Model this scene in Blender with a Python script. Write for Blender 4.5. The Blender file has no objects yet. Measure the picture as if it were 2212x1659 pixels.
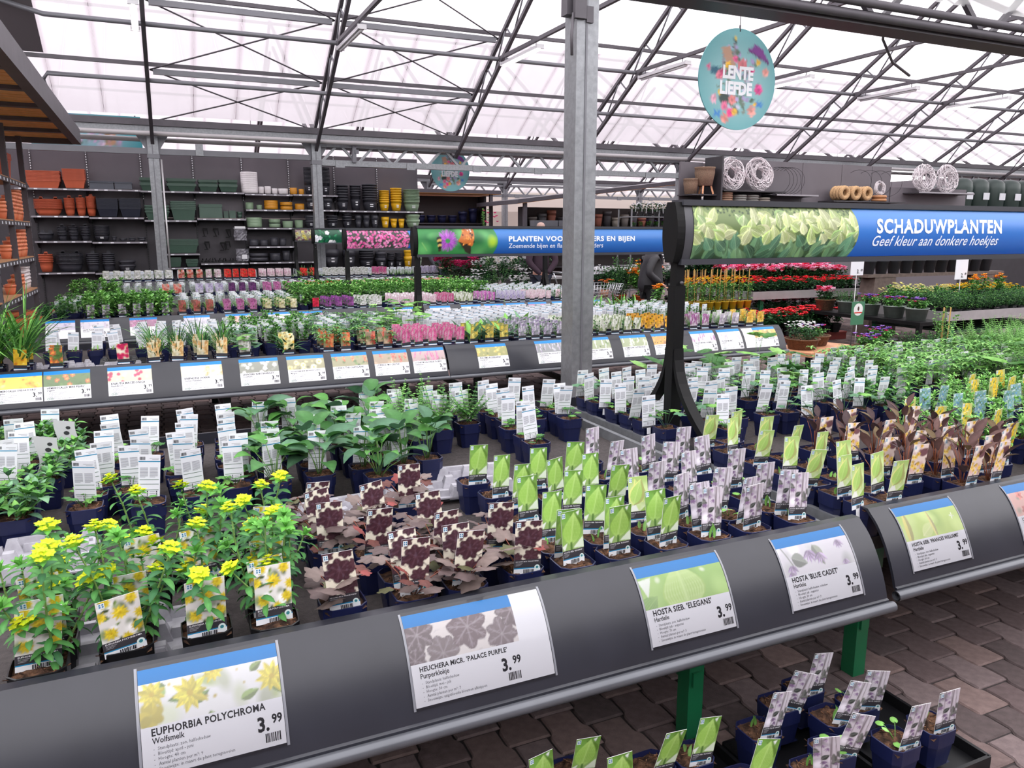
import bpy, math, random, numpy as np
from mathutils import Vector, Matrix
SC = bpy.context.scene
COL = SC.collection
PI = math.pi
# ---------------------------------------------------------------- camera, world, exposure
cam_d = bpy.data.cameras.new('camera'); cam = bpy.data.objects.new('camera', cam_d); COL.objects.link(cam)
cam_d.sensor_width = 36; cam_d.lens = 1670 / 2212 * 36; cam_d.clip_end = 300
cam.location = (0, 0, 1.68); cam.rotation_euler = (math.radians(90 - 10.96), 0, math.radians(-24.36))
SC.camera = cam
SC.view_settings.view_transform = 'Standard'; SC.view_settings.look = 'None'
SC.view_settings.exposure = 0.78; SC.view_settings.gamma = 1; SC.view_settings.use_curve_mapping = False
wd = bpy.data.worlds.new('overcast_sky'); SC.world = wd; wd.use_nodes = True
wbg = wd.node_tree.nodes['Background']; wbg.inputs[0].default_value = (1.0, .975, 1.0, 1); wbg.inputs[1].default_value = 1.95
cy = SC.cycles; cy.max_bounces = 6; cy.diffuse_bounces = 4; cy.glossy_bounces = 2; cy.transmission_bounces = 4; cy.transparent_max_bounces = 10; cy.caustics_reflective = False; cy.caustics_refractive = False
# ---------------------------------------------------------------- helpers
def lin(c):
    a = np.asarray(c, float) / 255.
    return np.where(a <= .04045, a / 12.92, ((a + .055) / 1.055) ** 2.4)
def lc(r, g=None, b=None):
    return tuple(lin(r if g is None else (r, g, b)))
MATS = {}
def M(name, rgb=None, rough=.5, metal=0., var=0., scale=8., bump=0., spec=.5, coat=0., trans=0., attr=False, bscale=None):
    if name in MATS: return MATS[name]
    m = bpy.data.materials.new(name); m.use_nodes = True; nt = m.node_tree; N = nt.nodes; K = nt.links
    b = N['Principled BSDF']; out = N['Material Output']
    b.inputs['Roughness'].default_value = rough; b.inputs['Metallic'].default_value = metal
    b.inputs['Specular IOR Level'].default_value = spec; b.inputs['Coat Weight'].default_value = coat; b.inputs['Coat Roughness'].default_value = .12
    src = None
    if attr:
        a = N.new('ShaderNodeAttribute'); a.attribute_name = 'Col'; src = a.outputs['Color']
    else:
        c = lc(rgb); b.inputs['Base Color'].default_value = (*c, 1)
    tc = N.new('ShaderNodeTexCoord')
    if var:
        n = N.new('ShaderNodeTexNoise'); n.inputs['Scale'].default_value = scale; n.inputs['Detail'].default_value = 4
        K.new(tc.outputs['Object'], n.inputs['Vector'])
        r = N.new('ShaderNodeMapRange'); r.inputs[1].default_value = .3; r.inputs[2].default_value = .7; r.inputs[3].default_value = 1 - var; r.inputs[4].default_value = 1 + var
        K.new(n.outputs[0], r.inputs[0])
        x = N.new('ShaderNodeVectorMath'); x.operation = 'SCALE'
        if src: K.new(src, x.inputs[0])
        else: x.inputs[0].default_value = lc(rgb)
        K.new(r.outputs[0], x.inputs['Scale']); src = x.outputs[0]
    if src: K.new(src, b.inputs['Base Color'])
    if bump:
        n = N.new('ShaderNodeTexNoise'); n.inputs['Scale'].default_value = bscale or scale * 4; n.inputs['Detail'].default_value = 5
        K.new(tc.outputs['Object'], n.inputs['Vector'])
        bp = N.new('ShaderNodeBump'); bp.inputs['Strength'].default_value = bump; bp.inputs['Distance'].default_value = .01
        K.new(n.outputs[0], bp.inputs['Height']); K.new(bp.outputs[0], b.inputs['Normal'])
    if trans:
        t = N.new('ShaderNodeBsdfTranslucent')
        if src: K.new(src, t.inputs[0])
        mx = N.new('ShaderNodeMixShader'); mx.inputs[0].default_value = trans
        K.new(b.outputs[0], mx.inputs[1]); K.new(t.outputs[0], mx.inputs[2]); K.new(mx.outputs[0], out.inputs[0])
    MATS[name] = m
    return m
class MB:
    def __init__(s): s.v = []; s.c = []; s.f = []; s.m = []; s.s = []
    def add(s, vs, fs, col=(1, 1, 1), mi=0, sm=False):
        n = len(s.v); s.v += [tuple(p) for p in vs]
        if len(vs) and np.ndim(col) == 2: s.c += [tuple(q) for q in col]
        else: s.c += [tuple(col)] * len(vs)
        s.f += [tuple(i + n for i in f) for f in fs]; s.m += [mi] * len(fs); s.s += [sm] * len(fs)
        return s
    def box(s, x0, y0, z0, x1, y1, z1, col=(1, 1, 1), mi=0):
        v = [(x, y, z) for z in (z0, z1) for y in (y0, y1) for x in (x0, x1)]
        return s.add(v, [(0, 2, 3, 1), (4, 5, 7, 6), (0, 1, 5, 4), (2, 6, 7, 3), (0, 4, 6, 2), (1, 3, 7, 5)], col, mi)
    def frus(s, cx, cy, z0, z1, a0, b0, a1, b1, col=(1, 1, 1), mi=0):
        v = [(cx + x * a, cy + y * b, z) for z, a, b in ((z0, a0, b0), (z1, a1, b1)) for y in (-1, 1) for x in (-1, 1)]
        return s.add(v, [(0, 2, 3, 1), (4, 5, 7, 6), (0, 1, 5, 4), (2, 6, 7, 3), (0, 4, 6, 2), (1, 3, 7, 5)], col, mi)
    def bar(s, a, b, w, h=None, col=(1, 1, 1), mi=0, up=(0, 0, 1)):
        a = Vector(a); b = Vector(b); h = h or w; d = (b - a).normalized(); u = Vector(up)
        if abs(d.dot(u)) > .98: u = Vector((1, 0, 0))
        r = d.cross(u).normalized(); u = r.cross(d)
        v = [p + r * w / 2 * i + u * h / 2 * j for p in (a, b) for j in (-1, 1) for i in (-1, 1)]
        return s.add(v, [(0, 2, 3, 1), (4, 5, 7, 6), (0, 1, 5, 4), (2, 6, 7, 3), (0, 4, 6, 2), (1, 3, 7, 5)], col, mi)
    def tube(s, pts, r, n=6, col=(1, 1, 1), mi=0, caps=True, closed=False):
        P = [Vector(p) for p in pts]; k = len(P); R = r if isinstance(r, (list, tuple)) else [r] * k; vs = []; ref = None
        for i, p in enumerate(P):
            d = (P[(i + 1) % k] - P[i - 1]) if closed else (P[min(i + 1, k - 1)] - P[max(i - 1, 0)])
            d = d.normalized() if d.length > 1e-9 else Vector((0, 0, 1))
            if ref is None: ref = d.orthogonal().normalized()
            ref = (ref - d * ref.dot(d)); ref = ref.normalized() if ref.length > 1e-6 else d.orthogonal().normalized()
            q = d.cross(ref)
            vs += [p + (ref * math.cos(t) + q * math.sin(t)) * R[i] for t in [2 * PI * j / n for j in range(n)]]
        fs = [(i * n + j, i * n + (j + 1) % n, ((i + 1) % k) * n + (j + 1) % n, ((i + 1) % k) * n + j) for i in range(k if closed else k - 1) for j in range(n)]
        if caps and not closed: fs += [tuple(range(n - 1, -1, -1)), tuple((k - 1) * n + j for j in range(n))]
        return s.add(vs, fs, col, mi, True)
    def lathe(s, prof, n=16, c=(0, 0, 0), col=(1, 1, 1), mi=0, sx=1, sy=1, sq=0, cap=True):
        vs = []
        for r, z in prof:
            for j in range(n):
                t = 2 * PI * (j + .5) / n; x, y = math.cos(t), math.sin(t)
                if sq: k = max(abs(x), abs(y)) ** sq; x, y = x / k, y / k
                vs.append((c[0] + x * r * sx, c[1] + y * r * sy, c[2] + z))
        k = len(prof)
        fs = [(i * n + j, i * n + (j + 1) % n, (i + 1) * n + (j + 1) % n, (i + 1) * n + j) for i in range(k - 1) for j in range(n)]
        if cap: fs += [tuple(range(n - 1, -1, -1)), tuple((k - 1) * n + j for j in range(n))]
        return s.add(vs, fs, col, mi, True)
    def grid(s, P, C=None, col=(1, 1, 1), mi=0, sm=True):
        # P: array (h, w, 3)
        h, w = P.shape[:2]
        fs = [(i * w + j, i * w + j + 1, (i + 1) * w + j + 1, (i + 1) * w + j) for i in range(h - 1) for j in range(w - 1)]
        return s.add(P.reshape(-1, 3).tolist(), fs, C.reshape(-1, 3) if C is not None else col, mi, sm)
    def join(s, o, off=(0, 0, 0), rz=0, sc=1, mi=None, tilt=None):
        R = Matrix.Rotation(rz, 3, 'Z')
        if tilt: R = R @ Matrix.Rotation(tilt, 3, 'X')
        n = len(s.v); O = Vector(off)
        s.v += [tuple(R @ (Vector(p) * sc) + O) for p in o.v]; s.c += o.c
        s.f += [tuple(i + n for i in f) for f in o.f]; s.m += [mi if mi is not None else q for q in o.m]; s.s += o.s
        return s
    def mesh(s, name, mats):
        me = bpy.data.meshes.new(name); me.from_pydata(s.v, [], s.f)
        for m in (mats if isinstance(mats, (list, tuple)) else [mats]): me.materials.append(m)
        if s.f:
            me.polygons.foreach_set('material_index', s.m); me.polygons.foreach_set('use_smooth', s.s)
        a = me.attributes.new('Col', 'FLOAT_COLOR', 'POINT')
        cc = np.ones((len(s.v), 4), np.float32)
        if s.v: cc[:, :3] = np.array(s.c, np.float32)
        a.data.foreach_set('color', cc.ravel()); me.update()
        return me
def put(name, me, parent=None, loc=(0, 0, 0), rot=None, **kw):
    o = bpy.data.objects.new(name, me); COL.objects.link(o); o.location = loc
    if rot: o.rotation_euler = rot
    if parent: o.parent = parent
    for k, v in kw.items(): o[k] = v
    return o
def thing(name, label, cat, loc=(0, 0, 0), rz=0., group=None, mesh=None):
    o = bpy.data.objects.new(name, mesh); COL.objects.link(o); o.location = loc; o.rotation_euler = (0, 0, rz)
    if mesh is None: o.empty_display_size = .1
    o['label'] = label; o['category'] = cat
    if group: o['group'] = group
    return o
def struct(name, mb, mats, parent=None, label=None, loc=(0, 0, 0)):
    o = put(name, mb.mesh(name, mats) if mb else None, parent, loc)
    if parent is None: o['kind'] = 'structure'
    if label: o['label'] = label
    return o
ORD = 'first second third fourth fifth sixth seventh eighth ninth tenth eleventh twelfth thirteenth fourteenth fifteenth sixteenth seventeenth eighteenth nineteenth twentieth'.split()
def nth(i):
    if i < 20: return ORD[i]
    t = {2: 'twenty', 3: 'thirty', 4: 'forty', 5: 'fifty', 6: 'sixty', 7: 'seventy'}[(i + 1) // 10]
    return t + '-' + ORD[(i + 1) % 10 - 1] if (i + 1) % 10 else t[:-1] + 'ieth'
TXT = {}
def text(s, bold=0., it=0., res=2, spacing=1.):
    k = (s, bold, it, res, spacing)
    if k not in TXT:
        cu = bpy.data.curves.new('t', 'FONT'); cu.body = s; cu.size = 1; cu.offset = bold; cu.shear = it; cu.resolution_u = res; cu.space_character = spacing; cu.fill_mode = 'FRONT'
        ob = bpy.data.objects.new('t', cu); me = ob.to_mesh()
        v = np.array([p.co[:2] for p in me.vertices]) if len(me.vertices) else np.zeros((0, 2)); f = [tuple(p.vertices) for p in me.polygons]
        ob.to_mesh_clear(); bpy.data.objects.remove(ob); bpy.data.curves.remove(cu)
        if len(v): v[:, 0] -= v[:, 0].min()
        TXT[k] = (v, f)
    return TXT[k]
# ---------------------------------------------------------------- painter: flat print made on a vertex grid
class Ras:
    def __init__(s, w, h, asp, ss=2):
        s.w = w; s.h = h; s.asp = asp; s.ss = ss; s.W = w * ss; s.H = h * ss
        s.a = np.zeros((s.H, s.W, 3)); ys, xs = np.mgrid[0:s.H, 0:s.W]
        s.X = (xs + .5) / s.W * asp; s.Y = (ys + .5) / s.H
    def fill(s, c): s.a[:] = lin(c)
    def grad(s, c0, c1): s.a[:] = lin(c0) + (lin(c1) - lin(c0)) * s.Y[..., None]
    def _sub(s, x0, y0, x1, y1):
        i0 = max(0, int(y0 * s.H)); i1 = min(s.H, int(y1 * s.H) + 2); j0 = max(0, int(x0 / s.asp * s.W)); j1 = min(s.W, int(x1 / s.asp * s.W) + 2)
        return slice(i0, max(i1, i0)), slice(j0, max(j1, j0))
    def mix(s, sl, m, c):
        s.a[sl] += (lin(c) - s.a[sl]) * m[..., None]
    def ell(s, x, y, rx, ry, ang, c, soft=.15, al=1.):
        r = max(rx, ry) * (1 + soft); sl = s._sub(x - r, y - r, x + r, y + r); dx = s.X[sl] - x; dy = s.Y[sl] - y
        ca, sa = math.cos(ang), math.sin(ang); d = np.hypot((dx * ca + dy * sa) / rx, (-dx * sa + dy * ca) / ry)
        s.mix(sl, np.clip((1 + soft - d) / (2 * soft), 0, 1) * al, c)
    def poly(s, P, c, al=1.):
        P = np.array(P); sl = s._sub(P[:, 0].min(), P[:, 1].min(), P[:, 0].max(), P[:, 1].max()); x = s.X[sl]; y = s.Y[sl]; m = np.zeros(x.shape, bool)
        for (xa, ya), (xb, yb) in zip(P, np.roll(P, -1, 0)):
            if ya != yb: m ^= ((ya > y) != (yb > y)) & (x < (xb - xa) * (y - ya) / (yb - ya) + xa)
        s.mix(sl, m * al, c)
    def line(s, x0, y0, x1, y1, w, c, al=1.):
        sl = s._sub(min(x0, x1) - w, min(y0, y1) - w, max(x0, x1) + w, max(y0, y1) + w); dx, dy = x1 - x0, y1 - y0
        t = np.clip(((s.X[sl] - x0) * dx + (s.Y[sl] - y0) * dy) / (dx * dx + dy * dy + 1e-12), 0, 1)
        d = np.hypot(s.X[sl] - x0 - t * dx, s.Y[sl] - y0 - t * dy); s.mix(sl, np.clip(1.5 - d / w, 0, 1) * al, c)
    def leaf(s, x, y, L, Wd, ang, c, vein=None, dark=.75, nv=0):
        t = np.linspace(0, 1, 9); w = np.sin(PI * t ** .75) * Wd / 2; ca, sa = math.cos(ang), math.sin(ang)
        up = [(x + ca * a * L - sa * b, y + sa * a * L + ca * b) for a, b in zip(t, w)]; dn = [(x + ca * a * L + sa * b, y + sa * a * L - ca * b) for a, b in zip(t, w)]
        s.poly(up + dn[::-1], c); s.poly([up[0]] + dn + [up[-1]], tuple(np.array(c) * dark))
        if vein:
            s.line(x, y, x + ca * L * .95, y + sa * L * .95, Wd * .03, vein)
            for k in range(nv):
                q = (k + 1) / (nv + 1)
                for sg in (-1, 1):
                    pts = [(x + ca * a * L - sa * sg * b * q, y + sa * a * L + ca * sg * b * q) for a, b in zip(t, w)]
                    for p0, p1 in zip(pts[:-1], pts[1:]): s.line(*p0, *p1, Wd * .018, vein, .6)
    def flower(s, x, y, r, n, c, cc, rng, rot=None, pw=.5, cr=.3):
        rot = rng.uniform(0, 6) if rot is None else rot
        for k in range(n):
            a = rot + 2 * PI * k / n + rng.uniform(-.1, .1); q = 1 + rng.uniform(-.16, .12)
            s.ell(x + math.cos(a) * r * .55, y + math.sin(a) * r * .55, r * .5, r * pw * .55, a, tuple(np.clip(np.array(c) * q, 0, 255)))
        if cc: s.ell(x, y, r * cr, r * cr, 0, cc)
    def lobed(s, x, y, r, c, cv, rng, n=7):
        rot = rng.uniform(0, 6); P = [(x + math.cos(rot + t) * r * (.72 + .28 * abs(math.cos(n * t / 2)) + rng.uniform(-.05, .05)), y + math.sin(rot + t) * r * (.72 + .28 * abs(math.cos(n * t / 2)))) for t in np.linspace(0, 2 * PI, 42)[:-1]]
        s.poly(P, c)
        for k in range(n):
            a = rot + 2 * PI * k / n; s.line(x, y, x + math.cos(a) * r * .9, y + math.sin(a) * r * .9, r * .03, cv, .8)
            for q in (.4, .65):
                for d in (-.5, .5): s.line(x + math.cos(a) * r * q, y + math.sin(a) * r * q, x + math.cos(a) * r * q + math.cos(a + d) * r * .25, y + math.sin(a) * r * q + math.sin(a + d) * r * .25, r * .02, cv, .5)
    def out(s, wash=0.):
        o = s.a.reshape(s.h, s.ss, s.w, s.ss, 3).mean((1, 3))
        return o * (1 - wash) + wash * .75
def R_(rng, *c):
    c = c[rng.integers(len(c))] if len(c) > 1 else c[0]
    return tuple(np.clip(np.array(c) * (1 + rng.uniform(-.12, .12)), 0, 255))
def paint(kind, w, h, asp, seed=3, ss=2, big=1.):
    """flat print of one plant kind; big scales the motif"""
    g = np.random.default_rng(seed); r = Ras(w, h, asp, ss); A = asp; U = g.uniform
    def blot(n, s0, s1, *cs):
        for _ in range(n): r.ell(U(0, A), U(0, 1), U(s0, s1), U(s0, s1), U(0, 3), R_(g, *cs), .5)
    def leaves(n, L, Wd, *cs, vein=None):
        for _ in range(n): r.leaf(U(-.1, A), U(-.05, 1), L * U(.7, 1.2), Wd * U(.7, 1.2), U(0, 6.28), R_(g, *cs), vein)
    def flw(n, s, k, cc, *cs, pw=.5, cr=.3):
        # spread on a loose grid so that the flowers fill the picture
        P = [(U(0, A), U(0, 1)) for _ in range(n * 4)]; Q = []
        for p in P:
            if all(math.hypot(p[0] - q[0], p[1] - q[1]) > s * 1.25 for q in Q): Q.append(p)
        for x, y in Q[:n]: r.flower(x, y, s * U(.85, 1.1), k, R_(g, *cs), cc, g, pw=pw, cr=cr)
    def spikes(n, L, s, *cs, stem=(90, 120, 60)):
        for _ in range(n):
            x, y, a = U(0, A), U(-.25, .6), U(1.3, 1.85); r.line(x, y, x + math.cos(a) * L, y + math.sin(a) * L, s * .2, stem)
            for t in np.linspace(.15, 1, int(L / s * 2.2)): r.ell(x + math.cos(a) * L * t + U(-s, s) * .9 * (1.2 - t), y + math.sin(a) * L * t, s * .6, s * .45, U(0, 3), R_(g, *cs), .3)
    b = big
    def spiky(x, y, s, c, cc):
        rot = U(0, 6)
        for q, n in ((1., 10), (.62, 8)):
            for k in range(n): a = rot + q + 2 * PI * k / n; r.leaf(x, y, s * q * U(.85, 1.1), s * .42 * q, a, R_(g, c), tuple(np.array(c) * .82), .9)
        r.ell(x, y, s * .16, s * .16, 0, cc)
    if kind == 'euphorbia':
        r.fill((222, 220, 216)); blot(14, .05, .14, (150, 165, 120), (104, 120, 84), (240, 238, 236)); leaves(14, .2 * b, .07 * b, (120, 146, 74), (78, 96, 56)); r.ell(A * .3, .3, .1, .07, .4, (240, 240, 240)); r.ell(A * .75, .12, .1, .06, .4, (240, 240, 240))
        for x, y, s in ((.2, .93, .14), (.8, .9, .15), (.05, .62, .15), (.52, .62, .19), (.95, .5, .15), (.25, .2, .17), (.85, .22, .15), (.6, .02, .13)): spiky(A * x, y, s, (230, 206, 54), (190, 156, 30))
    elif kind == 'heuchera':
        r.fill((228, 222, 204))
        for x, y, s in ((.15, .95, .17), (.75, .98, .17), (1.0, .66, .16), (.0, .5, .14), (.1, .06, .15), (.62, .1, .2), (1.0, .22, .13), (.5, .56, .3)): r.lobed(x * A, y, s * b, R_(g, (66, 36, 46), (56, 32, 44), (78, 46, 54)), (98, 68, 80), g)
        for _ in range(26): x, y = A * .5 + U(-.3, .3), .55 + U(-.25, .25); r.line(x, y, x + U(-.08, .08), y + U(-.08, .08), .012, R_(g, (96, 76, 92), (44, 24, 34)), .7)
    elif kind == 'heuchera_wide':
        r.fill((226, 218, 216))
        for x, y, s in ((.1, .75, .5), (.3, .15, .5), (.55, .7, .62), (.85, .3, .5), (.98, .9, .5), (.05, .1, .35)): r.lobed(x * A, y, s, R_(g, (112, 92, 98), (104, 82, 90), (92, 64, 74)), (160, 146, 152), g)
        for _ in range(60): x, y = U(0, A), U(0, 1); r.line(x, y, x + U(-.2, .2), y + U(-.06, .06), .008, (176, 168, 176), .5)
    elif kind == 'elegans':
        r.grad((150, 180, 110), (96, 142, 52)); blot(7, .06, .16, (140, 180, 90), (112, 160, 70)); r.poly([(0, .12), (A * .25, .2), (A * .12, 0)], (226, 234, 222)); r.poly([(A * .5, .05), (A * .95, .3), (A, .02)], (216, 228, 206)); r.poly([(A * .7, .93), (A * .86, .97), (A * .8, .84)], (224, 232, 226))
        r.leaf(A * .9, .5, .5, .3, 2.2, (120, 168, 62)); r.leaf(A * .4, .14, .8, .86 * A, 1.42, (142, 190, 76), (178, 214, 122), .92, 5); r.line(A * .42, .0, A * .42, .18, .03, (80, 120, 50))
    elif kind == 'elegans_wide':
        r.fill((150, 196, 84)); blot(6, .2, .5, (168, 208, 106), (132, 182, 72)); r.poly([(0, .9), (.5, .95), (.22, .35)], (232, 240, 226)); r.leaf(.5 * A, -.25, 1.5, 1.7, 1.65, (168, 206, 92), (196, 224, 140), .97, 7); r.leaf(-.1, -.1, .8, .6, .6, (124, 172, 72), (150, 190, 96), .95, 3); blot(2, .05, .1, (222, 236, 200))
    elif kind == 'frances':
        r.grad((214, 226, 186), (164, 196, 108)); blot(5, .08, .2, (196, 216, 150)); r.poly([(0, .02), (A * .3, .28), (A * .5, .02)], (232, 236, 226)); r.poly([(A * .55, .0), (A, .22), (A, 0)], (150, 184, 92))
        for x, y, L, W_, a in ((.75, .25, .75, .5, 1.9), (.25, .18, .78, .72, 1.25)): r.leaf(A * x, y, L, W_ * A * 1.12, a, (222, 226, 140)); r.leaf(A * x, y + .03, L * .9, W_ * A * .8, a, (166, 206, 104), (196, 222, 140), .95, 3)
    elif kind == 'frances_wide':
        r.fill((190, 216, 104)); blot(6, .2, .5, (204, 226, 130), (170, 204, 86)); r.leaf(.3, -.2, 1.5, .35, 1.5, (226, 218, 110)); r.leaf(1.0, .1, .9, .5, .5, (206, 226, 128), (228, 236, 170), .97, 4); r.leaf(1.75, -.1, 1.2, .2, 1.7, (230, 222, 130)); r.flower(2.1 * A / 2.4, .62, .13, 4, (250, 252, 240), None, g, pw=.25)
    elif kind == 'bluecadet':
        r.fill((206, 198, 208)); blot(12, .05, .14, (176, 168, 180), (226, 220, 230), (130, 126, 132)); leaves(11, .28 * b, .16 * b, (92, 98, 92), (78, 84, 80), (120, 122, 118), vein=(140, 142, 138))
        for _ in range(int(13 / b)): x, y, a = U(0, A), U(0, 1), U(3.6, 5.8); [r.leaf(x, y, .13 * b, .035 * b, a + d, R_(g, (160, 130, 170), (136, 110, 148), (186, 164, 194))) for d in (-.5, 0, .5)]
        for _ in range(5): x = U(0, A); r.line(x, 0, x + U(-.1, .1), 1, .008, (120, 110, 116))
    elif kind == 'bluecadet_wide':
        r.fill((228, 224, 232)); blot(8, .1, .3, (206, 206, 208), (240, 238, 244)); r.leaf(.5, .6, .7, .5, -.4, (150, 156, 146), (170, 174, 166)); r.leaf(1.6, .9, .8, .45, -1.2, (166, 172, 156)); r.line(.2, 1, .5, .3, .02, (120, 126, 116))
        for x, y, s in ((.95, .75, 1.1), (1.25, .6, 1.), (.3, .35, .8), (1.95, .9, .8), (.25, .15, .7), (2.0, .2, .6)):
            for d in (-.8, -.35, 0, .4, .85): r.leaf(x * A / 2.3, y, .42 * s, .13 * s, 4.6 + d, R_(g, (196, 166, 214), (180, 148, 200), (214, 190, 226)), (226, 210, 236))
    elif kind == 'euphorbia_wide':
        r.fill((236, 236, 238)); blot(10, .1, .3, (176, 190, 130), (206, 212, 190), (248, 248, 250)); leaves(9, .5, .22, (128, 160, 84), (152, 178, 104)); r.flower(.25, .25, .3, 7, (206, 190, 70), None, g, pw=.7)
        for x, y, s in ((.3, .72, .36), (2.25 * A / 2.4, .55, .4), (1.7, .98, .3), (1.15, .58, .46)): spiky(x, y, s, (238, 222, 80), (206, 180, 60))
        blot(5, .02, .05, (214, 190, 50))
    elif kind == 'firecracker':
        r.fill((236, 216, 206)); blot(10, .05, .13, (128, 84, 90), (214, 178, 172), (246, 232, 224)); r.ell(A * .75, .72, .16, .13, .4, (122, 82, 88)); leaves(9, .22, .06, (112, 76, 74), (140, 104, 96)); flw(11, .085, 6, (214, 150, 50), (236, 206, 110), (226, 190, 90))
    elif kind == 'yellow_loosestrife':
        r.fill((188, 190, 120)); blot(12, .05, .12, (110, 130, 60), (226, 210, 130)); spikes(5, .8, .085, (236, 196, 50), (224, 178, 40), (244, 214, 90))
    elif kind == 'forget_me_not':
        r.fill((132, 168, 160)); blot(14, .05, .1, (70, 110, 90), (110, 150, 130)); flw(30, .055, 5, None, (136, 174, 204), (98, 142, 186), (206, 224, 232), pw=.7)
    else:
        S = PICS[kind]; r.fill(S[0]); blot(10, .06, .16, *S[1])
        for it in S[2]:
            t = it[0]
            if t == 'l': leaves(it[1], it[2] * b, it[3] * b, *it[4])
            elif t == 'f': flw(int(it[1] / (b * b)) + 1, it[2] * b, it[3], it[4], *it[5], pw=it[6] if len(it) > 6 else .5)
            elif t == 's': spikes(int(it[1] / b) + 1, it[2] * b, it[3] * b, *it[4])
    return r.out()
G1 = ((96, 130, 66), (70, 104, 50), (130, 158, 90))
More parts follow.
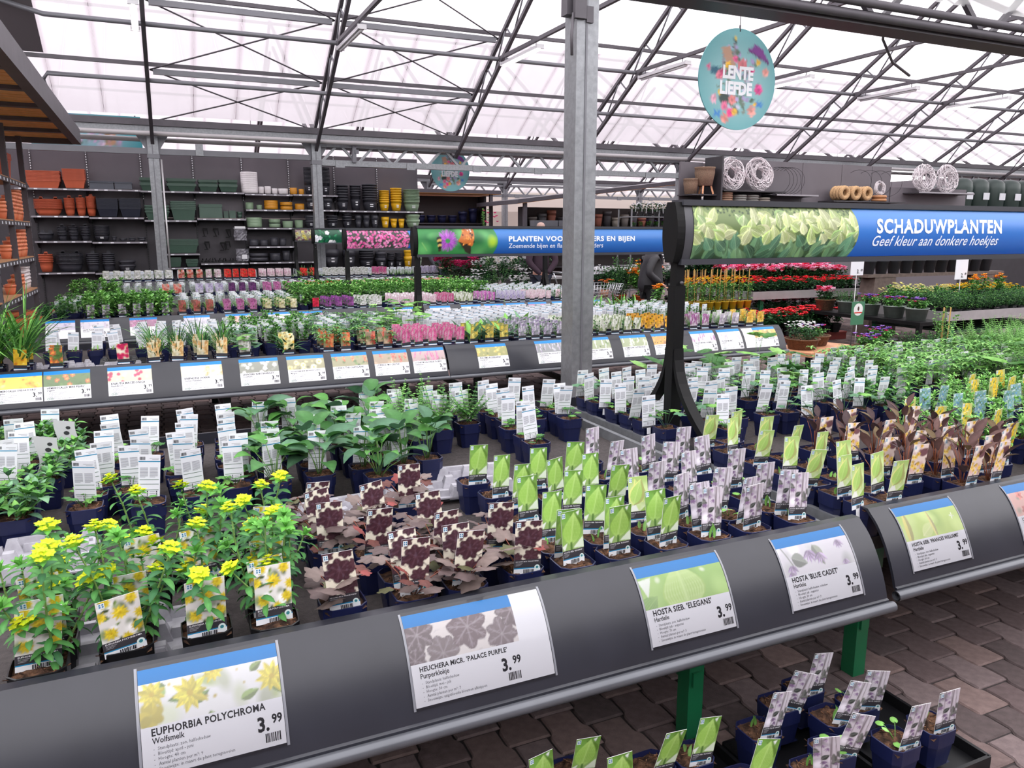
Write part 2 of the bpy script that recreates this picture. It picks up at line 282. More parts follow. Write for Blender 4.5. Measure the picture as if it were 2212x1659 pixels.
PICS = {
 'daylily_yellow': ((236, 200, 70), ((216, 170, 40), (246, 226, 130)), [('f', 4, .3, 6, (200, 120, 30), ((246, 206, 60), (240, 190, 50)), .55)]),
 'daylily_orange': ((86, 116, 62), G1, [('l', 12, .5, .05, G1), ('f', 6, .17, 6, (240, 190, 80), ((232, 120, 76), (226, 104, 60)), .5)]),
 'knautia': ((214, 206, 176), ((170, 182, 120), (232, 226, 206)), [('f', 10, .15, 11, (150, 20, 70), ((214, 40, 96), (196, 30, 84)), .5)]),
 'kniphofia': ((226, 218, 186), ((206, 196, 150), (240, 236, 214)), [('s', 4, 1.0, .12, ((226, 190, 130), (232, 214, 170), (214, 160, 96)))]),
 'lavatera': ((126, 130, 116), ((90, 96, 80), (160, 162, 150)), [('f', 9, .17, 5, (190, 180, 150), ((244, 242, 240), (226, 224, 222)), .75)]),
 'leucanthemum': ((150, 146, 110), ((110, 112, 70), (226, 214, 150)), [('f', 5, .25, 14, (226, 170, 50), ((246, 236, 190), (240, 226, 160)), .3)]),
 'lupin_orange': ((150, 146, 110), G1, [('s', 4, .85, .13, ((200, 80, 50), (214, 110, 70), (226, 160, 110)))]),
 'lupin_red': ((160, 140, 116), ((120, 130, 80), (206, 180, 150)), [('s', 4, .85, .13, ((196, 60, 52), (180, 50, 50), (222, 130, 110)))]),
 'lythrum': ((176, 150, 150), ((120, 116, 100), (214, 170, 190)), [('s', 9, .8, .075, ((206, 76, 140), (222, 116, 166), (180, 60, 120)))]),
 'phlomis': ((150, 150, 80), ((96, 104, 50), (190, 180, 110)), [('f', 9, .14, 7, (200, 170, 60), ((232, 212, 120), (222, 196, 90)), .6)]),
 'physostegia': ((130, 134, 136), ((84, 92, 88), (170, 168, 180)), [('s', 8, .7, .06, ((236, 232, 240), (190, 170, 206), (150, 126, 170)))]),
 'white_spike': ((150, 162, 120), ((100, 126, 70), (196, 200, 170)), [('s', 8, .7, .065, ((244, 244, 236), (226, 228, 214)))]),
 'rudbeckia': ((196, 140, 60), ((150, 100, 40), (226, 180, 110)), [('f', 6, .24, 12, (60, 36, 24), ((240, 180, 50), (232, 160, 40)), .34)]),
 'stachys': ((206, 190, 206), ((160, 150, 150), (226, 214, 226)), [('s', 9, .5, .07, ((140, 60, 130), (116, 44, 104), (170, 90, 160)))]),
 'teucrium': ((212, 206, 210), ((186, 182, 188), (232, 228, 232)), [('s', 8, .6, .05, ((170, 150, 186), (150, 136, 150), (196, 180, 206)))]),
 'trollius': ((206, 160, 84), ((120, 120, 60), (236, 206, 150)), [('f', 9, .16, 8, (226, 150, 40), ((244, 186, 70), (250, 206, 110)), .7)]),
 'white_violet': ((206, 200, 212), ((120, 120, 110), (230, 226, 236)), [('s', 7, .6, .07, ((236, 230, 244), (166, 140, 190), (110, 96, 130)))]),
 'red_brown': ((120, 80, 70), ((90, 96, 60), (160, 110, 96)), [('s', 7, .7, .08, ((170, 80, 76), (190, 110, 100), (140, 60, 60)))]),
 'pink_mauve': ((150, 96, 130), ((110, 70, 90), (190, 140, 170)), [('f', 8, .18, 8, (110, 50, 84), ((196, 120, 170), (176, 96, 150)), .6)]),
 'cream_cup': ((120, 112, 80), ((80, 80, 56), (170, 160, 120)), [('f', 4, .27, 9, (190, 180, 110), ((232, 226, 190), (214, 206, 160)), .6)]),
 'crimson': ((196, 40, 66), ((150, 24, 50), (222, 90, 110)), [('f', 7, .2, 7, (120, 20, 40), ((214, 36, 70), (190, 28, 60)), .6)]),
 'purple': ((110, 60, 116), ((70, 60, 60), (140, 84, 140)), [('s', 7, .7, .1, ((150, 70, 156), (120, 50, 130), (176, 104, 176)))]),
 'deep_purple': ((90, 60, 96), ((60, 66, 50), (120, 84, 120)), [('f', 9, .16, 7, (60, 36, 60), ((116, 60, 120), (90, 48, 100)), .6)]),
 'pale_pink': ((222, 206, 210), ((180, 166, 160), (236, 226, 228)), [('s', 8, .6, .06, ((214, 166, 186), (196, 140, 166), (236, 214, 224)))]),
 'lilac': ((196, 190, 208), ((150, 150, 150), (220, 216, 230)), [('s', 8, .6, .06, ((166, 150, 196), (140, 126, 176), (206, 196, 222)))]),
 'magenta_spike': ((196, 150, 190), ((120, 120, 110), (222, 180, 210)), [('s', 6, .7, .09, ((190, 70, 170), (150, 60, 160), (222, 130, 200)))]),
 'coral': ((196, 110, 90), ((110, 110, 60), (226, 160, 140)), [('f', 8, .18, 6, (230, 190, 90), ((222, 96, 70), (206, 80, 60)), .55)]),
 'salmon': ((222, 170, 160), ((170, 150, 130), (236, 206, 200)), [('f', 7, .2, 6, (190, 70, 60), ((226, 130, 116), (214, 110, 100)), .6)]),
 'white_mix': ((186, 190, 180), ((120, 136, 96), (222, 222, 220)), [('f', 22, .09, 6, None, ((240, 240, 238), (220, 220, 222)), .6)]),
 'red': ((200, 60, 50), ((110, 96, 60), (226, 120, 100)), [('f', 8, .19, 6, (150, 20, 20), ((222, 50, 44), (200, 40, 40)), .6)]),
 'phlox': ((60, 62, 60), ((50, 90, 50), (40, 46, 44)), [('f', 60, .105, 5, (190, 40, 120), ((232, 116, 176), (240, 150, 196), (222, 84, 156)), .95)]),
 'periwinkle': ((24, 84, 60), ((30, 110, 70), (16, 60, 46)), [('l', 26, .5, .26, ((30, 120, 80), (44, 140, 92), (22, 92, 64))), ('f', 3, .26, 5, (226, 226, 230), ((236, 238, 246),), .8)]),
 'rockery': ((150, 146, 120), ((206, 200, 176), (110, 90, 96)), [('f', 9, .22, 9, (90, 50, 70), ((126, 84, 100), (206, 196, 90), (186, 190, 150)), .5), ('l', 20, .2, .06, ((190, 196, 170), (120, 70, 90)))]),
}
# ---------------------------------------------------------------- materials
PRINT = M('print', attr=True, rough=.42, spec=.4)
GLOSS = M('laminated_print', attr=True, rough=.3, spec=.5, coat=.55)
LEAF = M('leaf', attr=True, rough=.55, spec=.25, trans=.16, var=.16, scale=40)
PAINTED = M('coloured', attr=True, rough=.55, var=.07, scale=14)
PLAST = M('plastic_coloured', attr=True, rough=.4, spec=.5, var=.05, scale=10)
SOIL = M('potting_soil', attr=True, rough=.95, spec=.15, var=.45, scale=90, bump=.9, bscale=160)
NAVY = M('navy_pot_plastic', (22, 28, 66), .38, var=.12, scale=12, spec=.5)
BLACKP = M('black_plastic', (17, 17, 20), .36, var=.15, scale=12)
GALV = M('galvanised_steel', (138, 140, 144), .42, .55, var=.14, scale=26, bump=.05)
STEEL = M('grey_painted_steel', (112, 112, 118), .45, .3, var=.06, scale=4)
DARKST = M('dark_steel', (84, 80, 86), .5, .2, var=.1, scale=5)
PIPEG = M('pale_pipe_paint', (176, 172, 174), .45, .1, var=.05, scale=6)
BLACKM = M('black_powder_coat', (10, 10, 12), .55, var=.1, scale=12, spec=.22)
FASC = M('anthracite_fascia', (40, 41, 49), .3, var=.14, scale=5, spec=.5)
GREENP = M('green_leg_paint', (22, 98, 62), .4, var=.08, scale=9)
RUBBER = M('bench_mat', (58, 52, 52), .9, var=.3, scale=60, bump=.4)
BRICK = M('paver', attr=True, rough=.88, var=.2, scale=30, bump=.35, bscale=220, spec=.3)
WALLG = M('grey_back_panel', (98, 92, 98), .6, var=.05, scale=3)
SHELFM = M('shelf_metal', (150, 146, 152), .4, .3, var=.05, scale=5)
DARKSH = M('dark_shelf', (52, 49, 54), .55, var=.1, scale=5)
WOODC = M('pine_board', (240, 172, 104), .6, var=.2, scale=7, bump=.1)
WOODB = M('weathered_wood', (92, 78, 72), .7, var=.25, scale=14, bump=.2)
WOODW = M('warm_bench_wood', (196, 140, 104), .55, var=.15, scale=10)
ALU = M('aluminium', (196, 194, 196), .32, .7, var=.08, scale=6)
TRAYW = M('pale_grey_tray', (162, 160, 168), .5, var=.16, scale=30)
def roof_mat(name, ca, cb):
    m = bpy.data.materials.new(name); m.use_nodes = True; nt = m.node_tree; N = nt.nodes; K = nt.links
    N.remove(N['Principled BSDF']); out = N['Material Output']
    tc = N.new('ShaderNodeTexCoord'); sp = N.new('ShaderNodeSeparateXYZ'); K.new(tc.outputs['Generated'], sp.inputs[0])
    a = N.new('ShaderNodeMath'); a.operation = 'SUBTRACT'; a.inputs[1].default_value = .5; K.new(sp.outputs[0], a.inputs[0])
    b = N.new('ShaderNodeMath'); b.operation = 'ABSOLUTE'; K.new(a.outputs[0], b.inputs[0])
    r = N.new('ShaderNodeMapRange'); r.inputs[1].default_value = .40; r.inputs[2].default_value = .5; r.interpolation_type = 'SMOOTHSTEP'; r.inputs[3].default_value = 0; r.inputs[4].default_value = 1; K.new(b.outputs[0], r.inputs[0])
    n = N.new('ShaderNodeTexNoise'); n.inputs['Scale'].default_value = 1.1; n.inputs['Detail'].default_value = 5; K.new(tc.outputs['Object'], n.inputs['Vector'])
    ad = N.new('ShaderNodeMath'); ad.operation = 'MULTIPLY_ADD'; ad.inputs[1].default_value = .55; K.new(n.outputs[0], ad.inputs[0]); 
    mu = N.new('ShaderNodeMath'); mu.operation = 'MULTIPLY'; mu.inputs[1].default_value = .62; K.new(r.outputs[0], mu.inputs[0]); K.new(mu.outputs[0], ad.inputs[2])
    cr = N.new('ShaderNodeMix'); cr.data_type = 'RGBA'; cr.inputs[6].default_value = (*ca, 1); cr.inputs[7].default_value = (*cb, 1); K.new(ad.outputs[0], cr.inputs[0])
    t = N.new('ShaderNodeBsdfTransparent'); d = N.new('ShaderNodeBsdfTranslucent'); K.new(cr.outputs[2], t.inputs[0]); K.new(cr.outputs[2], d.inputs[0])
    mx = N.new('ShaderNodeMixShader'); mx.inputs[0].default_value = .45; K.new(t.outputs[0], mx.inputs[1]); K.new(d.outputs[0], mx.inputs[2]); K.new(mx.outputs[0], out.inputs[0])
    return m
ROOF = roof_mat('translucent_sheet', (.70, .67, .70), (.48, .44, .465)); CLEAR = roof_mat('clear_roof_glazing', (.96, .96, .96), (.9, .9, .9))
def emit(name, rgb, s):
    m = bpy.data.materials.new(name); m.use_nodes = True; b = m.node_tree.nodes['Principled BSDF']
    b.inputs['Base Color'].default_value = (*rgb, 1); b.inputs['Emission Color'].default_value = (*rgb, 1); b.inputs['Emission Strength'].default_value = s
    return m
TUBE_ON = emit('lit_tube', (1, .98, .92), 6.); TUBE_OFF = M('unlit_tube', (196, 194, 198), .3)
# ---------------------------------------------------------------- the setting
rnd = random.Random(7); RG = np.random.default_rng(5)
fl = MB(); fl.box(-9, -6, -.25, 33, 40, -.009)
floor = struct('floor', fl, M('joint_sand', (46, 40, 40), .95, var=.35, scale=7, bump=.3), label='dark brown interlocking concrete paving')
fl2 = MB(); fl2.box(-9, 11.4, -.02, 33, 40, -.001); fl2.box(13, -6, -.02, 33, 11.4, -.001); fl2.box(-9, -6, -.02, 13, .3, -.001); fl2.box(-9, .3, -.02, -2.2, 11.4, -.001)
put('paving', fl2.mesh('paving', M('far_paving', (112, 98, 97), .85, var=.2, scale=5)), floor)
BW, BL_, BA = .146, .212, .010
def brick_mb(col):
    t = [0, .40, .47, .53, .60, 1]; e = [1, 1, .55, -.55, -1, -1]; g = .0035
    R = [(BW / 2 + BA * q - g, BL_ * a) for a, q in zip(t, e)]; R[0] = (R[0][0], g); R[-1] = (R[-1][0], BL_ - g)
    P = R + [(-x, y) for x, y in R[::-1]]; n = len(P); m = MB()
    cy = BL_ / 2; top = [(x * .93, cy + (y - cy) * .95, 0) for x, y in P]; mid = [(x, y, -.006) for x, y in P]; bot = [(x, y, -.03) for x, y in P]
    fs = [tuple(range(n))] + [(k * n + i, (k + 1) * n + i, (k + 1) * n + (i + 1) % n, k * n + (i + 1) % n) for k in (0, 1) for i in range(n)]
    return m.add(top + mid + bot, [f[::1] for f in fs], col)
bcols = [lc(c) for c in ((104, 88, 86), (92, 78, 78), (116, 98, 95), (82, 71, 71), (110, 96, 96))]
bmbs = [brick_mb(c) for c in bcols]; bms = [b.mesh('brick', BRICK) for b in bmbs]
cells = []
for i in range(-15, 89):
    for j in range(-1, 54):
        x = i * BW; y = .3 + j * BL_ + (BL_ / 2 if i % 2 else 0)
        if -2.2 < x < 13 and .3 <= y < 11.3: cells.append((x, y))
def near(p):
    x, y = p
    if 1.0 < x < 4.2 and .95 < y < 3.3: return (x - 2.4) ** 2 + (y - 1.6) ** 2
    return 50 + x * x + y * y if (y > 4.3 and -1 < x < 4) else 1e3 + x * x + y * y
cells.sort(key=near); stuffb = MB()
for k, (x, y) in enumerate(cells):
    q = int(RG.integers(5)); dz = float(RG.uniform(-.002, .0015))
    if k < 300: put('brick', bms[q], floor, (x, y, dz))
    else:
        if x > 8 and y < 5: continue
        stuffb.join(bmbs[q], (x, y, dz))
put('paving_bricks', stuffb.mesh('paving_bricks', BRICK), floor, kind='stuff')
w = MB(); w.box(-9.2, -6, -.2, -9, 40, 4.2); struct('wall_left', w, M('bounce_white_paint', (224, 222, 222), .7))  # unseen wall, given white paint to bounce light under the canopy
w = MB(); w.box(33, -6, -.2, 33.2, 40, 4.2); struct('wall_right', w, WALLG)
w = MB(); w.box(-9, 39.8, -.2, 33, 40, 4.2); struct('wall_back', w, M('far_wall_paint', (206, 196, 186), .7))
w = MB(); w.box(-9, -6.2, -.2, 33, -6, 4.2); struct('wall_front', w, WALLG)
# roof: four spans, gutters along X
GUT = [-5.56, 5.74, 17.04, 28.34, 39.64]; RZ, RS = 3.93, .60
TX = [.085 + 3.108 * k for k in range(-3, 11)]
def rz(Y):
    g = min(GUT, key=lambda q: abs(q - Y)); return RZ + RS * min(abs(Y - g), 5.65)
ceiling = struct('ceiling', None, None, label='pitched greenhouse roof of translucent white sheets')
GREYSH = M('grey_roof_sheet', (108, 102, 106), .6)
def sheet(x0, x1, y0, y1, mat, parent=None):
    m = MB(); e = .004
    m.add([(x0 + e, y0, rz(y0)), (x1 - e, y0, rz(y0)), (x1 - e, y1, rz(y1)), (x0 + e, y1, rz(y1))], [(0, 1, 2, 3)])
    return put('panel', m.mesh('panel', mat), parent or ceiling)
PUR = [17.04 - .08, 15.8, 14.45, 13.1, 11.75]
for i in range(len(TX) - 1):
    x0, x1 = TX[i], TX[i + 1]
    for a, b in zip([17.04] + PUR[1:], PUR[1:] + [11.39]):
        if b == 11.39: a = 11.75
        n = 4
        for q in range(n):
            u0, u1 = x0 + (x1 - x0) * q / n, x0 + (x1 - x0) * (q + 1) / n
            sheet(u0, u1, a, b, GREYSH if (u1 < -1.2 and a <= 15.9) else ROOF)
    for a, b in ((11.39, 5.74), (.09, 5.74), (-5.56, .09), (22.69, 17.04), (22.69, 28.34), (33.99, 28.34), (33.99, 39.64)):
        if a == 22.69:
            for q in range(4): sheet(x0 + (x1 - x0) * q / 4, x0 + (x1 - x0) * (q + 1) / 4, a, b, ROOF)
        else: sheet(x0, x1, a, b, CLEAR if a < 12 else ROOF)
# columns and gutters
def column(x, y, w=.19, top=3.6, label=None, cap=True):
    r = struct('column', None, None, label=label or 'galvanised steel column', loc=(x, y, 0)); h = w / 2
    m = MB(); m.box(-h, -h, 0, h, h, top)
    put('shaft', m.mesh('shaft', GALV), r)
    m = MB(); m.box(-h * .2, -h - .006, 0, -h * .02, -h, top); put('seam', m.mesh('seam', STEEL), r)
    m = MB(); m.box(-h - .05, -h - .05, 0, h + .05, h + .05, .015); put('base_plate', m.mesh('base_plate', GALV), r)
    if cap:
        m = MB(); m.box(-h - .015, -h - .015, 3.12, h + .015, h + .015, 3.2)
        for s in (-1, 1): m.add([(s * h, -.02, 3.25), (s * (h + .22), -.02, 3.6), (s * h, -.02, 3.6), (s * h, .02, 3.25), (s * (h + .22), .02, 3.6), (s * h, .02, 3.6)], [(0, 1, 2), (3, 5, 4), (0, 3, 4, 1), (1, 4, 5, 2)])
        put('head_bracket', m.mesh('head_bracket', STEEL), r)
    return r
T = lambda k: .085 + 3.108 * k
nearcol = column(3.206, 5.74, .195, 4.1, 'large galvanised steel column between the two front benches', False)
m = MB(); m.box(-.16, -.05, 3.36, -.10, .05, 3.6); m.box(-.13, -.13, 3.32, -.03, -.09, 3.5); m.tube([(-.13, -.1, 3.36), (-.145, -.1, 3.2), (-.14, -.1, 3.05)], .012); m.box(-.02, -.115, 3.3, .04, -.098, 3.42)
put('junction_box', m.mesh('junction_box', DARKST), nearcol)
m = MB(); m.lathe([(.0, 0), (.06, .03), (.08, .09), (.075, .16), (.04, .2), (0, .21)], 14, (.16, .02, .26)); m.tube([(.16, .02, 0), (.16, .02, .3)], .05, 10)
put('drain_elbow', m.mesh('drain_elbow', GALV), nearcol)
for k in (0, 1, 4, 5, 6, 7): column(T(k), 17.04, .19, 3.62)
lp = MB(); lp.tube([(T(0) + .13, 16.93, .3), (T(0) + .13, 16.93, 3.1)], .018, 6)
struct('trim_downpipes', lp, ALU, label='thin aluminium pipes beside a column')
for k in (3, 4, 6, 8): column(T(k), 28.34, .19, 3.62)
def gutter(Y, x0=-9, x1=31, mat=DARKST):
    g = struct('trim_gutter', None, None, label='grey roof gutter')
    m = MB(); m.box(x0, Y - .16, 3.72, x1, Y + .16, 3.84); put('gutter_edge', m.mesh('gutter_edge', mat), g)
    m = MB(); m.box(x0, Y - .11, 3.6, x1, Y + .11, 3.74); put('gutter_box', m.mesh('gutter_box', GALV), g)
gutter(17.04); gutter(28.34)
def pipe_run(pts, r, label, mat=PIPEG):
    m = MB(); m.tube(pts, r, 8); return struct('trim_pipe', m, mat, label=label)
for dy, z in ((-.26, 3.56), (.25, 3.5)): pipe_run([(-8, 17.04 + dy, z), (31, 17.04 + dy, z)], .045, 'pale heating pipe under the gutter')
def girder(Y, x0, x1, zb, zt, step=.78, w=.07, mat=GALV, label='lattice girder under the gutter'):
    g = struct('trim_girder', None, None, label=label)
    m = MB(); m.box(x0, Y - w, zt - .05, x1, Y + w, zt + .04); put('upper_chord', m.mesh('upper_chord', mat), g)
    m = MB(); m.box(x0, Y - w, zb - .06, x1, Y + w, zb + .06); put('lower_chord', m.mesh('lower_chord', mat), g)
    n = int(round((x1 - x0) / step)); bars = None
    up = MB(); up.bar((0, 0, zb), (step * .46, 0, zt), .05); dn = MB(); dn.bar((step * .54, 0, zt), (step, 0, zb), .05)
    mu, md = up.mesh('web_bar', mat), dn.mesh('web_bar', mat)
    for i in range(n): put('web_bar', mu, g, (x0 + i * step, Y, 0)); put('web_bar', md, g, (x0 + i * step, Y, 0))
    for i in range(0, n, 2):
        if w < .1:
            c = MB(); c.box(-.1, -w - .012, zb - .09, .1, -w, zb + .05); put('clamp_plate', c.mesh('clamp_plate', mat), g, (x0 + (i + .5) * step, Y, 0))
    return g
girder(17.04, T(1) + .1, T(4) - .1, 3.16, 3.53); girder(17.04, T(7) + .1, T(10), 3.16, 3.53); girder(28.34, T(3) + .1, T(8), 3.16, 3.53)
m = MB(); m.box(-8, 17.0, 3.2, T(1) - .1, 17.08, 3.31); struct('trim_beam', m, STEEL, label='perforated grey rail in front of the pot wall')
for x in (.85, ):
    m = MB(); m.box(x, 16.97, 3.2, x + .14, 16.99, 3.42); struct('trim_plate', m, GALV)
m = MB(); m.box(T(1) + .75, 16.9, 3.18, T(1) + .83, 17.0, 3.62); m.box(T(1) + .8, 16.88, 3.36, T(1) + .88, 16.95, 3.44); struct('trim_bracket', m, STEEL)
# near girder overhead, in darker paint than the other girders, with pipes
g = girder(5.74, 3.3, 31, 3.64, 4.3, 1.55, .13, M('dark_girder_paint', (74, 70, 76), .5, .2, var=.08), 'heavy dark girder overhead beside the front column')
for dy, z in ((-.2, 3.74), (-.17, 3.64)):
    m = MB(); m.tube([(3.3, 5.74 + dy, z), (31, 5.74 + dy, z)], .04, 8); put('pipe', m.mesh('pipe', DARKST), g)
for k in range(2, 10):
    x = 3.9 + 1.55 * k
    m = MB(); m.tube([(x, 5.9, 3.6), (x + .1, 6.0, 3.35), (x + .32, 6.05, 3.16), (x + .62, 6.08, 3.06)], .014, 6)
    if k in (0, 2, 4, 6): put('hanging_cable', m.mesh('hanging_cable', DARKST), g, (-.3, 0, .25))
# trusses
def zt(Y): return 3.80 + RS * (17.04 - Y) if Y > 11.39 else 3.80 + RS * (Y - 5.74)
def zb(Y): return 3.36 + RS * (17.04 - Y) if Y > 11.39 else 3.36 + RS * (Y - 5.74)
for k in range(-1, 10):
    x = T(k); tr = struct('trim_roof_truss', None, None, label='steel roof truss of two chords with thin webs', loc=(x, 0, 0))
    for nm, f, a, b in (('top_chord', zt, 17.1, 11.39), ('bottom_chord', zb, 17.0, 11.9), ('top_chord', zt, 11.39, 5.9)):
        m = MB(); m.bar((0, a, f(a) if f(a) else 0), (0, b, zt(b) if nm == 'top_chord' else zb(b)), .065, .07); put(nm, m.mesh(nm, DARKST), tr)
    Y = 16.7; i = 0
    while Y > 12.2:
        y2 = Y - (.32 if i % 2 else .62); m = MB()
        m.tube([(0, Y, zt(Y) if i % 2 else zb(Y)), (0, y2, zb(y2) if i % 2 else zt(y2))], .017, 5); put('web_bar', m.mesh('web_bar', STEEL), tr); Y = y2; i += 1
    m = MB(); m.bar((0, 14.5, 5.0), (0, 8.28, 5.0), .06); put('tie_bar', m.mesh('tie_bar', DARKST), tr)
for k in range(1, 10):   # far span trusses
    x = T(k); tr = struct('trim_roof_truss', None, None, label='roof truss of the far span', loc=(x, 22.6, 0))
    for a, za, b, zb_ in ((5.74, 3.8, 0, 7.2), (5.7, 3.4, 0.3, 6.5), (-5.5, 3.8, 0, 7.2), (-5.5, 3.4, -.3, 6.5)):
        m = MB(); m.bar((0, a, za), (0, b, zb_), .065); put('chord', m.mesh('chord', DARKST), tr)
    for i in range(9):
        y = 5.6 - i * .55; m = MB(); zz = lambda q, o: 3.8 + RS * (5.74 - q) - o
        m.tube([(0, y, zz(y, 0 if i % 2 else .42)), (0, y - .5, zz(y - .5, .42 if i % 2 else 0))], .016, 4); put('web_bar', m.mesh('web_bar', DARKST), tr)
for Y in PUR[1:]: m = MB(); m.bar((-9, Y, rz(Y) - .05), (31, Y, rz(Y) - .05), .07, .06); struct('trim_purlin', m, DARKST, label='dark purlin along the roof')
for Y in (25.4, 22.8, 27): m = MB(); m.bar((-9, Y, rz(Y) - .05), (31, Y, rz(Y) - .05), .07, .06); struct('trim_purlin', m, DARKST, label='dark purlin of the far span')
pipe_run([(-3.05, 16.9, 6.2), (-2.6, 15.4, 5.5), (-1.3, 14.5, 4.99), (31, 14.5, 4.99)], .04, 'upper pale pipe hung below the trusses', STEEL)
pipe_run([(-1.36, 15.9, 3.5), (-1.5, 15.55, 4.2), (-1.42, 15.5, 4.3), (31, 15.5, 4.3)], .04, 'lower pale pipe hung below the trusses', STEEL)
for k in (0, 1):
    for y0, y1 in ((17.0, 15.8), (15.8, 14.45), (14.45, 13.1)):
        for a, b in ((y0, y1), (y1, y0)):
            m = MB(); m.tube([(T(k) + .05, a, rz(a) - .14), (T(k + 1) - .05, b, rz(b) - .14)], .014, 5); struct('trim_brace', m, DARKST, label='thin diagonal roof brace')
    for Y in (15.8, 14.45): m = MB(); m.bar((T(k) + .1, Y, rz(Y) - .17), (T(k + 1) - .1, Y, rz(Y) - .17), .07, .09); struct('trim_strut', m, STEEL, label='roof strut below the purlin')
# tube lamps under the ties
def lamp(x, y0, y1, z, on, label):
    r = thing('tube_lamp', label, 'lamp', (x, y0, z)); L = y1 - y0
    m = MB(); m.box(-.05, 0, 0, .05, L, .055); m.box(-.07, -.03, -.01, .07, 0, .06); m.box(-.07, L, -.01, .07, L + .03, .06); put('housing', m.mesh('housing', TUBE_OFF), r)
    m = MB(); m.tube([(0, .02, -.02), (0, L - .02, -.02)], .024, 8); put('tube', m.mesh('tube', TUBE_ON if on else TUBE_OFF), r)
    for q in (.15, L - .15): m = MB(); m.tube([(0, q, .05), (0, q, 5.0 - z)], .008, 4); put('hanger', m.mesh('hanger', DARKST), r)
names = ['lit tube lamp above the pot wall at the far side', 'unlit tube lamp on the second truss', 'lit tube lamp just left of the large column', 'unlit tube lamp just left of the round hanging sign', 'lit tube lamp just right of the round hanging sign', 'unlit tube lamp on the sixth truss', 'lit tube lamp on the seventh truss', 'unlit tube lamp on the eighth truss', 'lit tube lamp on the ninth truss']
for k in range(0, 9): lamp(T(k) + (0 if k else -.12), 12.75, 14.3, 4.84, k % 2 == 0, names[k])
for i, (x, y) in enumerate(((2.2, 19.5), (5.1, 19.5), (8.4, 19.5), (14, 19.5), (20.5, 19.5))):
    r = thing('tube_lamp', 'small lit lamp glimpsed behind the gutter, %s from the left' % nth(i), 'lamp', (x, y, 3.98))
    m = MB(); m.box(-.6, -.05, 0, .6, .05, .05); put('housing', m.mesh('housing', TUBE_OFF), r)
    m = MB(); m.tube([(-.58, 0, -.02), (.58, 0, -.02)], .024, 8); put('tube', m.mesh('tube', TUBE_ON), r)
    m = MB(); m.tube([(0, 0, .04), (0, 0, rz(y) - 3.98)], .008, 4); put('hanger', m.mesh('hanger', DARKST), r)
# timber canopy at the left
cz = 3.2; can = thing('timber_canopy', 'pine board canopy with dark steel edge above the terracotta rack', 'canopy', (-1.04, 14.7, cz))
m = MB(); m.box(-.06, -9.2, -.1, .06, .02, .14); put('edge_beam', m.mesh('edge_beam', DARKST), can)
m = MB(); m.box(-2.7, -.06, -.1, -.06, .06, .12); put('end_beam', m.mesh('end_beam', DARKST), can)
pl = MB(); pl.box(-2.7, 0, 0, -.07, .142, .03); plm = pl.mesh('plank', WOODC)
for i in range(60):
    put('plank', plm, can, (0, -.2 - i * .147, -.02 + .004 * ((i * 7) % 3)))
for y in (-1.25, -2.5, -3.75, -5.0, -6.2): m = MB(); m.box(-2.7, y, -.06, -.07, y + .13, .0); put('joist', m.mesh('joist', DARKST), can)
m = MB(); m.box(-2.7, -9.2, .04, -.06, -.06, .1); put('deck', m.mesh('deck', DARKST), can)
# ---------------------------------------------------------------- benches with curved fascia
PROF = [(0, 0), (-.022, -.013), (-.04, -.031), (-.067, -.067), (-.095, -.112), (-.117, -.159), (-.130, -.195), (-.142, -.233)]
_s = np.r_[0, np.cumsum([math.hypot(c - a, d - b) for (a, b), (c, d) in zip(PROF[:-1], PROF[1:])])]; _t = np.linspace(0, _s[-1], 15)
_py = np.polyfit(_s, [p[0] for p in PROF], 4); _pz = np.polyfit(_s, [p[1] for p in PROF], 4)
PROF = [(float(np.polyval(_py, t)), float(np.polyval(_pz, t))) for t in _t]
ARC = [0.]
for (a, b), (c, d) in zip(PROF[:-1], PROF[1:]): ARC.append(ARC[-1] + math.hypot(c - a, d - b))
def prof(s):
    i = max(j for j in range(len(ARC) - 1) if ARC[j] <= s + 1e-9) if s < ARC[-1] else len(ARC) - 2
    t = (s - ARC[i]) / (ARC[i + 1] - ARC[i]); (a, b), (c, d) = PROF[i], PROF[i + 1]; L = math.hypot(c - a, d - b)
    return a + (c - a) * t, b + (d - b) * t, (d - b) / L, -(c - a) / L   # dy, dz, ny, nz
BZ = .59; LIP = .71
